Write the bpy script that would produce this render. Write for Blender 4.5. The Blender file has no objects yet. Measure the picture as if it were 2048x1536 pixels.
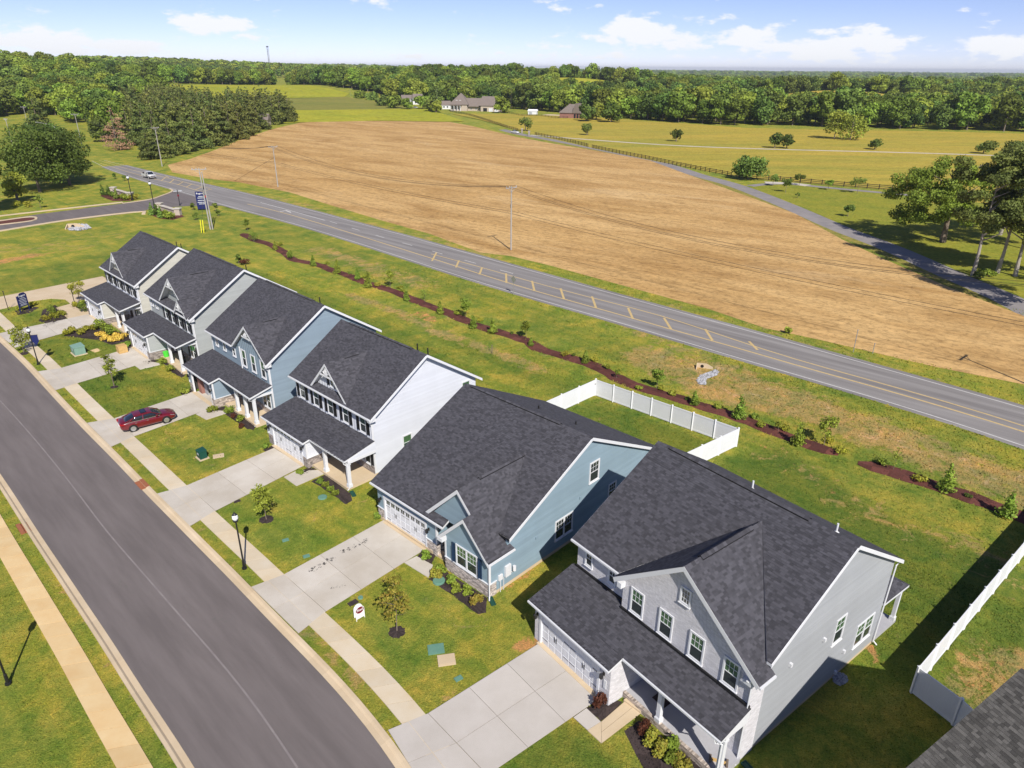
import bpy, bmesh, math, random
import numpy as np
from mathutils import Matrix, Vector
random.seed(7); RNG = np.random.default_rng(7)
S = bpy.context.scene
COL = S.collection
R = math.radians

# ------------------------------------------------------------------ camera
def setup_camera():
    cd = bpy.data.cameras.new('camera'); co = bpy.data.objects.new('camera', cd); COL.objects.link(co)
    cd.sensor_width = 36.0; cd.lens = 36.0 * 1400 / 2048; cd.clip_start = 0.5; cd.clip_end = 30000
    p, r = R(24.3), R(0.45)
    f = Vector((0, math.cos(p), -math.sin(p))); rt = Vector((1, 0, 0)); up = Vector((0, math.sin(p), math.cos(p)))
    X = rt * math.cos(r) + up * math.sin(r); Y = -rt * math.sin(r) + up * math.cos(r); Z = -f
    m = Matrix(((X.x, Y.x, Z.x, 0), (X.y, Y.y, Z.y, 0), (X.z, Y.z, Z.z, 31.0), (0, 0, 0, 1)))
    co.matrix_world = m; S.camera = co
setup_camera()

# ------------------------------------------------------------------ light, sky, exposure
SUN_EL, SUN_AZ = 42.0, -72.0      # the sun stands towards this compass angle (from +x), behind and right of the camera
EXPOSURE = 0.32
def setup_world():
    w = bpy.data.worlds.new('World'); S.world = w; w.use_nodes = True
    nt = w.node_tree; N = nt.nodes; L = nt.links; N.clear()
    out = N.new('ShaderNodeOutputWorld'); bg = N.new('ShaderNodeBackground'); bg.inputs['Strength'].default_value = 0.105
    sky = N.new('ShaderNodeTexSky'); sky.sky_type = 'NISHITA'; sky.sun_disc = False
    sky.sun_elevation = R(SUN_EL); sky.sun_rotation = R(90 - SUN_AZ)
    sky.altitude = 300; sky.air_density = .62; sky.dust_density = 0.1; sky.ozone_density = 2.5
    def math_(op, a, b=None, clamp=False):
        n = N.new('ShaderNodeMath'); n.operation = op; n.use_clamp = clamp
        for i, v in enumerate((a, b)):
            if v is None: continue
            if isinstance(v, (int, float)): n.inputs[i].default_value = v
            else: L.new(v, n.inputs[i])
        return n.outputs[0]
    tc = N.new('ShaderNodeTexCoord'); sp = N.new('ShaderNodeSeparateXYZ'); L.new(tc.outputs['Generated'], sp.inputs[0])
    x, y, z = sp.outputs
    # cloud noise on the direction, flattened towards the horizon
    cv = N.new('ShaderNodeCombineXYZ'); L.new(math_('MULTIPLY', x, 8), cv.inputs[0]); L.new(math_('MULTIPLY', y, 8), cv.inputs[1]); L.new(math_('MULTIPLY', z, 20), cv.inputs[2])
    def noise(vec, sc, det, rough=.55):
        n = N.new('ShaderNodeTexNoise'); n.inputs['Scale'].default_value = sc; n.inputs['Detail'].default_value = det; n.inputs['Roughness'].default_value = rough
        L.new(vec, n.inputs['Vector']); return n.outputs[0]
    n1 = noise(cv.outputs[0], 1.3, 8, .6); n2 = noise(cv.outputs[0], 4.2, 7, .6)
    nn = math_('ADD', math_('MULTIPLY', n1, .5), math_('MULTIPLY', n2, .5))
    # cumulus banks seen in the photograph, by bearing u = x/y and height v = z/y
    u = math_('DIVIDE', x, math_('MAXIMUM', y, .02)); v = math_('DIVIDE', z, math_('MAXIMUM', y, .02))
    blobs = [(-.72, .03, .09, .012, 1.0), (-.60, .016, .22, .008, .8), (-.47, .012, .12, .005, .5), (-.34, .034, .035, .006, .5), (-.23, .020, .05, .006, .45), (-.10, .012, .06, .005, .45), (.36, .030, .05, .010, .7), (.68, .026, .07, .012, .8), (.235, .058, .05, .007, .5), (.05, .026, .07, .007, .5), (.42, .045, .10, .008, .35),(-.608, .0265, .085, .013, 1.05), (-.50, .0205, .07, .012, 1.05), (-.395, .047, .055, .014, .95), (-.30, .013, .05, .007, .5), (.08, .040, .05, .010, .55), (.155, .048, .055, .019, .95), (.20, .034, .10, .013, .75), (.295, .034, .065, .016, 1.0), (.40, .020, .09, .012, .8), (.47, .032, .075, .013, 1.0), (.60, .028, .12, .014, 1.05), (.52, .016, .30, .010, .6), (.15, .014, .20, .008, .5), (.45, .012, .35, .006, .4), (.33, .026, .22, .009, .8), (-.2, .083, .16, .012, .38), (.08, .082, .12, .015, .42)]
    tot = None
    for (u0, v0, su, sv, a) in blobs:
        du = math_('POWER', math_('ABSOLUTE', math_('DIVIDE', math_('SUBTRACT', u, u0), su)), 2)
        dv = math_('POWER', math_('ABSOLUTE', math_('DIVIDE', math_('SUBTRACT', v, v0), sv)), 2)
        g = math_('MULTIPLY', math_('POWER', 2.718, math_('MULTIPLY', math_('ADD', du, dv), -1)), a)
        tot = g if tot is None else math_('MAXIMUM', tot, g)
    front = math_('GREATER_THAN', y, .02)
    tot = math_('MULTIPLY', tot, front)
    # elsewhere scattered clouds of the same kind
    rest = math_('MULTIPLY', math_('SUBTRACT', 1, front), math_('MULTIPLY', math_('SUBTRACT', .16, math_('ABSOLUTE', math_('SUBTRACT', z, .12))), 3.2))
    dens = math_('ADD', math_('MAXIMUM', tot, rest), math_('MULTIPLY', math_('SUBTRACT', nn, .5), 4.2))
    mr = N.new('ShaderNodeMapRange'); mr.interpolation_type = 'SMOOTHSTEP'; L.new(dens, mr.inputs[0])
    mr.inputs[1].default_value = .34; mr.inputs[2].default_value = .80; mr.inputs[3].default_value = 0; mr.inputs[4].default_value = .95
    mix = N.new('ShaderNodeMix'); mix.data_type = 'RGBA'
    # the low sky is a clean pale blue: tint the physical sky a little
    tint = N.new('ShaderNodeMix'); tint.data_type = 'RGBA'; tint.blend_type = 'MULTIPLY'; tint.inputs[0].default_value = 1
    tint.inputs[7].default_value = (SKYT[0], SKYT[1], SKYT[2], 1)
    L.new(sky.outputs[0], tint.inputs[6])
    L.new(mr.outputs[0], mix.inputs[0]); L.new(tint.outputs[2], mix.inputs[6]); mix.inputs[7].default_value = (7.5, 7.6, 7.9, 1)
    L.new(mix.outputs[2], bg.inputs['Color']); L.new(bg.outputs[0], out.inputs[0])
SKYT = (.93, .825, .98)
setup_world()
def setup_sun():
    ld = bpy.data.lights.new('sun', 'SUN'); ld.energy = 4.9; ld.angle = R(.53); ld.color = (1, .945, .85)
    lo = bpy.data.objects.new('sun', ld); COL.objects.link(lo)
    d = Vector((math.cos(R(SUN_AZ)) * math.cos(R(SUN_EL)), math.sin(R(SUN_AZ)) * math.cos(R(SUN_EL)), math.sin(R(SUN_EL))))
    lo.rotation_euler = d.to_track_quat('Z', 'Y').to_euler(); lo.location = d * 200
setup_sun()
S.render.engine = 'CYCLES'
S.view_settings.view_transform = 'Standard'; S.view_settings.look = 'None'
S.view_settings.exposure = EXPOSURE; S.view_settings.gamma = 1; S.view_settings.use_curve_mapping = False

# ------------------------------------------------------------------ materials
MATS = {}
def mat(name, col, rough=.85, vary=.0, scale=1.0, bump=.0, bscale=None, tone=None, col2=None, spec=.3, metal=0, world=False, rand=0, stretch=None, detail=5, coat=0, trans=0, sharp=(.35, .65), tilt=None):
    """vary: strength of the noise mix towards col2 (default darker); tone: mix by per-face 'tone' attribute"""
    if name in MATS: return MATS[name]
    m = bpy.data.materials.new(name); m.use_nodes = True; nt = m.node_tree; N = nt.nodes; L = nt.links
    b = N['Principled BSDF']; b.inputs['Roughness'].default_value = rough; b.inputs['Specular IOR Level'].default_value = spec; b.inputs['Metallic'].default_value = metal
    if coat: b.inputs['Coat Weight'].default_value = coat; b.inputs['Coat Roughness'].default_value = .05
    c = (*col, 1); cur = None
    def mixn(fac, a, bb):
        n = N.new('ShaderNodeMix'); n.data_type = 'RGBA'
        if isinstance(fac, (int, float)): n.inputs[0].default_value = fac
        else: L.new(fac, n.inputs[0])
        for i, vv in ((6, a), (7, bb)):
            if isinstance(vv, tuple): n.inputs[i].default_value = vv
            else: L.new(vv, n.inputs[i])
        return n.outputs[2]
    cur = c
    if world: g = N.new('ShaderNodeNewGeometry'); vec = g.outputs['Position']
    else: g = N.new('ShaderNodeTexCoord'); vec = g.outputs['Object']
    if stretch or tilt:
        mp = N.new('ShaderNodeMapping'); mp.inputs['Scale'].default_value = stretch or (1, 1, 1)
        if tilt: 
            mp0 = N.new('ShaderNodeMapping'); mp0.inputs['Rotation'].default_value = (0, 0, R(tilt)); L.new(vec, mp0.inputs[0]); vec = mp0.outputs[0]
        L.new(vec, mp.inputs[0]); vec2 = mp.outputs[0]
    else: vec2 = vec
    def noise(sc, v=vec2, det=detail):
        n = N.new('ShaderNodeTexNoise'); n.inputs['Scale'].default_value = sc; n.inputs['Detail'].default_value = det; n.inputs['Roughness'].default_value = .62; L.new(v, n.inputs['Vector']); return n.outputs[0]
    def ramp(o, a, bb):
        n = N.new('ShaderNodeMapRange'); L.new(o, n.inputs[0]); n.inputs[1].default_value = a; n.inputs[2].default_value = bb; return n.outputs[0]
    if vary:
        c2 = (*(col2 or tuple(k * .55 for k in col)), 1)
        n = ramp(noise(scale), *sharp); mm = N.new('ShaderNodeMath'); mm.operation = 'MULTIPLY'; mm.inputs[1].default_value = vary; L.new(n, mm.inputs[0])
        cur = mixn(mm.outputs[0], cur, c2)
    def bright(cur, src, lo, hi):
        h = N.new('ShaderNodeHueSaturation'); mr = N.new('ShaderNodeMapRange'); L.new(src, mr.inputs[0]); mr.inputs[3].default_value = lo; mr.inputs[4].default_value = hi
        L.new(mr.outputs[0], h.inputs['Value'])
        if isinstance(cur, tuple): h.inputs['Color'].default_value = cur
        else: L.new(cur, h.inputs['Color'])
        return h.outputs[0]
    if tone:
        a = N.new('ShaderNodeAttribute'); a.attribute_name = 'tone'; cur = bright(cur, a.outputs['Fac'], 1 - tone, 1 + tone)
    if rand:
        oi = N.new('ShaderNodeObjectInfo'); cur = bright(cur, oi.outputs['Random'], 1 - rand, 1 + rand)
        h = cur.node; mr = N.new('ShaderNodeMapRange'); ml = N.new('ShaderNodeMath'); ml.operation = 'FRACT'; m9 = N.new('ShaderNodeMath'); m9.operation = 'MULTIPLY'; m9.inputs[1].default_value = 17.3
        L.new(oi.outputs['Random'], m9.inputs[0]); L.new(m9.outputs[0], ml.inputs[0]); L.new(ml.outputs[0], mr.inputs[0]); mr.inputs[3].default_value = .472; mr.inputs[4].default_value = .522; L.new(mr.outputs[0], h.inputs['Hue'])
    if isinstance(cur, tuple): b.inputs['Base Color'].default_value = cur
    else: L.new(cur, b.inputs['Base Color'])
    if bump:
        bn = N.new('ShaderNodeBump'); bn.inputs['Strength'].default_value = bump; bn.inputs['Distance'].default_value = .05
        L.new(noise(bscale or scale * 3, vec), bn.inputs['Height']); L.new(bn.outputs[0], b.inputs['Normal'])
    if trans:
        t = N.new('ShaderNodeBsdfTranslucent'); ms = N.new('ShaderNodeMixShader'); ms.inputs[0].default_value = trans
        if isinstance(cur, tuple): t.inputs[0].default_value = cur
        else: L.new(cur, t.inputs[0])
        L.new(b.outputs[0], ms.inputs[1]); L.new(t.outputs[0], ms.inputs[2]); L.new(ms.outputs[0], N['Material Output'].inputs[0])
    MATS[name] = m; return m

M = dict(
 white=mat('white_trim', (.66, .67, .70), .55, .12, .9),
 shingle=mat('asphalt_shingle', (.066, .065, .077), .9, .15, 12, bump=.5, bscale=60, tone=.32),
 shingle_b=mat('asphalt_shingle_brown', (.10, .095, .088), .9, .25, 6, bump=.5, bscale=60, tone=.42),
 roofbase=mat('roof_underlay', (.03, .03, .035), .95, .2, 5),
 gray=mat('gray_siding', (.34, .355, .38), .6, .12, .5, tone=.05),
 gray2=mat('light_gray_siding', (.36, .38, .385), .6, .12, .5, tone=.05),
 beige=mat('cream_siding', (.50, .49, .44), .6, .12, .5, tone=.05),
 bluegray=mat('blue_gray_siding', (.22, .285, .35), .6, .12, .5, tone=.05),
 blue5=mat('steel_blue_siding', (.225, .310, .375), .6, .15, .5, tone=.06),
 whitesiding=mat('white_siding', (.60, .62, .68), .6, .1, .5, tone=.04),
 brickw=mat('painted_white_brick', (.62, .61, .64), .8, .22, 2.5, bump=.3, bscale=25, tone=.10),
 mortarw=mat('painted_white_mortar', (.36, .36, .39), .9, .2, 4),
 stone=mat('tan_stone_veneer', (.42, .36, .31), .85, .4, 3, col2=(.25, .2, .18), tone=.45),
 stoneg=mat('brown_gray_stone_veneer', (.30, .26, .24), .85, .4, 3, col2=(.16, .14, .13), tone=.4),
 mortar=mat('stone_mortar', (.42, .38, .34), .9, .2, 4),
 stonel=mat('speckled_brick_veneer', (.46, .41, .38), .85, .35, 5, col2=(.28, .22, .2), tone=.5),
 shutter=mat('black_shutter', (.012, .012, .014), .5, .1, 3),
 navy=mat('navy_shutter', (.015, .035, .08), .5, .1, 3),
 black=mat('black_metal', (.012, .012, .013), .45, .1, 3, spec=.5),
 glass=mat('dark_window_glass', (.035, .045, .045), .06, .3, .8, spec=.9),
 glassg=mat('green_tinted_window_glass', (.085, .17, .075), .10, .8, 2.2, col2=(.035, .07, .04), spec=.8),
 glassd=mat('green_dusk_window_glass', (.045, .09, .07), .08, .5, 1.2, spec=.8),
 conc=mat('pale_concrete', (.53, .49, .435), .85, .7, .35, col2=(.42, .37, .305), bump=.15, bscale=40, world=True, tone=.05),
 concs=mat('cream_concrete', (.58, .51, .40), .85, .7, .35, col2=(.52, .41, .26), bump=.15, bscale=40, world=True, tone=.07),
 concw=mat('warm_concrete', (.56, .455, .32), .85, .6, .4, col2=(.47, .355, .22), bump=.15, bscale=40, world=True, tone=.06),
 conco=mat('clay_stained_concrete', (.62, .47, .26), .85, .7, .5, col2=(.56, .37, .17), bump=.15, bscale=40, world=True, tone=.08),
 conc6=mat('gray_new_concrete', (.50, .465, .43), .85, .6, .4, col2=(.41, .375, .335), bump=.12, bscale=40, world=True, tone=.05),
 joint=mat('concrete_joint', (.22, .19, .15), .95, .3, 5, world=True),
 street=mat('street_asphalt', (.168, .146, .142), .9, .9, .45, col2=(.126, .109, .106), bump=.35, bscale=70, world=True, stretch=(.25, 2.2, 1), tilt=44),
 highway=mat('highway_asphalt', (.265, .25, .24), .9, .9, .9, col2=(.165, .153, .148), bump=.25, bscale=60, world=True, stretch=(.05, 1.0, 1), tilt=41.5),
 lane=mat('country_lane_asphalt', (.27, .245, .235), .9, .7, .3, col2=(.18, .17, .175), world=True),
 ywhite=mat('white_road_paint', (.62, .61, .58), .7, .5, 3, world=True, col2=(.36, .34, .33)),
 yyellow=mat('yellow_road_paint', (.58, .42, .18), .7, .55, 3, world=True, col2=(.36, .28, .15)),
 mulch=mat('red_brown_mulch', (.125, .042, .032), .95, .6, 6, col2=(.08, .027, .02), bump=.8, bscale=25, world=True, tone=.35),
 mulchd=mat('dark_mulch', (.055, .040, .038), .95, .6, 6, col2=(.025, .018, .018), bump=.8, bscale=25, world=True, tone=.35),
 bark=mat('tree_bark', (.19, .15, .12), .9, .5, 4, bump=.5),
 barkl=mat('pale_bark', (.36, .32, .28), .9, .5, 4, bump=.5),
 leaf=mat('green_foliage', (.235, .305, .040), .6, .6, .3, col2=(.16, .23, .034), tone=.5, rand=.48, trans=.3, spec=.2),
 leafd=mat('dark_green_foliage', (.15, .215, .038), .6, .5, .6, col2=(.08, .135, .028), tone=.5, rand=.34, trans=.25, spec=.2),
 leafp=mat('pine_foliage', (.135, .175, .045), .65, .6, .18, col2=(.20, .205, .045), tone=.5, rand=.22, trans=.22, spec=.2),
 leafy=mat('yellow_green_foliage', (.36, .37, .045), .6, .4, 2, col2=(.25, .29, .035), tone=.4, rand=.12, trans=.35, spec=.2),
 leafn=mat('fresh_green_foliage', (.24, .31, .042), .6, .4, 2, col2=(.16, .225, .032), tone=.5, rand=.2, trans=.3, spec=.2),
 leafo=mat('orange_tinged_foliage', (.27, .29, .04), .6, .5, 3, col2=(.36, .18, .04), tone=.45, rand=.1, trans=.2, spec=.2),
 leafr=mat('red_brown_foliage', (.10, .035, .02), .6, .4, 3, tone=.45, trans=.15, spec=.2),
 leafdead=mat('dead_pine_needles', (.46, .27, .17), .8, .5, .5, col2=(.34, .21, .15), tone=.35, trans=.1, spec=.1),
 flower=mat('golden_flowers', (.70, .50, .09), .6, .4, 6, col2=(.6, .42, .06), tone=.25, trans=.15),
 steel=mat('galvanised_steel', (.45, .45, .46), .4, .2, 3, metal=.6),
 polew=mat('weathered_gray_pole', (.36, .345, .33), .8, .4, 2, col2=(.26, .245, .23)),
 wire=mat('power_cable', (.035, .033, .033), .6, .1, 3),
 green=mat('green_utility_plastic', (.13, .25, .19), .6, .35, 4, col2=(.07, .19, .15)),
 greend=mat('dark_green_utility_cabinet', (.012, .07, .05), .5, .2, 4),
 greenp=mat('pale_green_transformer_paint', (.20, .33, .27), .5, .25, 3),
 rust=mat('rusty_cast_iron', (.33, .12, .06), .8, .6, 6, col2=(.2, .075, .04), world=True),
 woodp=mat('plywood', (.55, .36, .14), .7, .4, 4),
 fence=mat('white_vinyl', (.70, .71, .74), .45, .08, 1),
 fblack=mat('black_fence_paint', (.03, .02, .018), .7, .3, 3),
 carred=mat('dark_red_car_paint', (.13, .005, .012), .28, .0, 3, coat=1, spec=.5),
 carglass=mat('car_glass', (.015, .02, .03), .04, 0, 1, spec=1),
 tyre=mat('rubber', (.02, .02, .02), .8, .1, 5),
 rim=mat('alloy_rim', (.6, .6, .62), .3, .1, 5, metal=.8),
 chrome=mat('chrome_and_lamp_glass', (.75, .72, .72), .15, .1, 5, metal=.7),
 redlamp=mat('red_lamp', (.35, .01, .01), .3, .1, 5),
 silver=mat('silver_paint', (.62, .62, .63), .35, .1, 2, coat=.5),
 signblue=mat('navy_sign_face', (.012, .018, .10), .5, .1, 3),
 signwhite=mat('white_lettering', (.8, .8, .82), .6, .05, 3),
 maroon=mat('maroon_sign_face', (.17, .012, .025), .5, .1, 3),
 signink=mat('gray_sign_lettering', (.45, .47, .52), .6, .05, 3),
 yellowp=mat('yellow_guy_guard', (.75, .72, .03), .5, .1, 3),
 lampglass=mat('frosted_lamp_glass', (.75, .78, .8), .2, .1, 3),
 tanroof=mat('taupe_shingle', (.20, .165, .145), .9, .4, 1.5, tone=.2),
 cream=mat('cream_brick', (.47, .40, .33), .8, .3, 1.5),
 redbrick=mat('red_brick', (.30, .15, .12), .85, .4, 1.5),
 riprap=mat('gray_riprap', (.34, .345, .37), .85, .6, 3, col2=(.25, .25, .27), tone=.4),
 lime=mat('lime_plastic', (.08, .62, .05), .4, .1, 3),
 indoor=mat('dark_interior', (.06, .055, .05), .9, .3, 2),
 porchg=mat('gray_porch_paint', (.40, .40, .43), .7, .2, 2),
 door=mat('dark_front_door', (.05, .04, .04), .5, .2, 2),
)

# ------------------------------------------------------------------ mesh building
def tag(o, label=None, cat=None, group=None, kind=None):
    if label: o['label'] = label
    if cat: o['category'] = cat
    if group: o['group'] = group
    if kind: o['kind'] = kind
    return o
def empty(name, loc, rz=0, **k):
    o = bpy.data.objects.new(name, None); COL.objects.link(o); o.location = loc; o.rotation_euler.z = rz; o.empty_display_size = .3
    return tag(o, **k)
class MB:
    def __init__(s): s.v = []; s.f = []; s.m = []; s.t = []
    def face(s, pts, m=0, t=.5):
        n = len(s.v); s.v.extend(tuple(p) for p in pts); s.f.append(tuple(range(n, n + len(pts)))); s.m.append(m); s.t.append(t)
    def box(s, a, b, m=0, t=.5):
        (x0, y0, z0), (x1, y1, z1) = a, b
        x0, x1 = min(x0, x1), max(x0, x1); y0, y1 = min(y0, y1), max(y0, y1); z0, z1 = min(z0, z1), max(z0, z1)
        n = len(s.v); s.v += [(x0,y0,z0),(x1,y0,z0),(x1,y1,z0),(x0,y1,z0),(x0,y0,z1),(x1,y0,z1),(x1,y1,z1),(x0,y1,z1)]
        for q in ((0,3,2,1),(4,5,6,7),(0,1,5,4),(1,2,6,5),(2,3,7,6),(3,0,4,7)): s.f.append(tuple(n+i for i in q)); s.m.append(m); s.t.append(t)
        return s
    def prism(s, poly, off, m=0, mt=None, t=.5):
        """extrude a planar polygon (3D points) by off; the original side may carry another material mt"""
        P = [Vector(p) for p in poly]; Q = [p + Vector(off) for p in P]
        s.face(P, m if mt is None else mt, t); s.face(Q[::-1], m, t)
        k = len(P)
        for i in range(k): j = (i + 1) % k; s.face([P[j], P[i], Q[i], Q[j]], m, t)
        return s
    def beam(s, p, q, w, h, m=0, t=.5, up=(0, 0, 1)):
        p, q = Vector(p), Vector(q); d = (q - p).normalized(); u = Vector(up)
        if abs(d.dot(u)) > .98: u = Vector((1, 0, 0))
        a = d.cross(u).normalized() * w / 2; b = a.cross(d).normalized() * h / 2
        c = [p - a - b, p + a - b, p + a + b, p - a + b, q - a - b, q + a - b, q + a + b, q - a + b]; n = len(s.v); s.v += [tuple(x) for x in c]
        for f in ((0,3,2,1),(4,5,6,7),(0,1,5,4),(1,2,6,5),(2,3,7,6),(3,0,4,7)): s.f.append(tuple(n+i for i in f)); s.m.append(m); s.t.append(t)
        return s
    def tube(s, pts, r, n=8, m=0, t=.5, cap=True):
        pts = [Vector(p) for p in pts]; rs = r if isinstance(r, (list, tuple)) else [r] * len(pts); base = len(s.v)
        for i, p in enumerate(pts):
            d = (pts[min(i+1, len(pts)-1)] - pts[max(i-1, 0)]); d = d.normalized() if d.length > 1e-9 else Vector((0,0,1)); u = Vector((0,0,1)) if abs(d.z) < .9 else Vector((1,0,0))
            a = d.cross(u).normalized(); b = d.cross(a)
            for k in range(n): an = 2*math.pi*k/n; s.v.append(tuple(p + (a*math.cos(an) + b*math.sin(an)) * rs[i]))
        for i in range(len(pts)-1):
            for k in range(n): s.f.append((base+i*n+k, base+i*n+(k+1)%n, base+(i+1)*n+(k+1)%n, base+(i+1)*n+k)); s.m.append(m); s.t.append(t)
        if cap:
            s.f.append(tuple(base+k for k in range(n))); s.m.append(m); s.t.append(t); s.f.append(tuple(base+(len(pts)-1)*n+k for k in range(n))[::-1]); s.m.append(m); s.t.append(t)
        return s
    def mesh(s, name, mats):
        me = bpy.data.meshes.new(name); me.from_pydata(s.v, [], s.f)
        if not isinstance(mats, (list, tuple)): mats = [mats]
        for k in mats: me.materials.append(k)
        if s.f:
            me.polygons.foreach_set('material_index', s.m)
            a = me.attributes.new('tone', 'FLOAT', 'FACE'); a.data.foreach_set('value', s.t)
        me.update(); return me
    def obj(s, name, mats, parent=None, **k): return mk(name, s.mesh(name, mats), parent, **k)
def mk(name, me, parent=None, loc=None, rz=None, smooth=False, **k):
    o = bpy.data.objects.new(name, me); COL.objects.link(o)
    if parent: o.parent = parent
    if loc is not None: o.location = loc
    if rz is not None: o.rotation_euler.z = rz
    if smooth:
        for p in me.polygons: p.use_smooth = True
    return tag(o, **k)
def struct(name, mb, mats, parent=None, **k): return mb.obj(name, mats, parent, kind='structure' if parent is None else None, **k)

def clipx(poly, v):
    """crossings of the horizontal line v with a 2D polygon, as sorted intervals"""
    xs = []
    for i in range(len(poly)):
        (a, b), (c, d) = poly[i], poly[(i+1) % len(poly)]
        if (b > v) != (d > v): xs.append(a + (v-b)/(d-b)*(c-a))
    xs.sort(); return list(zip(xs[::2], xs[1::2]))
def rows(mb, poly, frame, exp, tab=None, lift=.014, gap=0., lip=True, m=0, stag=.5, jit=0., tonef=None):
    """courses (shingles, boards, bricks) over a polygon in the plane frame = (O, U, V, N); every piece has its own raised edge"""
    O, U, V, Nn = (Vector(a) for a in frame); vs = [p[1] for p in poly]; v0 = min(vs); v1 = max(vs); rnd = random.random
    def P(u, v, w): return O + U*u + V*v + Nn*w
    n = int(math.ceil((v1 - v0) / exp - 1e-6)); brk = sorted(set(round(v, 3) for v in vs)); spans = []
    for r in range(n):
        a = v0 + r*exp + 1e-4; b = min(a + exp, v1 - 1e-4); cut_ = [a] + [q for q in brk if a + .012 < q < b - .012] + [b]
        spans += [(r, p + (1e-4 if p != a else 0), q - (1e-4 if q != b else 0)) for p, q in zip(cut_[:-1], cut_[1:])]
    for r, a, b in spans:
        if b - a < .01: continue
        A = clipx(poly, a); B = clipx(poly, b)
        if len(A) != len(B): mm = clipx(poly, (a+b)/2); A = B = mm
        for (a0, a1), (b0, b1) in zip(A, B):
            lo = min(a0, b0); hi = max(a1, b1)
            if tab is None: cuts = [lo, hi]
            else:
                tl, th = tab if isinstance(tab, tuple) else (tab, tab); cuts = [lo]; x = lo - (r % 2)*stag*tl - rnd()*jit
                while x < hi:
                    x += tl + (th-tl)*rnd()
                    if x > lo + .03 and x < hi - .03: cuts.append(x)
                cuts.append(hi)
            for c0, c1 in zip(cuts[:-1], cuts[1:]):
                g = gap/2; l0, l1 = max(c0+g, a0), min(c1-g, a1); k0, k1 = max(c0+g, b0), min(c1-g, b1)
                if l1 <= l0 and k1 <= k0: continue
                l1 = max(l1, l0); k1 = max(k1, k0)
                t = rnd() if tonef is None else tonef(); lf = lift*(.7 + .6*rnd()) if tab else lift
                tb = b - gap; p, q, s_, u_ = P(l0, a, lf), P(l1, a, lf), P(k1, tb, lf*.25 if lip else lf), P(k0, tb, lf*.25 if lip else lf)
                mb.face((p, q, s_, u_), m, t)
                if lip or gap: mb.face((P(l0, a, 0), P(l1, a, 0), q, p), m, t*.6)
                if gap: mb.face((P(l1, a, 0), P(l1, tb, 0), s_, q), m, t*.8); mb.face((P(l0, tb, 0), P(l0, a, 0), p, u_), m, t*.8); mb.face((P(k1, tb, 0), P(k0, tb, 0), u_, s_), m, t)
    return mb
# ------------------------------------------------------------------ house parts
MESHC = {}
def wall(parent, name, poly, frame, mat_in, th=.12, cover=None, ckind='lap', exp=.18, tab=None, lift=.016):
    """a wall: solid slab plus its cladding as raised courses; poly in (u, v) of the frame"""
    O, U, V, Nn = (Vector(a) for a in frame)
    mb = MB(); pts = [O + U*u + V*v for u, v in poly]; mb.prism(pts, -Nn*th)
    w = mb.obj(name, mat_in, parent)
    if cover is not None:
        cb = MB()
        if ckind == 'lap': rows(cb, poly, frame, exp, None, lift)
        elif ckind == 'brick': rows(cb, poly, frame, .075, .22, .007, gap=.011, lip=False)
        elif ckind == 'stone': rows(cb, poly, frame, .11, (.14, .42), .022, gap=.014, lip=False)
        elif ckind == 'speckle': rows(cb, poly, frame, .085, (.16, .26), .010, gap=.012, lip=False)
        elif ckind == 'batten':
            us = [p[0] for p in poly]; a = min(us) + .2
            pT = [(p[1], p[0]) for p in poly]
            while a < max(us):
                for lo, hi in clipx(pT, a):
                    p = O + U*a + V*lo; q = O + U*a + V*hi; cb.beam(p + Nn*.012, q + Nn*.012, .05, .03, t=.6, up=Nn)
                a += .41
        cb.obj({'lap':'siding','brick':'brick','stone':'stone','speckle':'brick','batten':'batten'}[ckind], cover, w, kind='stuff')
    return w
def F_front(y, x0=0): return ((x0, y, 0), (1, 0, 0), (0, 0, 1), (0, -1, 0))
def F_right(x): return ((x, 0, 0), (0, 1, 0), (0, 0, 1), (1, 0, 0))
def F_left(x): return ((x, 0, 0), (0, 1, 0), (0, 0, 1), (-1, 0, 0))
def F_back(y): return ((0, y, 0), (1, 0, 0), (0, 0, 1), (0, 1, 0))
def roof(parent, poly, name='roof', th=.16, m='shingle', shingle=True, exp=.135, base=M['roofbase'], tabs=(.12, .32)):
    """a planar roof slope given by its corners (first edge = eave, left to right seen from outside): deck with white fascia plus shingle courses"""
    P = [Vector(p) for p in poly]; n = Vector((0, 0, 0))
    for i in range(len(P)):
        p, q = P[i], P[(i+1) % len(P)]; n += Vector(((p.y-q.y)*(p.z+q.z), (p.z-q.z)*(p.x+q.x), (p.x-q.x)*(p.y+q.y)))
    n.normalize(); n = -n if n.z < 0 else n
    U = Vector((0, 0, 1)).cross(n).normalized(); V = n.cross(U).normalized()
    mb = MB(); mb.prism(P, Vector((0, 0, -th)), 0, 1); r = mb.obj(name, [M['white'], base], parent)
    if shingle:
        O = P[0]; p2 = [((q - O).dot(U), (q - O).dot(V)) for q in P]
        cb = MB(); rows(cb, p2, (O + n*.004, U, V, n), exp, tabs, .016, jit=.2)
        cb.obj('shingle', M[m], r, kind='stuff')
    return r
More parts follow.
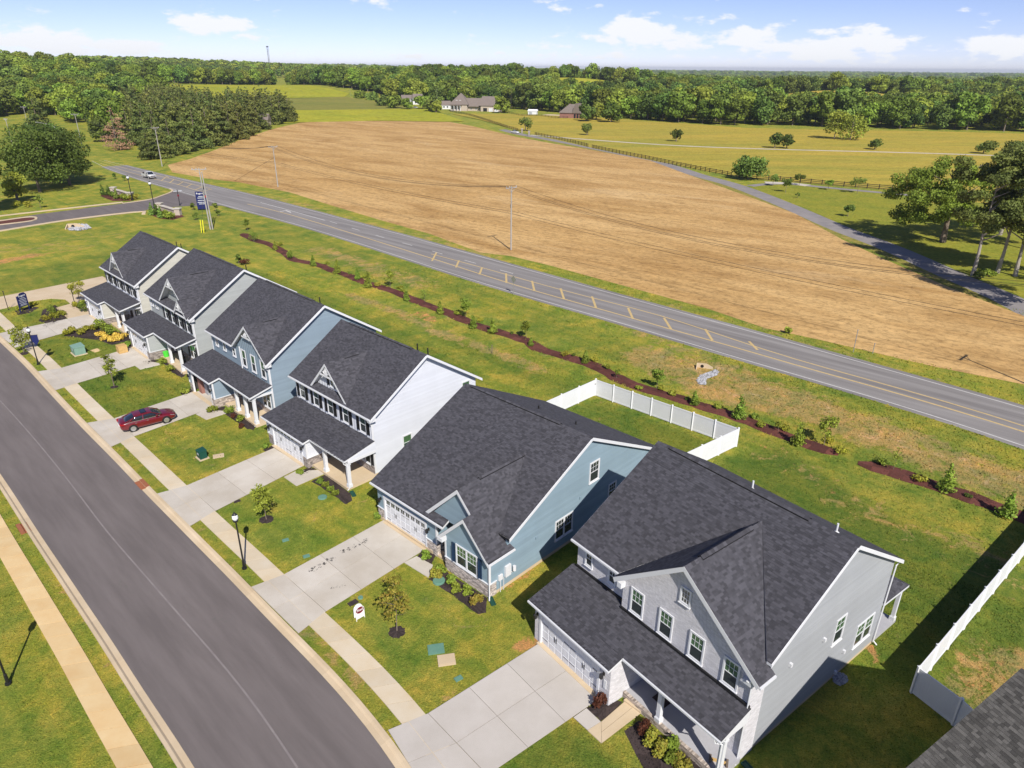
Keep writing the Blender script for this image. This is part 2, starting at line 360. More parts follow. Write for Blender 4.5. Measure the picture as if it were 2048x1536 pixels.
def ridge_cap(parent, p, q, w=.26, vent=None, m='shingle', sl=.63):
    """shingle caps bent over a ridge; the vented part stands higher, its sides coloured black as the shadow gap"""
    p, q = Vector(p), Vector(q); d = q - p; L = d.length; d.normalize(); s = d.cross(Vector((0, 0, 1))).normalized(); k = int(L / .24); mb = MB()
    for i in range(k):
        a = p + d * (i * L / k); b = p + d * ((i + 1) * L / k + .04); t = random.random(); v = vent and vent[0] <= (i+.5)/k <= vent[1]; h = .10 if v else .028; h2 = h - .012
        for sg in (-1, 1):
            e = s * sg * w/2 - Vector((0, 0, w/2*sl))
            pts = [a + Vector((0,0,h)), b + Vector((0,0,h2)), b + e + Vector((0,0,h2)), a + e + Vector((0,0,h))]
            mb.face(pts if sg < 0 else pts[::-1], 0, t)
            if v: f = Vector((0,0,-h+.01)); pp = [a + e + Vector((0,0,h)), b + e + Vector((0,0,h2)), b + e + f + Vector((0,0,h2)), a + e + f + Vector((0,0,h))]; mb.face(pp, 1, 0)  # shadow gap under the vent, painted as a black side face
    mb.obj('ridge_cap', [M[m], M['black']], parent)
def win_mesh(w, h, grid, frame_d):
    f = MB(); c = .09   # casing
    f.box((-w/2-c, -.05, -c), (w/2+c, .01, -.0)); f.box((-w/2-c, -.05, h), (w/2+c, .01, h+c)); f.box((-w/2-c, -.05, 0), (-w/2, .01, h)); f.box((w/2, -.05, 0), (w/2+c, .01, h))
    f.box((-w/2-c-.03, -.09, -c-.04), (w/2+c+.03, .01, -c))
    return f
def window(parent, pos, w, h, rz=0, grid='3x2', top='glassd', bottom='glass', shutters=None, twin=False, casing='white', label=None, name='window', double=True):
    """pos = bottom centre on the wall face; local x along the wall, -y outwards"""
    key = ('win', w, h, casing, twin)
    if key not in MESHC:
        MESHC[key] = win_mesh(w, h, grid, .05)
        if twin: MESHC[key].box((-.05, -.05, 0), (.05, .01, h))
        MESHC[key] = MESHC[key].mesh('window', M[casing])
    o = mk(name, MESHC[key], parent, pos, rz)
    if label: o['label'] = label
    sashes = [(-w/2, -.05), (.05, w/2)] if twin else [(-w/2, w/2)]
    for (a, b) in sashes:
        for (z0, z1, mt) in (((0, h/2, bottom), (h/2, h, top)) if double else ((0, h, top),)):
            k2 = ('pane', round(b-a, 3), round(z1-z0, 3), mt)
            if k2 not in MESHC: MESHC[k2] = MB().box((-(b-a)/2, -.012, 0), ((b-a)/2, .006, z1-z0)).mesh('pane', M[mt])
            mk('pane', MESHC[k2], o, ((a+b)/2, 0, z0))
        g = MB(); g.box((a, -.035, h/2-.02), (b, -.012, h/2+.02)) if double else None
        g.box((a, -.03, 0), (a+.035, -.012, h)); g.box((b-.035, -.03, 0), (b, -.012, h)); g.box((a+.035, -.03, 0), (b-.035, -.012, .035)); g.box((a+.035, -.03, h-.035), (b-.035, -.012, h))
        if grid:
            nx, nz = (int(q) for q in grid.split('x')); zz0 = h/2 if double and grid != '3x4' else 0
            for i in range(1, nx): x = a + (b-a)*i/nx; g.box((x-.011, -.022, zz0), (x+.011, -.0121, h))
            for i in range(1, nz): z = zz0 + (h-zz0)*i/nz; g.box((a+.036, -.0215, z-.011), (b-.036, -.0122, z+.011))
        g.obj('sash', M[casing], o)
    if shutters:
        k3 = ('sh', h, shutters)
        if k3 not in MESHC:
            s = MB(); sw = .36; s.box((-sw/2, -.045, -.02), (sw/2, .01, h+.02)); nl = int(h/.09)
            for i in range(nl): z = .03 + (h-.06)*i/nl; s.beam((0, -.05, z), (0, -.058, z+.05), sw-.08, .012, up=(0,0,1))
            MESHC[k3] = s.mesh('shutter', M[shutters])
        for sg in (-1, 1): mk('shutter', MESHC[k3], o, (sg*(w/2+c_sh), 0, 0))
    return o
c_sh = .30
def garage_door(parent, x0, x1, y, h=2.15, glass=True, z0=.03):
    """sectional carriage door: four rows of panels, strap hinges and handles"""
    w = x1 - x0; mb = MB().box((0, 0, 0), (w, .05, h)); o = mk('garage_door', mb.mesh('garage_door', M['white']), parent, (x0, y, z0))
    nx = 8; rh = h/4
    for r in range(4):
        for i in range(nx):
            gl = glass and r == 3; k = ('gp', round(w, 2), r == 3, gl)
            if k not in MESHC:
                a, b, z = .045, w/nx - .045, rh - .09; p = MB(); p.box((a, -.022, 0), (b, .0, z))
                if gl: p = MB(); p.box((a, -.02, .0), (b, -.001, z), 0); p.box((a+.05, -.024, .06), (b-.05, -.0205, z-.06), 1); p.box(((a+b)/2-.012, -.03, .06), ((a+b)/2+.012, -.0242, z-.06), 0)
                else:
                    for q in range(4): xx = a + (b-a)*(q+.5)/4; p.box((xx-.004, -.0245, .04), (xx+.004, -.0222, z-.04), 2)
                MESHC[k] = p.mesh('panel', [M['white'], M['glass'], M['gray']])
            mk('panel', MESHC[k], o, (i*w/nx, 0, r*rh+.045))
    for cx in (w*.25, w*.75):
        hb = MB()
        for sg in (-1, 1): hb.beam((cx+sg*.07, -.04, h*.42), (cx+sg*.07, -.04, h*.56), .025, .035); hb.beam((cx+sg*.07, -.04, h*.56), (cx+sg*.11, -.04, h*.585), .03, .02)
        hb.obj('handle', M['black'], o)
    for cx, d in ((0.03, 1), (w*.5-.03, -1), (w*.5+.03, 1), (w-.03, -1)):
        for zz in (h*.2, h*.72): MB().box((cx, -.03, zz-.02), (cx+d*.45, -.0245, zz+.02)).obj('hinge', M['black'], o)
    return o
def downspout(parent, x, y, ztop, rzx=0, n='downspout', splash=True, elbow=(0, .35)):
    ex, ey = elbow
    mb = MB().tube([(x+ex, y+ey*0-.0, ztop), (x+ex, y, ztop-.12), (x, y, ztop-.45), (x, y, .28), (x+.02, y-.12, .12)], .045, 6)
    return mb.obj(n, M['white'], parent)
def post(parent, x, y, z0, z1, w=.26):
    mb = MB().box((x-w/2, y-w/2, z0), (x+w/2, y+w/2, z1)); mb.box((x-w/2-.05, y-w/2-.05, z0), (x+w/2+.05, y+w/2+.05, z0+.28)); mb.box((x-w/2-.04, y-w/2-.04, z1-.16), (x+w/2+.04, y+w/2+.04, z1-.01)); mb.box((x-w/2-.02, y-w/2-.02, z0+.28), (x+w/2+.02, y+w/2+.02, z0+.33))
    return mb.obj('porch_post', M['white'], parent)
def wall_lamp(parent, x, y, z):
    mb = MB().box((x-.06, y-.02, z-.1), (x+.06, y+.02, z+.12)); mb.beam((x, y-.02, z+.08), (x, y-.18, z+.1), .03, .03); mb.box((x-.08, y-.27, z-.2), (x+.08, y-.11, z+.06)); mb.tube([(x, y-.19, z+.06), (x, y-.19, z+.15)], [.11, .02], 6)
    return mb.obj('wall_lantern', M['black'], parent)
def vent_pipe(parent, x, y, z, h=.35, m='black'):
    return MB().tube([(x, y, z-.1), (x, y, z+h)], .055, 8).tube([(x, y, z-.05), (x, y, z+.06)], [.16, .06], 8).obj('vent_pipe', M[m], parent)
def truss(parent, xc, y, zt, slope, hw):
    """white king-post bracket in a gable peak"""
    zb = zt - slope*hw; mb = MB(); w = .12
    mb.beam((xc-hw, y, zb), (xc+hw, y, zb), .08, w, up=(0,0,1)); mb.beam((xc, y-.003, zb+w/2), (xc, y-.003, zt-.15), .09, w, up=(1,0,0))
    for sg in (-1, 1):
        for k in (.38, .75): mb.beam((xc+sg*.05, y, zb+w*.6), (xc+sg*hw*k*.62, y, zt-slope*hw*k*.62-.12), .07, .08, up=(0,1,0))
        mb.beam((xc+sg*(hw-.1), y+.0, zb-.02), (xc+sg*(hw-.1), y+.55, zb-.5), .09, .1)
    return mb.obj('gable_bracket', M['white'], parent)
def stairs(): pass

def house_two(P):
    """two-storey house: gabled main block, garage and porch under one lean-to roof, front cross gable"""
    a = P['ang']; h = empty('house', (P['O'][0], P['O'][1], 0), R(a - 90), label=P['label'], cat='house', group='gabled houses in a row along the street')
    W, ov, gx, gy, py, pey = P['W'], P['ov'], P['gx'], P['gy'], P['py'], P['pey']; ry, rz, ez, bd = P['ry'], P['rz'], P['ez'], P['bd']; zw, ze = P['zw'], P['ze']
    sl = (rz - ez) / (ry + .4); lsl = (zw - ze) / (-gy + .35); zp = zw + lsl*pey; side, front, gfront = M[P['side']], M[P['front']], M[P['gable']]
    zat = lambda y: (ez + sl*(y + .4)) if y <= ry else rz - sl*(y - ry)
    zl = lambda y: zw + lsl*y
    zb = zat(bd + .4); th = .17
    # body walls
    sidepoly = [(0, 0), (bd, 0), (bd, zat(bd)-th), (ry, rz-th), (0, zat(0)-th)]
    f = MB().box((-W-.02, -.02, 0), (.02, bd+.02, .28)); f.obj('foundation', M['concw'], h)
    sp2 = [(0, .28), (bd, .28), (bd, zat(bd)-th), (ry, rz-th), (0, zat(0)-th)]
    wall(h, 'side_wall', sp2, F_right(0), side, cover=side, exp=.19, lift=.02)
    wall(h, 'side_wall', sp2, F_left(-W), side, cover=side, exp=.19, lift=.02)
    wall(h, 'back_wall', [(-W, .28), (0, .28), (0, zat(bd)-th), (-W, zat(bd)-th)], F_back(bd), side)
    MB().box((.0, -.05, .3), (.05, .09, zat(0)-th)).box((-.09, -.05, .3), (0, 0, zat(0)-th)).obj('corner_board', M['white'], h)
    MB().box((-W-.05, -.05, 3), (-W, .09, zat(0)-th)).box((-W, -.05, 3), (-W+.09, 0, zat(0)-th)).obj('corner_board', M['white'], h)
    # cross gable data
    ax, az, g1, g2 = P['apex'][0], P['apex'][1], P['gb'][0], P['gb'][1]; gs = (az - ez) / ((g2 - g1) / 2); ax = (g1 + g2)/2 if abs((g1+g2)/2-ax) < 1.2 else ax
    yb = (az - ez)/sl - .4          # where the cross ridge dies into the main slope
    yv = -.4
    setback = P.get('setback', 0.0)
    # front upper wall
    if setback: up = [(-W, zw-.35), (0, zw-.35), (0, zat(0)-th), (-W, zat(0)-th)]
    else: up = [(-W, zw-.35), (0, zw-.35), (0, zat(0)-th), (g2-.35, zat(0)-th), (ax, az-th-.25), (g1+.35, zat(0)-th), (-W, zat(0)-th)]
    wall(h, 'front_wall', up, F_front(0), front, cover=front, ckind=P['fcl'], exp=.19, lift=.02)
    if P.get('gfront'):   # gable field clad differently
        x0, x1 = P['gfront']; e = (0, -.03)
        wall(h, 'gable_wall', [(x0, zw-.12), (x1, zw-.12), (x1, zat(0)-th), (g2-.4, zat(0)-th), (ax, az-th-.3), (g1+.4, zat(0)-th), (x0, zat(0)-th)], F_front(-.06), gfront, th=.05, cover=gfront, ckind='batten')
        MB().box((x0-.1, -.14, zw-.1), (x0, -.0, zat(0)-th)).obj('corner_board', M['white'], h)
    wall(h, 'ground_floor_wall', [(gx, .25), (0, .25), (0, zw-.3), (gx, zw-.3)], F_front(0), front, cover=front, ckind='lap', exp=.19)
    # main roof
    eaves = [(-W-ov, yv, ez), (ov, yv, ez)]
    if setback:
        roof(h, [(-W-ov, yv, ez), (ov, yv, ez), (ov, ry, rz), (-W-ov, ry, rz)])
    else:
        roof(h, [(-W-ov, yv, ez), (g1, yv, ez), (ax, yb, az), (g2, yv, ez), (ov, yv, ez), (ov, ry, rz), (-W-ov, ry, rz)])
    roof(h, [(ov, bd+.4, zb), (-W-ov, bd+.4, zb), (-W-ov, ry, rz), (ov, ry, rz)])
    for xx in (ov, -W-ov):
        s = .02 if xx > 0 else -.02
        rk = MB(); rk.prism([(xx, yv, ez-.24), (xx, ry, rz-.24), (xx, bd+.4, zb-.24), (xx, bd+.4, zb-.02), (xx, ry, rz-.02), (xx, yv, ez-.02)], (s*1.6, 0, 0)); rk.obj('rake_board', M['white'], h)
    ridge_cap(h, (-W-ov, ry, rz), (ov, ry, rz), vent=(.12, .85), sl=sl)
    # cross gable roof slopes and its ridge; rake boards in front
    yf = yv + (.14 if setback else -.02)
    roof(h, [(g1, yf, ez+.01), (g1, yf+.02, ez+.012), (ax, yb, az), (ax, yf, az)], 'gable_roof', th=.12)
    roof(h, [(g2, yf+.02, ez+.012), (g2, yf, ez+.01), (ax, yf, az), (ax, yb, az)], 'gable_roof', th=.12)
    rb = MB(); tt = .22
    for (gxx) in (g1, g2):
        sg = 1 if gxx > ax else -1
        rb.prism([(ax, yf-.012, az-.005), (gxx, yf-.012, ez-.01), (gxx-sg*tt*.6, yf-.012, ez-.06-tt*.4), (ax, yf-.012, az-tt-.04)][::sg], (0, .05, 0))
    rb.obj('rake_board', M['white'], h)
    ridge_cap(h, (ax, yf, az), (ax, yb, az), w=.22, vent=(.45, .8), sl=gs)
    if setback:
        yw = setback; hw = (g2-g1)/2 - .12; z0 = zat(yw)
        wall(h, 'gable_wall', [(ax-hw+(z0-ez)/gs, z0-.05), (ax+hw-(z0-ez)/gs, z0-.05), (ax, az-.2)], F_front(yw), gfront, cover=gfront, ckind=P['gcl'], exp=.19)
        if P.get('attic'): window(h, (ax+.15, yw-.01, z0+.35), .5, .75, grid='2x3', top='glass', shutters='shutter', double=False)
    if P.get('truss'): 
        for (tx, tz, tw, ty) in P['truss']: truss(h, tx, ty, tz, gs, tw)
    # small nested gable in front of the big one
    if P.get('gable2'):
        b1, b2, z2, zb2 = P['gable2']; c = (b1+b2)/2; s2 = (z2-zb2)/((b2-b1)/2); y2 = yf-.35; yk = min((z2-ez)/sl-.4 + .6, yb)
        roof(h, [(b1, y2, zb2), (b1, y2+.02, zb2+.002), (c, yk, z2), (c, y2, z2)], 'gable_roof', th=.1); roof(h, [(b2, y2+.02, zb2+.002), (b2, y2, zb2), (c, y2, z2), (c, yk, z2)], 'gable_roof', th=.1)
        rb = MB()
        for gxx in (b1, b2):
            sg = 1 if gxx > c else -1; rb.prism([(c, y2-.012, z2), (gxx, y2-.012, zb2), (gxx-sg*.1, y2-.012, zb2-.16), (c, y2-.012, z2-.22)][::sg], (0, .05, 0))
        rb.obj('rake_board', M['white'], h); truss(h, c, y2+.06, z2, s2, (b2-b1)/2*.7)
        wall(h, 'gable_wall', [(b1+.1, zb2), (b2-.1, zb2), (c, z2-.12)], F_front(-.12), gfront, th=.1, cover=gfront, ckind='batten')
    # gutters
    g = MB(); g.box((-W-ov, yv-.11, ez-.14), ((g1 if not setback else ov)-.02, yv-.02, ez-.03))
    if not setback and g2 < -.6: g.box((g2+.02, yv-.11, ez-.14), (ov, yv-.02, ez-.03))
    g.obj('gutter', M['white'], h)
    MB().prism([(ov-.05, yv-.05, ez-.32), (ov-.05, .15, ez-.32), (ov-.05, .15, ez+.2), (ov-.05, yv-.05, ez-.05)], (-.4, 0, 0)).obj('eave_return', M['white'], h)
    # lean-to roof over garage and porch
    xr = ov*.6
    roof(h, [(-W-ov*.7, gy-.35, ze), (gx+.25, gy-.35, ze), (gx+.25, pey, zp), (xr, pey, zp), (xr, -.02, zl(-.02)), (-W-ov*.7, -.02, zl(-.02))], 'porch_roof')
    g = MB().box((-W-ov*.7, gy-.44, ze-.14), (gx+.25, gy-.36, ze-.02)); g.box((gx+.27, pey-.09, zp-.14), (xr+.0, pey-.01, zp-.02)); g.obj('gutter', M['white'], h)
    # garage walls
    d0, d1 = P['door']; hh = 2.2; stone = M[P['stone']]; stc = 'stone'
    zt = zl(gy) - .18
    for (xa, xb) in ((-W, d0-.14), (d1+.14, gx)):
        wall(h, 'garage_wall', [(xa, .95), (xb, .95), (xb, zt), (xa, zt)], F_front(gy), front, cover=front, ckind='lap', exp=.19)
        wall(h, 'stone_base', [(xa-.02, 0), (xb+.02, 0), (xb+.02, .95), (xa-.02, .95)], F_front(gy-.03), M['mortar'], th=.14, cover=stone, ckind=stc)
    wall(h, 'garage_wall', [(d0-.14, hh+.2), (d1+.14, hh+.2), (d1+.14, zt), (d0-.14, zt)], F_front(gy), front)
    MB().box((d0-.16, gy-.06, 0), (d0, gy+.1, hh+.05)).box((d1, gy-.06, 0), (d1+.16, gy+.1, hh+.05)).box((d0-.16, gy-.07, hh+.05), (d1+.16, gy+.1, hh+.24)).obj('door_trim', M['white'], h)
    MB().box((d0-.18, gy-.30, 0), (d1+.18, gy+.12, .085)).obj('threshold', M['concw'], h)
    if P.get('open'):
        gi = MB().box((d0, gy+.15, 0.02), (d1, -.2, .05)); gi.obj('garage_floor', M['conc'], h)
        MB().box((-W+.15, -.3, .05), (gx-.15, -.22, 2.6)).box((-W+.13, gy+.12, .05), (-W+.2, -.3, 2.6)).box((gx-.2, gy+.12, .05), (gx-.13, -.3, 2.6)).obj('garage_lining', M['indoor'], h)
    else: garage_door(h, d0, d1, gy+.05, hh, P.get('glass', True))
    # garage sides: triangular tops under the roof
    for (xx, fr) in ((gx, F_right(gx)), (-W, F_left(-W))):
        wall(h, 'garage_wall', [(gy, .95), (0, .95), (0, zl(0)-.2), (gy, zl(gy)-.2)], fr, side, cover=side, exp=.19)
        wall(h, 'stone_base', [(gy-.03, 0), (0, 0), (0, .95), (gy-.03, .95)], (fr[0], fr[1], fr[2], fr[3]) if False else ((fr[0][0]+(.03 if xx == gx else -.03), 0, 0), fr[1], fr[2], fr[3]), M['mortar'], th=.14, cover=stone, ckind=stc)
        s = .02 if xx == gx else -.02
        MB().box((xx, gy-.07, .99), (xx+s*4, gy+.08, zt)).box((xx-.1 if s > 0 else xx, gy-.05, .99), (xx if s > 0 else xx+.1, gy, zt)).obj('corner_board', M['white'], h)
        MB().box((xx-.02, gy-.08, .95), (xx+s*4.5, 0, .995)).obj('stone_cap', M['white'], h)
    # porch
    px = P['px']; zs = .22
    MB().box((gx+.01, py-.28, 0), (xr-.1, -.005, zs)).obj('porch_floor', M['concw'], h)
    MB().box((gx+.05, py-.1, zl(py)-.45), (px+.14, py+.1, zl(py)-.2)).box((px-.1+.12, py-.1, zl(py)-.45), (px+.1+.12-.0, -.01, zl(py)-.2)).obj('porch_beam', M['white'], h)
    wall(h, 'porch_gable', [(py-.1, zl(py)-.2), (0, zl(py)-.2), (0, zl(0)-.17), (py-.1, zl(py)-.2+.02)], F_right(px+.2), side, th=.08, cover=side, exp=.19)
    for x in P['posts']: post(h, x, py, zs, zl(py)-.45)
    MB().box((gx+.9, -.08, zs), (gx+1.9, .02, zs+2.1)).obj('front_door', M['door'], h)
    MB().box((gx+.78, -.06, zs), (gx+.88, .02, zs+2.2)).box((gx+1.92, -.06, zs), (gx+2.02, .02, zs+2.2)).box((gx+.78, -.06, zs+2.1), (gx+2.02, .02, zs+2.22)).obj('door_trim', M['white'], h)
    window(h, (-1.3, -.02, 1.0), 1.5, 1.5, grid=None, top='glassd', shutters=P.get('shut'), twin=True)
    wall(h, 'stone_base', [(gx, zs), (0, zs), (0, .9), (gx, .9)], F_front(-.04), M['mortar'], th=.04, cover=stone, ckind=stc)
    wall_lamp(h, d0-.4, gy-.06, 1.9); wall_lamp(h, d1+.4, gy-.06, 1.9)
    # second-floor windows
    for (x, z, w, hgt, sh, top, yy) in P['win']: window(h, (x, yy, z), w, hgt, grid=None, top=top, shutters=sh)
    for (y, z, w, hgt, top) in P.get('swin', []): window(h, (.02, y, z), w, hgt, R(90), grid=None, top=top, bottom=P.get('sbot', 'glass'))
    ds = MB().tube([(.1, yv-.06, ez-.15), (.09, yv+.1, ez-.5), (.09, -.1, ez-.75), (.09, -.1, zl(0)+.1)], .045, 6); ds.obj('downspout', M['white'], h)
    MB().tube([(xr-.15, pey-.06, zp-.12), (xr-.15, pey-.04, zp-.3), (px+.17, py-.17, zp-.55), (px+.17, py-.17, .2), (px+.17, py-.35, .08)], .04, 6).obj('downspout', M['white'], h)
    for (x, k) in P.get('vents', []): vent_pipe(h, x, ry+.9, rz-.55, .62)
    return h

# local frames measured in metres: O = front right corner, ang = direction of depth
base = dict(W=12, ov=.42, gx=-5.6, gy=-3.1, py=-2.15, pey=-2.6, ry=6, rz=10, ez=6, zw=3.8, ze=3.0, bd=12, px=0, side='beige', front='beige', gable='beige', stone='stoneg', fcl='lap', gcl='lap', door=(-11.2, -6.4))
def W4(xs, z, shut, top, w=.75, h=1.45): return [(x, z, w, h, shut, top, -.03) for x in xs]
house_two({**base, 'O': (-46.87, 84.32), 'ang': 45.2, 'W': 12.1, 'ry': 5.66, 'rz': 10.0, 'ez': 6.07, 'zw': 3.9, 'ze': 3.1, 'gx': -5.6, 'px': -.5, 'posts': (-3.0, -.5), 'apex': (-6.2, 9.04), 'gb': (-9.1, -3.7), 'setback': .22,
  'truss': [(-6.4, 8.75, .95, -.22)], 'side': 'beige', 'front': 'whitesiding', 'gable': 'beige', 'fcl': 'batten', 'gcl': 'lap', 'win': W4((-11, -8.8, -6.4, -4.0, -1.6), 4.25, 'shutter', 'glassd'), 'shut': 'shutter',
  'label': 'two-storey house with cream side wall and white front, farthest of the row', 'vents': [(-.9, 1), (-2.4, 1)]})
house_two({**base, 'O': (-34.81, 71.98), 'ang': 44.6, 'W': 12.9, 'ry': 6.4, 'rz': 10.35, 'ez': 6.0, 'zw': 3.8, 'ze': 3.05, 'gx': -6.5, 'gy': -3.05, 'py': -1.75, 'pey': -2.3, 'px': -.4, 'posts': (-3.6, -.4), 'door': (-12.2, -7.4), 'apex': (-4.4, 9.6), 'gb': (-8.9, .1), 'setback': .45,
  'truss': [(-4.4, 9.4, 1.15, -.22)], 'gable2': (-3.5, .1, 7.75, 6.0), 'side': 'gray2', 'front': 'gray2', 'gable': 'gray2', 'gcl': 'lap', 'fcl': 'lap',
  'win': [(-12.1, 4.7, .5, .8, None, 'glassd', -.03), (-10.6, 4.7, .5, .8, None, 'glassd', -.03)] + W4((-7.6, -5.6, -3.5, -1.3), 4.1, 'shutter', 'glassg'), 'shut': 'shutter',
  'label': 'two-storey light gray house with a small gable nested in a big one', 'vents': [(-1.0, 1)]})
house_two({**base, 'O': (-22.63, 59.79), 'ang': 44.9, 'W': 12.45, 'ry': 6.2, 'rz': 10.25, 'ez': 5.92, 'zw': 3.75, 'ze': 2.9, 'gx': -6.5, 'gy': -3.0, 'py': -1.8, 'pey': -2.3, 'px': -.2, 'posts': (-4.0, -2.1, -.2), 'door': (-11.6, -7.2), 'apex': (-3.2, 8.8), 'gb': (-6.75, .35), 'setback': 0,
  'gfront': (-5.6, -.05), 'truss': [(-3.2, 8.3, .85, -.36)], 'open': True, 'side': 'bluegray', 'front': 'bluegray', 'gable': 'bluegray', 'stone': 'stone', 'fcl': 'lap',
  'win': [(-11.2, 4.6, .5, .8, None, 'glassd', -.03), (-9.4, 4.6, .5, .8, None, 'glassd', -.03), (-7.2, 4.6, .5, .8, None, 'glassd', -.03)] + [(x, 4.25, .72, 1.6, None, 'glassg', -.12) for x in (-4.8, -2.85, -.9)], 'shut': None,
  'label': 'two-storey slate blue house with its garage open, behind the dark red car', 'vents': [(-2, 1)]})
house_two({**base, 'O': (-11.23, 49.8), 'ang': 46.1, 'W': 11.55, 'ry': 5.57, 'rz': 9.45, 'ez': 5.56, 'zw': 3.44, 'ze': 2.65, 'gx': -5.1, 'gy': -3.25, 'py': -2.6, 'pey': -3.05+.1, 'px': .1, 'posts': (-3.3, .1), 'door': (-10.6, -5.9), 'apex': (-5.8, 8.47), 'gb': (-8.7, -3.0), 'bd': 11.4, 'ov': .48, 'setback': .22,
  'truss': [(-5.85, 8.2, .9, -.22)], 'attic': True, 'side': 'whitesiding', 'front': 'whitesiding', 'gable': 'whitesiding', 'stone': 'stoneg', 'fcl': 'batten', 'gcl': 'batten',
  'win': W4((-10.5, -8.2, -5.95, -3.65, -1.2), 3.75, 'shutter', 'glassd'), 'shut': 'shutter', 'swin': [(3.4, 1.3, .85, 1.3, 'glassg'), (10.2, 4.1, .85, 1.3, 'glassg')], 'sbot': 'glassd',
  'label': 'two-storey all white house with black shutters, right of the slate blue house', 'vents': [(-.5, 1), (-1.9, 1)]})

# ---- low steel blue house
def house_low():
    h = empty('house', (-1.34, 35.28, 0), R(46.5-90), label='one-storey steel blue house with nested front gables and a fenced back lawn', cat='house', group='gabled houses in a row along the street')
    W, bd, ry, rz = 12.2, 19.0, 9.7, 8.02; sl = .5; e0, ez = .05, 3.2; zat = lambda y: ez + sl*(y-e0) if y <= ry else rz - sl*(y-ry); s5 = M['blue5']; ov = .3; th = .17
    MB().box((-W-.02, .35, 0), (-6.0, bd, .25)).box((-6, 1.8, 0), (.02, bd, .25)).box((-4.14, .0, 0), (.02, 1.8, .25)).obj('foundation', M['concw'], h)
    side = [(.62, .25), (bd, .25), (bd, zat(bd)-th), (ry, rz-th), (1.6, zat(1.6)-th), (1.6, 3.0), (.0, 2.9), (0, 1.0), (.62, 1.0)]
    wall(h, 'side_wall', side, F_right(0), s5, cover=s5, exp=.19, lift=.02)
    wall(h, 'side_wall', [(.45, .25), (bd, .25), (bd, zat(bd)-th), (ry, rz-th), (.45, zat(.45)-th)], F_left(-W), s5, cover=s5, exp=.19)
    wall(h, 'back_wall', [(-W, .25), (0, .25), (0, zat(bd)-th), (-W, zat(bd)-th)], F_back(bd), s5)
    # garage front
    d0, d1 = -11.3, -6.75; hh = 2.1; zt = zat(.42)-.2
    for xa, xb in ((-W, d0-.14), (d1+.14, -5.55)):
        wall(h, 'garage_wall', [(xa, 1.05), (xb, 1.05), (xb, zt), (xa, zt)], F_front(.42), s5, cover=s5)
        wall(h, 'stone_base', [(xa-.03, 0), (xb+.03, 0), (xb+.03, 1.05), (xa-.03, 1.05)], F_front(.39), M['mortar'], th=.15, cover=M['stonel'], ckind='speckle')
        MB().box((xa-.05, .33, 1.05), (xb+.05, .42, 1.1)).obj('stone_cap', M['white'], h)
    wall(h, 'garage_wall', [(d0-.14, hh+.24), (d1+.14, hh+.24), (d1+.14, zt), (d0-.14, zt)], F_front(.42), s5, cover=s5)
    MB().box((d0-.16, .36, 0), (d0, .5, hh+.05)).box((d1, .36, 0), (d1+.16, .5, hh+.05)).box((d0-.18, .34, hh+.05), (d1+.18, .5, hh+.26)).obj('door_trim', M['white'], h)
    MB().box((d0-.18, .14, 0), (d1+.18, .5, .085)).obj('threshold', M['concw'], h)
    garage_door(h, d0, d1, .47, hh, True); wall_lamp(h, d0-.45, .36, 1.95); wall_lamp(h, d1+.45, .36, 1.95)
    wall(h, 'garage_wall', [(.42, 1.05), (3.3, 1.05), (3.3, zt), (.42, zt)], F_right(-5.55), s5, cover=s5)
    wall(h, 'stone_base', [(.39, 0), (3.3, 0), (3.3, 1.05), (.39, 1.05)], F_right(-5.52), M['mortar'], th=.15, cover=M['stonel'], ckind='speckle')
    MB().box((-5.6, .36, 1.1), (-5.47, .5, zt)).obj('corner_board', M['white'], h)
    # recessed entry
    wall(h, 'entry_wall', [(-5.6, .25), (-4.1, .25), (-4.1, 3.4), (-5.6, 3.4)], F_front(3.3), s5, cover=s5)
    MB().box((-5.3, 3.2, .3), (-4.35, 3.3, 2.4)).obj('front_door', M['door'], h)
    MB().box((-5.55, .8, 0), (-4.16, 3.3, .3)).box((-5.5, .4, 0), (-4.16, .8, .16)).obj('entry_step', M['concw'], h)
    # bay
    bx = -4.14; bz = 2.95; ag = (-1.94, 5.28); bsl = 1.03
    wall(h, 'bay_wall', [(bx, 1.05), (0, 1.05), (0, bz-.1), (ag[0]+.0, ag[1]-.3), (bx, bz-.05)], F_front(0), s5, cover=s5)
    wall(h, 'stone_base', [(bx-.03, 0), (.03, 0), (.03, 1.05), (bx-.03, 1.05)], F_front(-.04), M['mortar'], th=.16, cover=M['stonel'], ckind='speckle')
    wall(h, 'stone_base', [(-.04, 0), (.6, 0), (.6, 1.05), (-.04, 1.05)], F_right(.035), M['mortar'], th=.1, cover=M['stonel'], ckind='speckle')
    wall(h, 'bay_wall', [(0, .25), (3.3, .25), (3.3, 3.0), (0, 2.9)], F_left(bx), s5, cover=s5)
    MB().box((bx-.05, -.1, 1.05), (.08, -.0, 1.1)).box((-.0, -.1, 1.05), (.09, .62, 1.1)).obj('stone_cap', M['white'], h)
    MB().box((0, -.05, 1.1), (.05, .1, bz-.05)).box((-.1, -.05, 1.1), (0, 0, bz-.1)).box((bx-.04, -.05, 1.1), (bx+.08, 0, bz-.1)).obj('corner_board', M['white'], h)
    window(h, (-2.05, -.03, 1.15), 1.85, 1.45, grid='3x2', top='glassg', bottom='glass', shutters='navy', twin=True)
    # roofs: main front slope notched for the big cross gable; side plane shared by both gables
    xg, zg = -3.2, 6.57; gy = .3; yk = e0 + (zg-ez)/sl; rs = 1.03
    zs = lambda x: 5.28 + rs*(-1.94 - x)     # right-hand plane
    xl = xg - (zg-3.3)/.98
    vr = (-.6, 1.5)
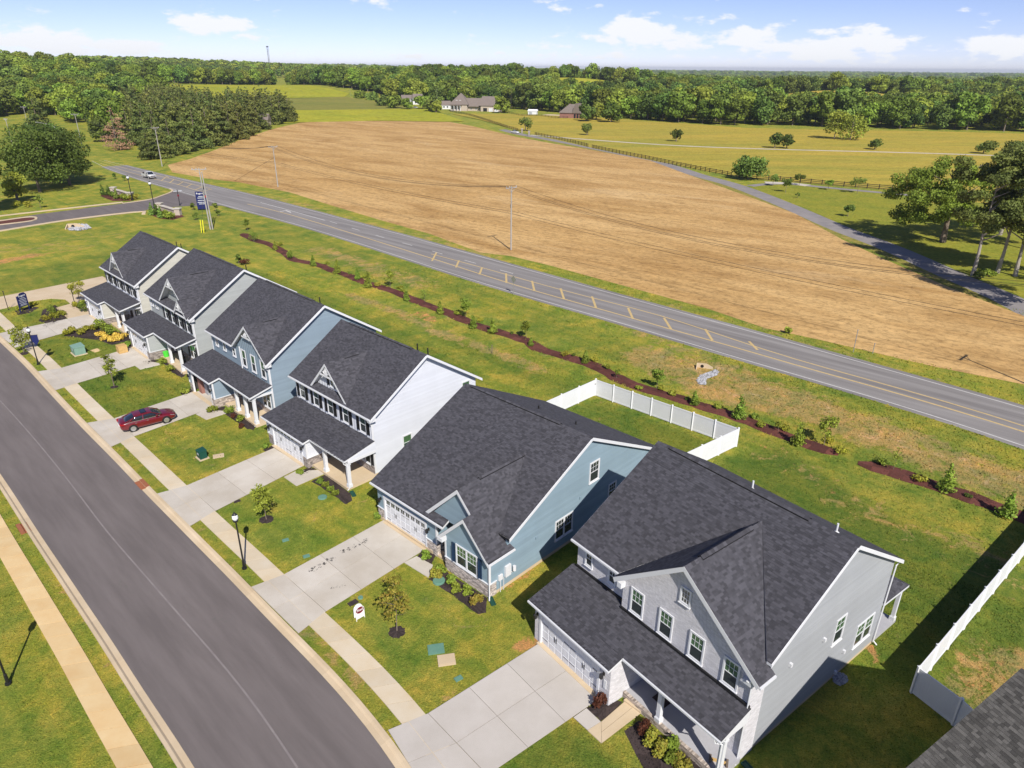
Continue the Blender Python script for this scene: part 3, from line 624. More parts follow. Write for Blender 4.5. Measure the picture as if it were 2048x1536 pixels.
    roof(h, [(-W-ov, e0, ez), (bx-.3, e0, ez), (bx-.3, 1.1, zat(1.1)), (-2.6, 1.1, zat(1.1)), (-2.6, 1.5, zat(1.5)), (ov, 1.5, zat(1.5)), (ov, ry, rz), (-W-ov, ry, rz)])
    roof(h, [(ov, bd+.4, zat(bd+.4)), (-W-ov, bd+.4, zat(bd+.4)), (-W-ov, ry, rz), (ov, ry, rz)])
    rk = MB(); rk.prism([(ov, 1.5, zat(1.5)-.24), (ov, ry, rz-.24), (ov, bd+.4, zat(bd+.4)-.24), (ov, bd+.4, zat(bd+.4)-.02), (ov, ry, rz-.02), (ov, 1.5, zat(1.5)-.02)], (.03, 0, 0)); rk.obj('rake_board', M['white'], h)
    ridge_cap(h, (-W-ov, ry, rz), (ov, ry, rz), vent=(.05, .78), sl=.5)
    # big gable slopes
    roof(h, [(xl, gy+.02, 3.3+.0), (xl, gy, 3.3), (xg, gy, zg), (xg, yk, zg)], 'gable_roof', th=.12)
    yb2 = e0 + (zs(ov)-ez)/sl
    xv = -1.94
    # the right-hand slope, bent round the bay peak
    roof(h, [(ov, 2.0, zs(ov)), (ov, -.4, zs(ov)), (xv, -.4, 5.28), (xv, gy, 5.28), (xg, gy, zg), (xg, yk, zg), (-.6, 1.55, zs(-.6))], 'gable_roof', th=.12)
    roof(h, [(-4.45, -.38, 5.28-1.0*2.51), (-4.45, -.4, 5.28-1.0*2.51), (xv, -.4, 5.28), (xv, 2.9, 5.28), (-4.45, 1.2, 5.28-1.0*2.51)], 'gable_roof', th=.12)
    rb = MB()
    rb.prism([(xg, gy-.012, zg), (xl, gy-.012, 3.3), (xl+.05, gy-.012, 3.02), (xg, gy-.012, zg-.3)][::-1], (0, .06, 0)); rb.prism([(xg, gy-.012, zg), (-2.0, gy-.012, zs(-2.0)), (-2.0, gy-.012, zs(-2.0)-.3), (xg, gy-.012, zg-.3)], (0, .06, 0))
    rb.prism([(xv, -.412, 5.28), (-4.45, -.412, 2.77), (-4.4, -.412, 2.5), (xv, -.412, 5.0)][::-1], (0, .06, 0)); rb.prism([(xv, -.412, 5.28), (ov, -.412, zs(ov)), (ov, -.412, zs(ov)-.2), (xv, -.412, 5.0)], (0, .06, 0))
    rb.obj('rake_board', M['white'], h)
    MB().box((-4.5, -.43, 2.45), (-4.0, .3, 2.72)).obj('eave_return', M['white'], h)
    zwb = zat(.62)
    wall(h, 'gable_wall', [(xl+.5, zwb-.1), (-2.0, zwb-.1), (-2.0, zs(-2.0)-.15), (xg, zg-.2)], F_front(.62), s5, cover=s5)
    MB().box((-.62, 1.44, zs(-.62)-.1), (ov+.01, 1.485, zat(1.5)+.01)).obj('flashing', M['black'], h)
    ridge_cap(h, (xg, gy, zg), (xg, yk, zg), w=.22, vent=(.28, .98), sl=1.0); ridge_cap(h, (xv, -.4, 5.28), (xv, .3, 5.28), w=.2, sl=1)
    MB().box((-W-ov, e0-.09, ez-.14), (bx-.3, e0-.01, ez-.02)).obj('gutter', M['white'], h); MB().box((ov+.01, -.4, zs(ov)-.13), (ov+.09, 2.0, zs(ov)-.02)).obj('gutter', M['white'], h)
    window(h, (.02, 10.5, 4.15), .95, 1.5, R(90), grid='3x2', top='glass'); window(h, (.02, 7.3, 1.1), 1.75, 1.45, R(90), grid='3x2', top='glass', twin=True); window(h, (.02, 12.9, 1.6), .8, 1.2, R(90), grid='3x2', top='glass')
    MB().tube([(ov+.02, -.3, 2.9), (.12, -.12, 2.6), (.12, -.12, .25), (.3, -.3, .12)], .045, 6).obj('downspout', M['white'], h)
    # utility meters on the side wall
    MB().box((.02, 1.35, .9), (.16, 1.85, 1.75)).box((.02, 1.95, .95), (.12, 2.0, 1.0)).box((.02, .75, .95), (.14, 1.1, 1.35)).tube([(.2, 2.1, 1.1), (.2, 2.1, 1.45)], .12, 8).tube([(.1, .9, 0), (.1, .9, .95)], .025, 6).tube([(.1, 1.2, 0), (.1, 1.2, 1.0)], .025, 6).obj('utility_meter', M['white'], h)
    for y, z in ((4.3, 2.3), (8.9, 3.3), (13.5, .5)): MB().box((.02, y, z), (.1, y+.16, z+.16)).obj('wall_vent', M['blue5'], h)
    for x, y in ((-7.2, 12.6), (-3.3, 12.4)): vent_pipe(h, x, y, zat(y), .3)
house_low()

# ---- brick-fronted house nearest the camera
def house_brick():
    h = empty('house', (11.23, 23.79, 0), R(37.5-90), label='two-storey house with white painted brick front and gray side, nearest the camera', cat='house', group='gabled houses in a row along the street')
    W, bd, ov = 12.35, 12.9, .3; ry, rz = 7.0, 10.0; e0, ez = .1, 5.75; sl = (rz-ez)/(ry-e0); th = .17
    zat = lambda y: ez + sl*(y-e0) if y <= ry else rz - sl*(y-ry)
    gy, ze, zw = -2.82, 2.83, 3.74; lsl = (zw-ze)/3.12; zl = lambda y: zw + lsl*y; gx = -6.15; pey = -2.12; py = -1.6
    bk, sd = M['brickw'], M['gray']
    MB().box((-W-.0, .02, 0), (-.0, bd, .25)).obj('foundation', M['concw'], h)
    wall(h, 'side_wall', [(1.1, .22), (bd, .22), (bd, zat(bd)-th), (ry, rz-th), (.8, zat(.8)-th), (.8, 5.6), (1.1, 5.6)], F_right(0), sd, cover=sd, exp=.16, lift=.012)
    wall(h, 'side_wall', [(.6, .22), (bd, .22), (bd, zat(bd)-th), (ry, rz-th), (.6, zat(.6)-th)], F_left(-W), sd, cover=sd, exp=.16, lift=.012)
    wall(h, 'back_wall', [(-W, .22), (0, .22), (0, zat(bd)-th), (-W, zat(bd)-th)], F_back(bd), sd)
    wall(h, 'brick_corner', [(-.02, 0), (1.1, 0), (1.1, 5.62), (-.02, 5.62)], F_right(.03), M['mortarw'], cover=bk, ckind='brick')
    # brick gable front
    gl, gr, ax, az = -8.75, .42, -4.3, 9.3; gz = 5.72; gs = (az-gz)/(ax-gl); gs2 = (az-gz)/(gr-ax)
    wall(h, 'brick_wall', [(-8.3, 3.2), (0.03, 3.2), (.03, gz-.05), (ax, az-.32), (-8.3, gz+.12)], F_front(0), M['mortarw'], cover=bk, ckind='brick')
    wall(h, 'brick_wall', [(gx, .25), (0.03, .25), (.03, 3.19), (gx, 3.19)], F_front(0), M['mortarw'], cover=bk, ckind='brick')
    wall(h, 'brick_wall', [(0, 3.2), (.6, 3.2), (.6, gz), (0, gz)], F_left(-8.3), M['mortarw'], cover=bk, ckind='brick')
    wall(h, 'brick_wall', [(-W, 3.2), (-8.3, 3.2), (-8.3, zat(.36)-th), (-W, zat(.36)-th)], F_front(.36), M['mortarw'], cover=bk, ckind='brick')
    # main roof
    yk = e0 + (az-ez)/sl
    roof(h, [(-W-ov, e0, ez), (gl, e0, ez), (ax, yk, az), (.05, .75, zat(.75)), (ov, .75, zat(.75)), (ov, ry, rz), (-W-ov, ry, rz)])
    roof(h, [(ov, bd+.4, zat(bd+.4)), (-W-ov, bd+.4, zat(bd+.4)), (-W-ov, ry, rz), (ov, ry, rz)])
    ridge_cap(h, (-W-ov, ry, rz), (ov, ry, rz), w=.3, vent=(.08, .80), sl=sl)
    rk = MB(); rk.prism([(ov, .75, zat(.75)-.24), (ov, ry, rz-.24), (ov, bd+.4, zat(bd+.4)-.24), (ov, bd+.4, zat(bd+.4)-.02), (ov, ry, rz-.02), (ov, .75, zat(.75)-.02)], (.03, 0, 0)); rk.obj('rake_board', M['white'], h)
    rk = MB(); rk.prism([(-W-ov, e0, ez-.24), (-W-ov, ry, rz-.24), (-W-ov, bd+.4, zat(bd+.4)-.24), (-W-ov, bd+.4, zat(bd+.4)-.02), (-W-ov, ry, rz-.02), (-W-ov, e0, ez-.02)], (-.03, 0, 0)); rk.obj('rake_board', M['white'], h)
    # cross gable
    yf = -.38
    roof(h, [(gl, yf+.6, gz), (gl, yf, gz), (ax, yf, az), (ax, yk, az)], 'gable_roof', th=.13)
    roof(h, [(gr+.1, .85, gz-.08), (gr+.1, yf, gz-.08), (ax, yf, az), (ax, yk, az), (.05, .85, gz-.08+gs2*(gr+.05))], 'gable_roof', th=.13)
    rb = MB(); rb.prism([(ax, yf-.012, az), (gl, yf-.012, gz), (gl+.1, yf-.012, gz-.26), (ax, yf-.012, az-.3)][::-1], (0, .05, 0)); rb.prism([(ax, yf-.012, az), (gr+.1, yf-.012, gz-.08), (gr, yf-.012, gz-.32), (ax, yf-.012, az-.3)], (0, .05, 0)); rb.obj('rake_board', M['white'], h)
    MB().box((-8.45, yf+.02, gz-.45), (-8.15, .05, gz-.1)).obj('eave_return', M['white'], h); MB().prism([(.08, yf+.04, gz-.5), (-.5, yf+.04, gz-.5), (.08, yf+.04, gz-.15)], (0, .38, 0)).obj('eave_return', M['white'], h)
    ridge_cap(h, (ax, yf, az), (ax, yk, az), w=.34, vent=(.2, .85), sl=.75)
    MB().box((-W-ov, e0-.1, ez-.14), (gl+.05, e0-.01, ez-.02)).box((gr+.11, yf, gz-.22), (gr+.19, .85, gz-.1)).obj('gutter', M['white'], h)
    # lean-to roof
    roof(h, [(-W-ov, gy-.3, ze), (gx+.12, gy-.3, ze), (gx+.12, pey, zl(pey)), (ov*.6, pey, zl(pey)), (ov*.6, -.02, zl(0)), (-8.3, -.02, zl(0)), (-8.3, .34, zl(.34)), (-W-ov, .34, zl(.34))], 'porch_roof')
    MB().box((-W-ov, gy-.38, ze-.13), (gx+.12, gy-.31, ze-.02)).box((gx+.14, pey-.08, zl(pey)-.13), (ov*.6, pey-.01, zl(pey)-.02)).obj('gutter', M['white'], h)
    MB().box((-8.3, -.12, zl(0)), (.1, -.025, zl(0)+.14)).box((-W, .25, zl(.35)), (-8.3, .345, zl(.35)+.14)).obj('flashing', M['black'], h)
    # garage
    d0, d1, hh = -11.75, -7.05, 2.15; zt = zl(gy)-.19
    for xa, xb in ((-W, d0-.14), (d1+.14, gx)):
        wall(h, 'garage_wall', [(xa, 0), (xb, 0), (xb, zt), (xa, zt)], F_front(gy), M['mortarw'], cover=bk, ckind='brick')
    wall(h, 'garage_wall', [(d0-.14, hh+.22), (d1+.14, hh+.22), (d1+.14, zt), (d0-.14, zt)], F_front(gy), M['mortarw'], cover=bk, ckind='brick')
    MB().box((d0-.16, gy-.05, 0), (d0, gy+.12, hh+.06)).box((d1, gy-.05, 0), (d1+.16, gy+.12, hh+.06)).box((d0-.18, gy-.06, hh+.06), (d1+.18, gy+.12, hh+.24)).obj('door_trim', M['white'], h)
    MB().box((d0-.18, gy-.22, 0), (d1+.18, gy+.12, .085)).obj('threshold', M['concw'], h)
    garage_door(h, d0, d1, gy+.1, hh, False); wall_lamp(h, d0-.35, gy-.03, 2.0); wall_lamp(h, d1+.45, gy-.03, 2.0)
    MB().box((d1+.5, gy-.06, 1.1), (d1+.68, gy-.02, 1.65)).obj('house_number_plaque', M['white'], h)
    wall(h, 'garage_wall', [(gy, 0), (0, 0), (0, zl(0)-.19), (gy, zl(gy)-.19)], F_right(gx), M['mortarw'], cover=bk, ckind='brick')
    wall(h, 'garage_wall', [(gy, 0), (.6, 0), (.6, zl(.6)-.19), (gy, zl(gy)-.19)], F_left(-W), M['mortarw'], cover=bk, ckind='brick')
    # porch: gray painted slab with brick edge, two posts, open right end
    MB().box((gx+.02, py-.05, 0), (.12, -.01, .34)).obj('porch_floor', M['porchg'], h)
    pe = MB(); rows(pe, [(gx+.02, .0), (.18, 0), (.18, .38), (gx+.02, .38)], ((0, py-.14, 0), (1, 0, 0), (0, 0, 1), (0, -1, 0)), .075, .22, .01, gap=.01, lip=False); rows(pe, [(gx+.02, 0), (.18, 0), (.18, .2), (gx+.02, .2)], ((0, py-.15, .385), (1, 0, 0), (0, 1, 0), (0, 0, 1)), .2, .075, .012, gap=.01, lip=False)
    pe.box((gx+.02, py-.138, 0), (.18, py-.052, .383), 1); pe.obj('porch_edging', [M['stone'], M['mortar']], h)
    MB().box((gx+.05, py-.1, zl(py)-.5), (.14, py+.1, zl(py)-.22)).box((-.08, py+.1, zl(py)-.5), (.12, -.02, zl(py)-.22)).obj('porch_beam', M['white'], h)
    wall(h, 'porch_gable', [(py-.1, zl(py)-.2), (0, zl(py)-.2), (0, zl(0)-.17), (py-.1, zl(py)-.18)], F_right(.14), M['white'], th=.06)
    for x in (-3.75, 0.0): post(h, x, py+.02, .34, zl(py)-.5, .24)
    MB().box((-5.4, -.1, .35), (-4.4, .0, 2.5)).obj('front_door', M['door'], h); MB().box((-4.95, -.75, .345), (-4.1, -.2, .37)).obj('door_mat', M['mulchd'], h)
    window(h, (-1.6, -.04, 1.0), 1.7, 1.6, grid=None, top='glassd', twin=True)
    MB().box((-4.3, py-.6, 0), (-3.9, py-.16, .16)).obj('porch_step', M['concw'], h) if False else None
    # windows
    for i, x in enumerate((-7.2, -5.2, -3.2, -1.15)): window(h, (x, -.03, 4.12), .76, 1.46, grid='3x2', top='glassg')
    window(h, (-4.22, -.03, 6.95), .50, .82, grid='3x3', top='glass', double=False)
    for x in (-11.35, -9.45): window(h, (x, .33, 4.5), .46, .95, grid='2x2', top='glass')
    window(h, (.0, 7.85, 3.15), .85, 1.6, R(90), grid='2x2', top='glassg'); window(h, (.0, 11.15, 1.25), 1.75, 1.5, R(90), grid='2x2', top='glassg', twin=True)
    for y, z in ((3.1, 4.3), (6.2, 4.1), (9.0, 1.6), (8.6, .3)): MB().box((0, y, z), (.14, y+.14, z+.22)).obj('wall_vent', M['white'], h)
    # downspouts
    MB().tube([(-.1, yf-.02, gz-.2), (.02, -.1, gz-.6), (.02, -.1, .3), (.1, -.35, .1)], .045, 6).obj('downspout', M['white'], h)
    MB().tube([(-.15, pey-.05, zl(pey)-.12), (-.1, pey-.04, zl(pey)-.32), (.02, py-.15, zl(pey)-.6), (.02, py-.15, .2), (.1, py-.4, .1)], .045, 6).obj('downspout', M['white'], h)
    MB().tube([(.2, bd+.35, zat(bd+.4)-.1), (.1, bd+.1, zat(bd)-.6), (.08, bd-.05, .3), (.3, bd, .1)], .045, 6).obj('downspout', M['white'], h)
    for x in (-6.2, -1.2): vent_pipe(h, x, ry+.6, rz-.35, .5, 'white')
    # back porch roof and posts
    roof(h, [(ov-.2, bd+3.1, 2.85), (-4.2, bd+3.1, 2.85), (-3.2, bd+1.6, 3.6), (-1.2, bd+1.6, 3.6)], 'back_porch_roof'); roof(h, [(ov-.2, bd, 3.0), (ov-.2, bd+3.1, 2.85), (-1.2, bd+1.6, 3.6), (-1.2, bd, 3.62)], 'back_porch_roof')
    roof(h, [(-4.2, bd+3.1, 2.85), (-4.2, bd, 3.0), (-3.2, bd, 3.62), (-3.2, bd+1.6, 3.6)], 'back_porch_roof'); roof(h, [(-1.2, bd, 3.61), (-1.2, bd+1.6, 3.6), (-3.2, bd+1.6, 3.6), (-3.2, bd, 3.61)][::-1], 'back_porch_roof', shingle=True)
    MB().box((-4, bd, 0), (0, bd+2.9, .2)).obj('porch_floor', M['porchg'], h); post(h, -.15, bd+2.7, .2, 2.7, .2); post(h, -3.9, bd+2.7, .2, 2.7, .2)
house_brick()

# ---- neighbour at the right edge: only its roof is in view
def house_edge():
    A = R(22.5); ux = (math.sin(A), -math.cos(A)); uy = (math.cos(A), math.sin(A)); W, ov, ry = 12.5, .35, 6.9; H6 = (11.23, 23.79); u6, v6 = (.6088, -.7934), (.7934, .6088)
    rl = (H6[0] + 8.05*u6[0] + 4.55*v6[0], H6[1] + 8.05*u6[1] + 4.55*v6[1]); O = (rl[0] + ux[0]*(W+ov) - uy[0]*ry, rl[1] + ux[1]*(W+ov) - uy[1]*ry)
    h = empty('house', (O[0], O[1], 0), A - math.pi/2, label='neighbouring house of which only a taupe gray roof slope shows at the bottom right corner', cat='house', group='gabled houses in a row along the street')
    rz, sl, bd = 10.0, .6, 13; e0 = -.4; ez = rz - sl*(ry-e0); zat = lambda y: ez + sl*(y-e0) if y <= ry else rz - sl*(y-ry); sd = M['gray2']
    MB().box((-W, 0, 0), (0, bd, .25)).obj('foundation', M['concw'], h)
    sp = [(0, .25), (bd, .25), (bd, zat(bd)-.17), (ry, rz-.17), (0, zat(0)-.17)]
    wall(h, 'side_wall', sp, F_right(0), sd, cover=sd); wall(h, 'side_wall', sp, F_left(-W), sd, cover=sd)
    wall(h, 'back_wall', [(-W, .25), (0, .25), (0, zat(bd)-.17), (-W, zat(bd)-.17)], F_back(bd), sd); wall(h, 'front_wall', [(-W, .25), (0, .25), (0, zat(0)-.17), (-W, zat(0)-.17)], F_front(0), sd, cover=sd)
    roof(h, [(-W-ov, e0, ez), (ov, e0, ez), (ov, ry, rz), (-W-ov, ry, rz)], m='shingle_b'); roof(h, [(ov, bd+.4, zat(bd+.4)), (-W-ov, bd+.4, zat(bd+.4)), (-W-ov, ry, rz), (ov, ry, rz)], m='shingle_b')
    ridge_cap(h, (-W-ov, ry, rz), (ov, ry, rz), m='shingle_b', sl=sl)
    for x in (-10.5, -8, -5.5, -3): window(h, (x, -.03, 4.0), .85, 1.4, grid=None)
    garage_door(h, -11.6, -6.9, -.08, 2.15); MB().box((-5.2, -.1, .2), (-4.2, 0, 2.3)).obj('front_door', M['door'], h)
house_edge()
# ------------------------------------------------------------------ terrain
BUMPS = [(-60, 930, 260, 170, 14), (110, 735, 150, 85, -9), (78, 905, 85, 60, 10), (300, 720, 95, 50, 15), (275, 600, 120, 70, -7), (560, 900, 200, 70, 9)]
def hgt(x, y):
    d = np.hypot(x, y)
    h = 26*np.exp(-((x+600)/250)**2 - ((y-760)/240)**2)
    for cx, cy, rx, ry_, a in BUMPS: h = h + a*np.exp(-((x-cx)/rx)**2 - ((y-cy)/ry_)**2)
    w = np.clip((d-1100)/900, 0, 1); w = w*w*(3-2*w)
    lf = 1/(1+np.exp((x/np.maximum(y, 1) + .12)/.12))          # the country rises a little on the left
    h = h + w*(-11 + 4*np.sin(x/410+1.3)*np.sin(y/530+.4) + 3*np.sin(x/170+y/260) + lf*36)
    return h
def smooth_mask(P, poly_or_line, width, soft):
    L = np.array(poly_or_line, float); best = np.full(len(P), 1e9)
    for a, b in zip(L[:-1], L[1:]):
        d = b - a; t = np.clip(((P - a) @ d) / (d @ d + 1e-9), 0, 1); best = np.minimum(best, np.hypot(*(P - (a + t[:, None]*d)).T))
    return np.clip(1 - (best - width)/soft, 0, 1)
def inpoly(P, poly):
    x, y = P[:, 0], P[:, 1]; r = np.zeros(len(P), bool); n = len(poly)
    for i in range(n):
        (a, b), (c, d) = poly[i], poly[(i+1) % n]
        cond = (b > y) != (d > y); r ^= cond & (x < (c-a)*(y-b)/(d-b+1e-12) + a)
    return r
def blur_poly(P, poly, soft): # inside = 1, fading outwards over soft metres
    return np.maximum(inpoly(P, poly).astype(float), smooth_mask(P, list(poly) + [poly[0]], 0, soft))
def axis(lo, hi, fine_lo, fine_hi, step, grow=1.13):
    a = list(np.arange(fine_lo, fine_hi + step/2, step)); s = step; x = fine_hi
    while x < hi: s = s*grow if (s < 8 or x > 1250) else s; x += s; a.append(x)
    s = step; x = fine_lo
    while x > lo: s = s*grow if (s < 8 or x < -900) else s; x -= s; a.insert(0, x)
    return np.array(a)
def masks(P):
    dry = np.zeros(len(P)); dark = np.zeros(len(P)); dirt = np.zeros(len(P))
    def add(a, m, k): np.maximum(a, m*k, out=a)
    for ln, w, so, k in (
        ([(-24.24, 100.41), (-18.86, 95.26), (-13.12, 89.33), (-9.29, 84.54), (-2.68, 78.56), (3.14, 72.55)], .5, 1.6, .75), ([(20.85, 56.08), (23.13, 52.15), (25.48, 49.39), (26.84, 46.84)], .3, 1.6, .45),
        ([(16.25, 76.56), (19.14, 73.60), (22.78, 72.23), (27.01, 66.38), (30.08, 63.47), (32.47, 59.71), (35.80, 56.80), (38.14, 52.80), (40.89, 49.61), (45.28, 45.05)], 2.2, 3.0, .85),
        ([(21.35, 68.80), (24.90, 66.34), (28.34, 64.25)], 2.6, 2.4, .85), ([(14.94, 87.98), (19.45, 80.72), (24.51, 74.44), (28.72, 68.29)], .6, 2.5, .6), ([(25.68, 68.89), (33.40, 61.85), (39.39, 55.00), (43.27, 50.82)], .5, 2, .6),
        ([(-35.77, 128.31), (-28.67, 121.12), (-21.16, 113.09), (-13.71, 105.98)], 1.6, 3, .6), ([(-30.06, 136.78), (-20.45, 125.00), (-10.56, 114.98), (-3.52, 104.89)], .5, 2.2, .45), ([(17.85, 72.84), (20.75, 70.80)], 2.5, 2, .7),
        ([(8.26, 67.27), (13.59, 61.51), (18.71, 58.47), (22.99, 54.29), (26.05, 49.78)], 1., 3, .35), ([(26.54, 46.14), (29.47, 44.18), (31.88, 41.75), (34.72, 37.94)], 1.2, 3, .45), ([(-20.29, 137.12), (-6.71, 121.81), (5.97, 109.36), (20.22, 99.10), (31.66, 88.37), (44.12, 73.37), (51.54, 63.28)], .4, 2.0, .45),
        ([(-65.22, 107.34), (-65.10, 116.58), (-65.02, 123.56)], .8, 2.5, .3), ([(-87.76, 134.76), (-82.52, 139.40), (-70.61, 135.36)], 2, 4, .35), ([(-93.77, 126.39), (-89.12, 127.71), (-81.63, 130.77)], 3, 4, .45), ([(-111.02, 223.77), (-83.30, 200.31), (-59.30, 181.12), (-36.22, 156.37), (-16.37, 137.26), (-2.30, 121.95)], 1.2, 3.5, .55), ([(-42.52, 126.16), (-33.05, 117.56), (-24.37, 108.50), (-16.82, 100.61), (-10.07, 92.57), (-4.25, 86.55), (1.56, 80.33), (7.15, 73.35)], 1.0, 2.2, .35),
        ([(-35.69, 43.00), (-31.93, 39.24), (-27.08, 34.34), (-22.56, 29.90), (-18.81, 26.20), (-15.99, 23.34)], .2, 1.0, .5), ([(-28.18, 35.72), (-26.64, 34.12)], .2, .6, .6), ([(-12.13, 32.56), (-10.49, 30.78), (-8.97, 29.12), (-7.96, 28.26)], .3, .6, .75), ([(-23.69, 43.16), (-20.98, 40.50), (-18.25, 37.82)], .1, .5, .4), ([(-35.33, 54.45), (-32.00, 51.31), (-29.61, 48.97)], .1, .5, .3), ([(-4.92, 26.02), (-0.56, 29.75), (1.18, 31.05)], .02, .5, .5), ([(-10.39, 34.30), (-8.60, 36.67), (-7.51, 38.21)], .1, .6, .45), ([(-5.13, 35.04), (-2.73, 32.45), (-1.85, 33.09)], .2, .8, .5), ([(-34.18, 58.59), (-27.55, 53.94), (-24.82, 51.42)], .8, 1.5, .38), ([(-14.10, 44.25), (-11.72, 45.61)], .5, 1.5, .35), ([(-0.69, 37.01), (1.35, 39.65), (2.83, 41.38)], .4, .9, .55)): add(dry, smooth_mask(P, ln, w, so), k*.82)
    for ln, w, so, k in (([(-88.74, 113.91), (-88.08, 117.88), (-86.46, 120.71), (-85.21, 122.91)], .8, 2.6, .75), ([(-84.12, 124.05), (-80.32, 126.83), (-78.42, 130.06)], .2, 1.8, .55), ([(-78.42, 130.06), (-74.44, 135.23), (-72.70, 139.75)], .1, 1.4, .35), ([(21.91, 56.57), (23.73, 53.87), (25.37, 50.16), (26.10, 47.90)], .05, .5, .7), ([(-12.78, 92.07), (-10.77, 89.39)], .6, 1.2, .7), ([(16.53, 78.16), (22.40, 72.94), (29.71, 65.21)], .1, 1.0, .55), ([(8.36, 68.30), (11.79, 66.09)], .2, 1.2, .5),
        ([(-0.68, 36.03), (0.64, 37.53), (2.40, 39.67)], .2, .8, .7), ([(0.59, 31.04), (1.63, 31.61)], .3, .7, .9), ([(21.29, 31.10), (21.41, 30.42)], .2, .5, .8), ([(-60.44, 184.83), (-49.90, 174.41)], .8, 2.5, .5)): add(dirt, smooth_mask(P, ln, w, so), k)
    add(dirt, inpoly(P, [(24.34, 29.46), (27.97, 32.45), (33.33, 29.37), (25.39, 23.43), (24.16, 26.29)]).astype(float), .42); add(dry, inpoly(P, [(24.34, 29.46), (27.97, 32.45), (33.33, 29.37), (25.39, 23.43), (24.16, 26.29)]).astype(float), .5)
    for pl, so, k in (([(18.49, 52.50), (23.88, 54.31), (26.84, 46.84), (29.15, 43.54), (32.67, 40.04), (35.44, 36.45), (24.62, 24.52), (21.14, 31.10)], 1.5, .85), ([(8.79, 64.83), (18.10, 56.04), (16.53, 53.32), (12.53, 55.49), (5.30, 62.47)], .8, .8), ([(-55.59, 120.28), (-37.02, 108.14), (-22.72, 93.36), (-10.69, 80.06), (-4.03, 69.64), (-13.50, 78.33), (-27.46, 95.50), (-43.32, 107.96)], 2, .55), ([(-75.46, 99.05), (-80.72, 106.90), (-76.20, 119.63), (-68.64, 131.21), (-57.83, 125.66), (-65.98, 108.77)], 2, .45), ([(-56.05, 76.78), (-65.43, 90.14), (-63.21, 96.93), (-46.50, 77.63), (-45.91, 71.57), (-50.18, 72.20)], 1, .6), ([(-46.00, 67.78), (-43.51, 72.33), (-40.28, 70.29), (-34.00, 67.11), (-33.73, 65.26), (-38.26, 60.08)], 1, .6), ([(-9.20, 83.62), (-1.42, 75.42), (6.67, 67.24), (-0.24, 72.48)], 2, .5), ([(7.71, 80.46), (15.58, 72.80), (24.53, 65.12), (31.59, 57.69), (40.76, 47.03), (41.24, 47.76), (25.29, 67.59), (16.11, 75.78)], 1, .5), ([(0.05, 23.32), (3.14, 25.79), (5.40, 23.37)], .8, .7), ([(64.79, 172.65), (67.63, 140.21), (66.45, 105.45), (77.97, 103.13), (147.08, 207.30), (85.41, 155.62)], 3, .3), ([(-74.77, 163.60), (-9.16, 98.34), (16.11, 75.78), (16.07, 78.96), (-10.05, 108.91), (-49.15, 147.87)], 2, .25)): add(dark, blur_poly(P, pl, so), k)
    return (('dry', dry), ('dark', dark), ('dirt', dirt))
def make_ground():
    X = axis(-9000, 9000, -110, 90, .8, 1.11); Y = axis(-600, 13000, 8, 175, .8, 1.09)
    gx, gy = np.meshgrid(X, Y); P = np.stack([gx.ravel(), gy.ravel()], 1); z = hgt(P[:, 0], P[:, 1])
    v = np.column_stack([P, z]); nx, ny = len(X), len(Y)
    i = np.arange(nx*ny).reshape(ny, nx); f = np.stack([i[:-1, :-1], i[:-1, 1:], i[1:, 1:], i[1:, :-1]], -1).reshape(-1, 4)
    me = bpy.data.meshes.new('ground'); me.vertices.add(len(v)); me.vertices.foreach_set('co', v.ravel()); me.loops.add(f.size); me.loops.foreach_set('vertex_index', f.ravel())
    me.polygons.add(len(f)); me.polygons.foreach_set('loop_start', np.arange(len(f))*4); me.polygons.foreach_set('loop_total', np.full(len(f), 4)); me.update(calc_edges=True)
    me.materials.append(ground_mat())
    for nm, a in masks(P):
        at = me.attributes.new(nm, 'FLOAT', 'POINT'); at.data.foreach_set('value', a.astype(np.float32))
    o = mk('ground', me, kind='structure')
    me.polygons.foreach_set('use_smooth', np.ones(len(f), bool))
    return o
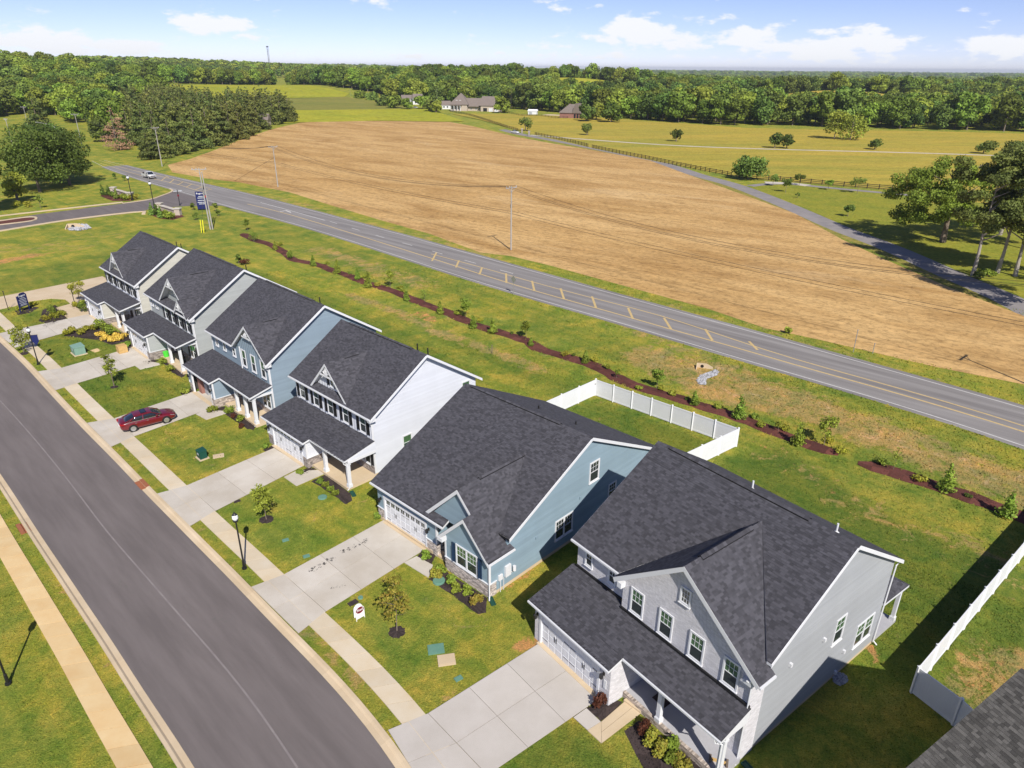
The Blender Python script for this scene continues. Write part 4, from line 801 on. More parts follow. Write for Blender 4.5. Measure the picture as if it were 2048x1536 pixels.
def ground_mat():
    if 'lawn' in MATS: return MATS['lawn']
    m = MATS['lawn'] = bpy.data.materials.new('lawn_and_pasture'); m.use_nodes = True; nt = m.node_tree; N = nt.nodes; L = nt.links; b = N['Principled BSDF']; b.inputs['Roughness'].default_value = .9; b.inputs['Specular IOR Level'].default_value = .12
    g = N.new('ShaderNodeNewGeometry'); pos = g.outputs['Position']
    def noise(sc, det=4, stretch=None, rot=0, rough=.6, dist=0):
        v = pos
        if stretch: mp0 = N.new('ShaderNodeMapping'); mp0.inputs['Rotation'].default_value = (0, 0, R(rot)); L.new(v, mp0.inputs[0]); mp = N.new('ShaderNodeMapping'); mp.inputs['Scale'].default_value = stretch; L.new(mp0.outputs[0], mp.inputs[0]); v = mp.outputs[0]
        n = N.new('ShaderNodeTexNoise'); n.inputs['Scale'].default_value = sc; n.inputs['Detail'].default_value = det; n.inputs['Roughness'].default_value = rough; n.inputs['Distortion'].default_value = dist; L.new(v, n.inputs['Vector']); return n.outputs[0]
    def mr(o, a, bb, c=0, d=1, sm=False):
        n = N.new('ShaderNodeMapRange'); n.interpolation_type = 'SMOOTHSTEP' if sm else 'LINEAR'; L.new(o, n.inputs[0])
        for i, q in enumerate((a, bb, c, d)): n.inputs[i+1].default_value = q
        return n.outputs[0]
    def mt(op, a, bb, clamp=False):
        n = N.new('ShaderNodeMath'); n.operation = op; n.use_clamp = clamp
        for i, q in enumerate((a, bb)):
            if isinstance(q, (int, float)): n.inputs[i].default_value = q
            else: L.new(q, n.inputs[i])
        return n.outputs[0]
    def mix(f, a, bb, bt='MIX'):
        n = N.new('ShaderNodeMix'); n.data_type = 'RGBA'; n.blend_type = bt
        if isinstance(f, (int, float)): n.inputs[0].default_value = f
        else: L.new(f, n.inputs[0])
        for i, q in ((6, a), (7, bb)):
            if isinstance(q, tuple): n.inputs[i].default_value = (*q, 1)
            else: L.new(q, n.inputs[i])
        return n.outputs[2]
    def attr(n_):
        n = N.new('ShaderNodeAttribute'); n.attribute_name = n_; return n.outputs['Fac']
    big = noise(.045, 3); mid = noise(.35, 4); fine = noise(3.2, 5, rough=.7); blade = noise(11, 4, rough=.75)
    lawn = mix(mr(big, .38, .62), (.215, .262, .034), (.150, .212, .030)); lawn = mix(mr(mid, .42, .68), lawn, (.30, .30, .05))
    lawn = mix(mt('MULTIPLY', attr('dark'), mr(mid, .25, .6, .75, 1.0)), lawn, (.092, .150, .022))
    mow = noise(1.0, 2, (1.1, .05, 1), -45); lawn = mix(mt('MULTIPLY', mr(mow, .46, .54), .42), lawn, mix(1, lawn, (1.4, 1.2, 1.2), 'MULTIPLY'))
    # straw-coloured and bare places, broken up by the noise
    dn = mt('ADD', attr('dry'), mt('MULTIPLY', mt('SUBTRACT', noise(.55, 8, rough=.8, dist=.9), .5), 2.6)); lawn = mix(mr(dn, .38, .62, 0, .85, True), lawn, (.36, .28, .10)); lawn = mix(mr(dn, .80, 1.1, 0, .9, True), lawn, (.50, .37, .20))
    pn = noise(.8, 7, rough=.7, dist=.8); fleck = mt('MULTIPLY', mr(pn, .62, .70), mt('MULTIPLY', attr('dark'), .7)); lawn = mix(fleck, lawn, (.27, .22, .08))
    dd = mt('ADD', attr('dirt'), mt('MULTIPLY', mt('SUBTRACT', noise(1.0, 7, rough=.8), .5), 2.2)); lawn = mix(mr(dd, .5, .72, 0, .9, True), lawn, (.47, .26, .10))
    # far country: wood floor and pasture tones
    lawn = mix(mt('MULTIPLY', mr(fine, .3, .7), .42), lawn, mix(1, lawn, (.55, .58, .5), 'MULTIPLY'))
    lawn = mix(mr(blade, .47, .68, 0, .8), lawn, mix(1, lawn, (1.65, 1.45, 1.5), 'MULTIPLY')); lawn = mix(mr(blade, .48, .30, 0, .8), lawn, mix(1, lawn, (.5, .55, .5), 'MULTIPLY'))
    tuft = noise(1.4, 7, (1, .6, 1), 30, .85, 1.0); lawn = mix(mr(tuft, .50, .64, 0, .75), lawn, mix(1, lawn, (1.45, 1.22, 1.3), 'MULTIPLY')); lawn = mix(mr(tuft, .49, .34, 0, .75), lawn, mix(1, lawn, (.50, .68, .6), 'MULTIPLY')); pat = noise(.22, 6, None, 0, .65, .8); lawn = mix(mr(pat, .48, .62, 0, .8), lawn, mix(1, lawn, (1.42, 1.14, 1.15), 'MULTIPLY')); lawn = mix(mr(pat, .48, .36, 0, .7), lawn, mix(1, lawn, (.58, .80, .8), 'MULTIPLY'))
    L.new(lawn, b.inputs['Base Color'])
    bn = N.new('ShaderNodeBump'); bn.inputs['Strength'].default_value = .9; bn.inputs['Distance'].default_value = .12; L.new(mt('ADD', fine, blade), bn.inputs['Height']); L.new(bn.outputs[0], b.inputs['Normal'])
    return m
make_ground()

def field_mat(name, c1, c2, c3, sc=.03, fine=1.5, stretch=(1, 1, 1), rot=0, c4=None):
    """crop or meadow colour from three broad tones plus a fine grain"""
    m = bpy.data.materials.new(name); m.use_nodes = True; nt = m.node_tree; N = nt.nodes; L = nt.links; b = N['Principled BSDF']; b.inputs['Roughness'].default_value = .95; b.inputs['Specular IOR Level'].default_value = .08
    g = N.new('ShaderNodeNewGeometry'); mp0 = N.new('ShaderNodeMapping'); mp0.inputs['Rotation'].default_value = (0, 0, R(rot)); L.new(g.outputs['Position'], mp0.inputs[0]); mp = N.new('ShaderNodeMapping'); mp.inputs['Scale'].default_value = stretch; L.new(mp0.outputs[0], mp.inputs[0])
    def noise(s, d, v, r=.6):
        n = N.new('ShaderNodeTexNoise'); n.inputs['Scale'].default_value = s; n.inputs['Detail'].default_value = d; n.inputs['Roughness'].default_value = r; n.inputs['Distortion'].default_value = .5; L.new(v, n.inputs['Vector']); return n.outputs[0]
    def mr(o, a, c, e=0, f=1): 
        n = N.new('ShaderNodeMapRange'); L.new(o, n.inputs[0])
        for i, q in enumerate((a, c, e, f)): n.inputs[i+1].default_value = q
        return n.outputs[0]
    def mix(f, a, bb, bt='MIX'):
        n = N.new('ShaderNodeMix'); n.data_type = 'RGBA'; n.blend_type = bt
        if isinstance(f, (int, float)): n.inputs[0].default_value = f
        else: L.new(f, n.inputs[0])
        for i, q in ((6, a), (7, bb)):
            if isinstance(q, tuple): n.inputs[i].default_value = (*q, 1)
            else: L.new(q, n.inputs[i])
        return n.outputs[2]
    a = mix(mr(noise(sc, 5, mp.outputs[0]), .36, .64), c1, c2); a = mix(mr(noise(sc*3.7, 5, mp.outputs[0]), .42, .70), a, c3)
    if c4: a = mix(mr(noise(sc*1.9, 4, mp.outputs[0]), .60, .74, 0, .55), a, c4)
    fn = noise(fine, 6, g.outputs['Position'], .8); a = mix(mr(fn, .42, .72, 0, .65), a, mix(1, a, (1.4, 1.36, 1.3), 'MULTIPLY')); a = mix(mr(fn, .50, .30, 0, .75), a, mix(1, a, (.45, .42, .4), 'MULTIPLY'))
    f2 = noise(sc*28, 5, mp.outputs[0], .75); a = mix(mr(f2, .50, .66, 0, .6), a, mix(1, a, (1.25, 1.22, 1.2), 'MULTIPLY')); a = mix(mr(f2, .48, .34, 0, .7), a, mix(1, a, (.60, .56, .52), 'MULTIPLY'))
    L.new(a, b.inputs['Base Color']); bn = N.new('ShaderNodeBump'); bn.inputs['Strength'].default_value = .5; bn.inputs['Distance'].default_value = .08; L.new(fn, bn.inputs['Height']); L.new(bn.outputs[0], b.inputs['Normal'])
    return m
M['brown'] = field_mat('harvested_field_soil', (.45, .285, .115), (.53, .355, .16), (.33, .195, .072), .020, 1.1, (.40, 1.5, 1), 38, (.58, .43, .24))
M['meadow'] = field_mat('golden_hay_meadow', (.37, .29, .052), (.27, .255, .043), (.42, .31, .055), .010, .9, (.5, 2.4, 1), 0, (.19, .205, .033))
M['crop'] = field_mat('yellow_green_crop', (.31, .31, .028), (.36, .34, .035), (.26, .29, .03), .006, .7, (1, 1, 1))
M['olive'] = field_mat('olive_pasture', (.20, .20, .045), (.24, .22, .055), (.17, .19, .04), .006, .7, (1, 3, 1))
M['verge'] = field_mat('rough_verge_grass', (.24, .22, .045), (.15, .17, .03), (.33, .25, .08), .25, 2.2)
M['fgreen'] = field_mat('mown_green_field', (.22, .23, .03), (.17, .20, .028), (.27, .25, .035), .05, 1.5)

def sheet(name, poly, m, z, kind='structure', parent=None, sub=None):
    """flat sheet draped a few millimetres over the ground"""
    P = np.array(poly, float); far = np.hypot(*P.T).max() > 420
    if not far:
        mb = MB(); mb.face([(x, y, z) for x, y in poly]); o = mb.obj(name, m, parent)
    else:
        lo, hi = P.min(0), P.max(0); n = 60; X = np.linspace(lo[0], hi[0], n); Y = np.linspace(lo[1], hi[1], n); bm = bmesh.new()
        bm.faces.new([bm.verts.new((x, y, 0)) for x, y in poly])
        for k in range(1, 24):
            for ax_, c in ((0, lo[0] + (hi[0]-lo[0])*k/24), (1, lo[1] + (hi[1]-lo[1])*k/24)):
                no = (1, 0, 0) if ax_ == 0 else (0, 1, 0); co = (c, 0, 0) if ax_ == 0 else (0, c, 0)
                bmesh.ops.bisect_plane(bm, geom=bm.verts[:] + bm.edges[:] + bm.faces[:], plane_co=co, plane_no=no)
        for v in bm.verts: v.co.z = float(hgt(np.array([v.co.x]), np.array([v.co.y]))[0]) + z + .25*(v.co.length > 420)
        me = bpy.data.meshes.new(name); bm.to_mesh(me); bm.free(); me.materials.append(m); o = mk(name, me, parent)
    if kind and not parent: o['kind'] = kind
    return o
def offset(pl, d):
    """polyline moved d metres to its left"""
    P = [Vector((p[0], p[1])) for p in pl]; out = []
    for i, p in enumerate(P):
        t = (P[min(i+1, len(P)-1)] - P[max(i-1, 0)]).normalized(); out.append((p.x - t.y*d, p.y + t.x*d))
    return out
def resample(pl, step):
    P = [Vector((p[0], p[1])) for p in pl]; S_ = [0]
    for a, b in zip(P[:-1], P[1:]): S_.append(S_[-1] + (b-a).length)
    n = max(2, int(S_[-1]/step)); out = []; j = 0
    # Catmull-Rom through the points keeps the curve smooth
    for k in range(n+1):
        s = S_[-1]*k/n
        while j < len(P)-2 and S_[j+1] < s: j += 1
        t = (s - S_[j])/(S_[j+1]-S_[j]); p0, p1, p2, p3 = P[max(j-1, 0)], P[j], P[j+1], P[min(j+2, len(P)-1)]
        q = .5*((2*p1) + (-p0+p2)*t + (2*p0-5*p1+4*p2-p3)*t*t + (-p0+3*p1-3*p2+p3)*t**3); out.append((q.x, q.y))
    return out
def smooth(pl, n=3):
    P = [list(p) for p in pl]
    for _ in range(n): P = [P[0]] + [[(a[0]+2*b[0]+c[0])/4, (a[1]+2*b[1]+c[1])/4] for a, b, c in zip(P[:-2], P[1:-1], P[2:])] + [P[-1]]
    return [tuple(p) for p in P]
def strip(name, left, right, m, z, parent=None, z2=None, kind='structure'):
    mb = MB(); n = len(left)
    for i in range(n-1):
        zz = z if z2 is None else z2
        mb.face([(*left[i], z), (*left[i+1], z), (*right[i+1], zz), (*right[i], zz)][::-1], 0, random.random())
    o = mb.obj(name, m, parent)
    if not parent: o['kind'] = kind
    return o

# ------------------------------------------------------------------ street, kerbs, pavements
RA = [(-84, 100.5), (-73, 90)] + [(-62.55, 79.78), (-55.63, 73.26), (-47.44, 65.04), (-39.82, 57.49), (-34.22, 52.11), (-29.26, 47.17), (-24.35, 42.47), (-21.82, 39.95), (-18.09, 36.44), (-15.32, 33.57), (-12.36, 30.76), (-9.73, 28.24), (-7.42, 25.69), (-5.34, 23.27)] + [(-2.9, 19.6), (-1.2, 16.0), (-.2, 12.0), (.2, 7.5), (.2, 2)]
RA = smooth(resample(RA, 1.5), 8)
LA = offset(RA, -7.38)   # the street's other edge
struct_street = strip('street', RA, LA, M['street'], .008)
def kerb(name, edge, sg, m):
    """gutter pan, rolled kerb face and top"""
    a, b, c, d = edge, offset(edge, .30*sg), offset(edge, .42*sg), offset(edge, .60*sg); mb = MB()
    for i in range(len(a)-1):
        j = i + 1; t = random.random()
        for p, q, z0, z1 in ((a, b, .014, .020), (b, c, .020, .11), (c, d, .11, .115), (d, d, .115, 0)):
            f = [(*p[i], z0), (*q[i], z1), (*q[j], z1), (*p[j], z0)]; mb.face(f if sg < 0 else f[::-1], 0, t)
    return struct(name, mb, m)
kerb('kerb', RA, 1, M['concw']); kerb('kerb', LA, -1, M['concw'])
def slabs(name, a, b, m, step, z=.075, parent=None, base='joint'):
    """a pavement of separate slabs between two edge lines"""
    o = strip(name, a, b, M[base], .02); k = max(1, int(round(step/1.5)))
    A = resample(a, step); B = resample(b, step); n = min(len(A), len(B))
    for i in range(n-1):
        p0, p1, q0, q1 = (Vector((*v, 0)) for v in (A[i], A[i+1], B[i], B[i+1])); g = .018/step
        p = [p0.lerp(p1, g), p0.lerp(p1, 1-g), q0.lerp(q1, 1-g), q0.lerp(q1, g)]; mb = MB(); mb.prism([(v.x, v.y, z) for v in p][::-1], (0, 0, -.06), t=random.random()); mb.obj('slab', m, o)
    return o
slabs('sidewalk', offset(RA, 1.5), offset(RA, 2.78), M['concs'], 1.5, .055)
slabs('sidewalk', offset(LA, -2.68), offset(LA, -1.43), M['conco'], 1.5, .055)

def quads(name, tl, tr, br, bl, nx, ny, m, z=.068, cross=None, parent=None):
    """concrete drive cast as nx by ny panels"""
    base = sheet(name, [tl, tr, br, bl], M['joint'], z-.03, parent=parent); V4 = [Vector((*v, 0)) for v in (tl, tr, br, bl)]
    def P(u, v): return (V4[0].lerp(V4[1], u)).lerp(V4[3].lerp(V4[2], u), v)
    L0 = (V4[0]-V4[3]).length; W0 = (V4[0]-V4[1]).length; gu, gv = .014/W0, .014/L0; vs = cross or [i/ny for i in range(ny+1)]
    for i in range(nx):
        for j in range(len(vs)-1):
            q = [P(i/nx+gu, vs[j]+gv), P((i+1)/nx-gu, vs[j]+gv), P((i+1)/nx-gu, vs[j+1]-gv), P(i/nx+gu, vs[j+1]-gv)]
            mb = MB(); mb.prism([(v.x, v.y, z) for v in q][::-1], (0, 0, -.05), t=random.random()); mb.obj('panel', m, base)
    return base
quads('driveway', (1.90, 31.53), (4.88, 27.45), (-1.03, 22.89), (-4.28, 26.40), 2, 3, M['conc6']); quads('driveway_apron', (-4.28, 26.40), (-1.03, 22.89), (-3.65, 21.66), (-6.22, 25.37), 2, 2, M['conc6'], .062)
quads('driveway', (-9.52, 43.60), (-6.10, 40.06), (-11.49, 33.89), (-15.14, 37.34), 2, 3, M['conc']); quads('driveway_apron', (-15.14, 37.34), (-11.49, 33.89), (-12.67, 32.02), (-16.91, 36.09), 2, 2, M['conc'], .062)
quads('driveway', (-21.12, 54.31), (-17.71, 51.28), (-22.55, 44.61), (-26.25, 48.09), 2, 3, M['conc']); quads('driveway_apron', (-26.25, 48.09), (-22.55, 44.61), (-23.68, 42.60), (-28.15, 46.85), 2, 2, M['conc'], .062)
quads('driveway', (-33.17, 66.00), (-29.57, 62.52), (-34.54, 56.27), (-38.17, 59.80), 2, 3, M['conc']); quads('driveway_apron', (-38.17, 59.80), (-34.54, 56.27), (-35.62, 54.31), (-40.27, 58.83), 2, 2, M['conc'], .062)
quads('driveway', (-45.66, 78.46), (-41.46, 74.29), (-46.42, 67.80), (-50.46, 71.91), 2, 3, M['conc']); quads('driveway_apron', (-50.46, 71.91), (-46.42, 67.80), (-47.60, 66.10), (-52.55, 70.88), 2, 2, M['conc'], .062)
quads('driveway', (-57.65, 90.55), (-54.18, 87.14), (-58.55, 80.21), (-63.27, 84.50), 2, 3, M['conc']); quads('driveway_apron', (-63.27, 84.50), (-58.55, 80.21), (-59.56, 78.00), (-64.77, 82.72), 2, 2, M['conc'], .062)
def walk(poly, m='conc', z=.060, name='front_walk'):
    mb = MB(); mb.prism([(x, y, z) for x, y in poly], (0, 0, -.055)); return struct(name, mb, M[m])
quads('front_walk', (3.34, 26.22), (4.09, 26.82), (4.77, 25.96), (4.02, 25.44), 1, 1, M['conc6'], .060); quads('front_walk', (4.77, 25.96), (6.18, 27.26), (6.91, 26.50), (4.65, 24.69), 1, 2, M['concw'], .061); walk([(4.02, 25.44), (4.77, 25.96), (4.65, 24.69)], 'concw', .059)
walk([(-7.29, 38.68), (-6.54, 39.37), (-5.30, 38.44), (-5.46, 37.15)]); walk([(-18.79, 49.51), (-18.07, 50.47), (-16.10, 50.66), (-15.59, 50.11), (-17.39, 48.20)]); walk([(-30.77, 60.85), (-30.19, 61.84), (-28.21, 61.55), (-27.90, 61.11), (-29.31, 59.70)]); walk([(-42.92, 73.07), (-42.20, 74.28), (-40.26, 73.57), (-39.95, 73.13), (-41.51, 71.73)])
walk([(-76.16, 93.81), (-74.81, 98.08), (-65.90, 109.36), (-61.07, 104.66), (-59.29, 97.04), (-57.65, 90.55), (-59.39, 88.63), (-63.74, 93.22), (-62.78, 95.07), (-64.77, 97.13), (-67.05, 97.43), (-69.16, 96.07), (-69.61, 94.20), (-70.99, 92.38), (-71.99, 87.92)], 'concw', .050, 'parking_apron')
MBs = MB(); 
for a_, b_, z_ in (((6.12, 27.26), (6.89, 26.50), .17),):
    d_ = Vector((*b_, 0)) - Vector((*a_, 0)); n_ = Vector((d_.y, -d_.x, 0)).normalized()*-.0; MBs.prism([(*a_, z_), (*b_, z_), (b_[0]+.35, b_[1]+.27, z_), (a_[0]+.35, a_[1]+.27, z_)], (0, 0, -.17))
struct('porch_step', MBs, M['concw'])

# storm inlets in both kerbs
def inlet(x, y, lab):
    e = min(range(len(RA)), key=lambda i: (RA[i][0]-x)**2 + (RA[i][1]-y)**2); f = min(range(len(LA)), key=lambda i: (LA[i][0]-x)**2 + (LA[i][1]-y)**2); t = Vector((RA[e+1][0]-RA[e-1][0], RA[e+1][1]-RA[e-1][1]))
    o = empty('storm_inlet', (x, y, 0), math.atan2(t.y, t.x), label=lab, cat='drain inlet'); s = 1 if (RA[e][0]-x)**2+(RA[e][1]-y)**2 < (LA[f][0]-x)**2+(LA[f][1]-y)**2 else -1
    MB().box((-.75, -.32, .0), (.75, .06, .045)).obj('frame', M['rust'], o)
    g = MB()
    for i in range(12): g.box((-.7+.12*i, -.28, .0455), (-.64+.12*i, .03, .065))
    g.obj('grate', M['rust'], o); MB().box((-.75, .07, .0), (.75, .35, .135)).obj('hood', M['rust'], o) if s > 0 else (MB().box((-.75, -.6, .0), (.75, -.33, .135)).obj('hood', M['rust'], o))
inlet(*(-29.90, 48.21), 'rust coloured storm inlet in the kerb beside the white house drive'); inlet(*(-35.48, 42.44), 'rust coloured storm inlet in the kerb on the near side of the street')

# ------------------------------------------------------------------ highway and lane
HN = [(-175, 268)] + [(-249.15, 347.79), (-201.06, 305.15), (-175.17, 282.46), (-154.10, 262.70), (-137.54, 241.36), (-121.33, 224.08), (-107.15, 208.99), (-97.51, 199.95), (-84.57, 186.81), (-71.13, 172.53), (-52.24, 155.73), (-31.61, 135.00), (-15.86, 117.82), (-2.93, 104.18), (2.54, 98.64), (11.93, 90.76), (19.76, 82.29), (26.56, 75.54), (32.68, 69.81), (37.70, 64.88), (42.63, 60.62), (46.88, 56.27)] + [(57, 38), (75, 17)]
HF = [(-172, 284)] + [(-267.70, 374.70), (-222.04, 334.81), (-186.84, 302.20), (-161.83, 276.54), (-145.47, 260.26), (-120.21, 236.10), (-99.61, 217.07), (-78.29, 198.08), (-58.86, 179.67), (-35.89, 156.38), (-20.18, 140.73), (-9.04, 128.61), (2.90, 116.44), (12.11, 106.42), (17.49, 100.51), (24.52, 93.65), (30.82, 87.56), (37.87, 79.76), (44.02, 73.28), (47.23, 70.09), (49.31, 67.53), (52.31, 64.44)] + [(67, 48), (85, 27)]
HN = smooth(resample(HN, 6), 6); HF = smooth(resample(HF, 6), 6); n_ = min(len(HN), len(HF))
def pairup(A, B, n=110): 
    def at(P, t):
        S_ = [0]
        for a, b in zip(P[:-1], P[1:]): S_.append(S_[-1] + math.hypot(b[0]-a[0], b[1]-a[1]))
        s = t*S_[-1]; j = 0
        while j < len(P)-2 and S_[j+1] < s: j += 1
        k = (s-S_[j])/(S_[j+1]-S_[j]+1e-9); return (P[j][0]+(P[j+1][0]-P[j][0])*k, P[j][1]+(P[j+1][1]-P[j][1])*k)
    a_ = [at(A, i/n) for i in range(n+1)]; b_ = []
    for i, p in enumerate(a_):   # nearest point of B
        best = min(((at(B, (i+k*.25)/n)) for k in range(-100, 101) if 0 <= i+k*.25 <= n), key=lambda q: (q[0]-p[0])**2+(q[1]-p[1])**2); b_.append(best)
    return a_, b_
HN, HF = pairup(HN, HF)
strip('highway', HF, HN, M['highway'], .008)
def lerpl(t): return [(a[0]+(b[0]-a[0])*t, a[1]+(b[1]-a[1])*t) for a, b in zip(HN, HF)]
def hw_w(i): return math.hypot(HN[i][0]-HF[i][0], HN[i][1]-HF[i][1])
def paint(name, line, w, m, z=.0125, dash=None, i0=0, i1=None):
    pts = resample(line[i0:i1], 1.5 if dash else 4); a, b = offset(pts, w/2), offset(pts, -w/2); mb = MB()
    for i in range(len(pts)-1):
        if dash and (i % (dash[0]+dash[1])) >= dash[0]: continue
        mb.face([(*b[i], z), (*b[i+1], z), (*a[i+1], z), (*a[i], z)])
    return struct(name, mb, m)
paint('edge_line', offset(HN, .75), .14, M['ywhite']); paint('edge_line', offset(HF, -.85), .14, M['ywhite'])
def nearest(line, x, y): return min(range(len(line)), key=lambda i: (line[i][0]-x)**2+(line[i][1]-y)**2)
yl1 = smooth(resample([(-65.47, 175.11), (-54.40, 165.07), (-41.85, 152.32), (-30.78, 140.34), (-21.19, 129.98), (-12.82, 120.92), (-5.42, 112.62), (2.65, 103.98), (9.75, 97.15), (16.07, 91.07), (21.69, 85.43), (25.83, 81.54), (28.71, 78.74), (33.04, 74.17), (37.15, 70.44), (40.86, 66.88), (44.14, 63.38), (46.86, 60.48), (48.84, 58.37)] + [(63, 38)], 3), 3)
yl2 = smooth(resample([(-14.94, 125.93), (-10.71, 122.04), (-5.62, 117.07), (1.16, 110.11), (7.27, 104.11), (12.84, 98.91), (18.61, 93.94), (24.67, 87.03), (29.38, 80.93), (33.66, 75.84), (37.82, 71.96), (41.57, 68.28), (44.94, 64.78), (47.67, 61.78), (49.59, 59.49)] + [(64, 39)], 3), 3)
paint('centre_line', yl1, .26, M['yyellow']); paint('centre_line', yl2, .22, M['yyellow'])
for p, q in (((-14.22, 120.87), (-14.06, 127.09)), ((-9.68, 116.62), (-9.51, 121.37)), ((-5.49, 112.31), (-5.26, 116.75)), ((-1.00, 107.45), (-1.14, 113.06)), ((3.32, 103.21), (3.07, 108.70)), ((7.57, 99.26), (7.38, 104.65)), ((11.85, 95.12), (11.83, 100.61)), ((16.39, 90.45), (16.41, 95.24)), ((20.76, 86.55), (20.70, 90.97)), ((25.12, 82.41), (25.24, 86.65)), ((29.77, 79.26), (29.63, 82.15)), ((-104.41, 218.71), (-106.88, 221.80)), ): paint('hatch_bar', [p, q], .32, M['yyellow'], .0165)
paint('turn_lane_line', [(-63.00, 177.33), (-52.64, 167.03), (-41.57, 155.60)], .2, M['ywhite']); paint('dotted_line', resample([(-40.22, 154.55), (-26.70, 140.03), (-15.42, 128.59), (-5.69, 118.73), (4.35, 108.74)], 1), .16, M['ywhite'], dash=(2, 4))
wl = MB(); ar = [Vector((*p, .0125)) for p in [(-54.75, 165.06), (-53.58, 166.99), (-51.69, 164.56)]]
for p, q in zip(ar[:-1], ar[1:]): wl.prism([p + Vector((0, .35, 0)), p - Vector((0, .35, 0)), q - Vector((0, .35, 0)), q + Vector((0, .35, 0))][::1], (0, 0, -.002))
struct('turn_arrow', wl, M['ywhite'])
# painted island left of the junction
paint('centre_line', smooth(resample([(-158.30, 270.22), (-141.86, 253.23), (-124.80, 235.83), (-108.82, 221.69), (-98.09, 211.84), (-87.07, 201.02), (-83.98, 198.50)], 3), 2), .22, M['yyellow']); paint('centre_line', smooth(resample([(-143.15, 251.75), (-121.31, 228.86), (-105.02, 213.48), (-94.80, 204.29), (-86.36, 194.91), (-83.96, 193.34)], 3), 2), .22, M['yyellow'])
for p, q in (((-103.85, 212.53), (-105.45, 218.65)), ((-99.38, 207.85), (-101.13, 214.71)), ((-95.50, 204.26), (-96.39, 209.95)), ((-91.46, 200.79), (-92.24, 206.31)), ((-86.98, 195.74), (-87.21, 201.01)), ((-84.09, 193.33), (-83.09, 197.66))): paint('hatch_bar', [p, q], .3, M['yyellow'], .0165)
LC = smooth(resample([(-261.73, 946.55), (-223.38, 869.20), (-165.05, 757.91), (-126.42, 709.51), (-95.44, 657.38), (-73.51, 619.25), (-52.14, 565.29), (-32.77, 498.85), (-12.36, 427.11), (0.54, 387.62), (8.04, 370.58), (21.42, 342.92), (36.23, 309.01), (49.58, 276.19), (56.71, 247.90), (59.47, 231.09), (65.17, 212.05), (68.99, 174.15), (70.19, 149.82), (72.75, 134.35), (73.06, 115.87), (73.65, 105.92), (74.80, 98.34)] + [(72, 82), (84, 70)], 6), 2)
strip('lane', offset(LC, 2.6), offset(LC, -2.6), M['lane'], .012); strip('verge', offset(LC, -2.6), offset(LC, -4.6), M['verge'], .009)
# junction mouth, entrance road with kerbs and planted median
walk([(-126.16, 155.02), (-111.85, 153.37), (-107.02, 161.04), (-95.91, 174.45), (-91.97, 180.36), (-91.77, 188.85), (-92.12, 193.78), (-94.80, 197.95), (-99.66, 203.11), (-76.77, 180.32), (-65.64, 167.11), (-70.16, 172.84), (-78.83, 171.78), (-85.88, 167.53), (-86.39, 163.73), (-96.62, 153.42), (-104.78, 142.82), (-112.32, 136.52)], 'street', .0075, 'entrance_road')
def raised(name, line, w, h, m): 
    a, b = offset(line, w/2), offset(line, -w/2); mb = MB()
    for i in range(len(line)-1): mb.prism([(*a[i], h), (*a[i+1], h), (*b[i+1], h), (*b[i], h)], (0, 0, -h))
    return struct(name, mb, m)
raised('kerb', resample([(-118.21, 153.12), (-114.61, 157.49), (-108.66, 163.72), (-96.61, 175.82)], 3), .8, .16, M['concw']); raised('kerb', resample([(-95.91, 174.45), (-91.97, 180.36), (-91.61, 186.47), (-91.68, 191.30), (-92.62, 194.60), (-94.55, 197.09)], 1.5), .5, .12, M['concw']); raised('kerb', resample([(-107.52, 138.04), (-104.31, 142.12), (-96.94, 153.96), (-86.48, 163.91), (-84.16, 160.79)], 3), .8, .16, M['concw'])
raised('kerb', resample([(-113.90, 150.05), (-111.13, 152.30), (-108.28, 156.31), (-106.68, 156.95), (-104.76, 154.76), (-104.28, 153.12), (-105.18, 151.46), (-108.37, 148.17), (-110.76, 145.54)], 1.5), .5, .14, M['concw'])
sheet('planted_median', [(-113.54, 149.54), (-110.78, 151.78), (-107.92, 155.76), (-105.98, 155.84), (-105.08, 154.75), (-105.13, 153.09), (-108.71, 148.68), (-111.10, 146.03)], M['mulch'], .06)
sheet('side_drive', [(-184.78, 251.90), (-183.77, 260.73), (-178.88, 262.57), (-173.37, 254.06), (-176.34, 249.64), (-177.54, 241.50)], M['lane'], .011); sheet('side_drive', [(-167.80, 286.54), (-164.04, 292.31), (-160.43, 288.89), (-161.24, 281.71), (-158.60, 273.45)], M['lane'], .013)
# fields
sheet('harvested_field', [(-118.02, 247.83), (-117.65, 265.11), (-120.43, 295.52), (-125.55, 338.05), (-129.73, 394.38), (-127.20, 442.43), (-116.83, 460.65), (-83.50, 464.40), (-39.57, 460.49), (-19.18, 419.08), (0.52, 367.12), (16.42, 335.39), (35.36, 301.21), (50.65, 271.56), (57.85, 224.38), (62.94, 192.57), (66.83, 168.25), (66.26, 140.61), (67.24, 123.07), (68.42, 109.83), (69.42, 102.90), (71.28, 93.05)] + [(66, 78), (74, 66), (72, 54)] + [(55.72, 69.59), (48.90, 74.19), (44.17, 78.26), (39.05, 82.71), (33.22, 87.23), (27.66, 95.29), (18.24, 105.49), (12.62, 111.63), (6.39, 118.43), (-0.54, 124.90), (-6.08, 127.35), (-16.97, 142.71), (-29.61, 156.63), (-45.04, 174.63), (-60.18, 192.82), (-79.73, 209.85), (-91.03, 216.29), (-108.21, 229.62)], M['brown'], .012)
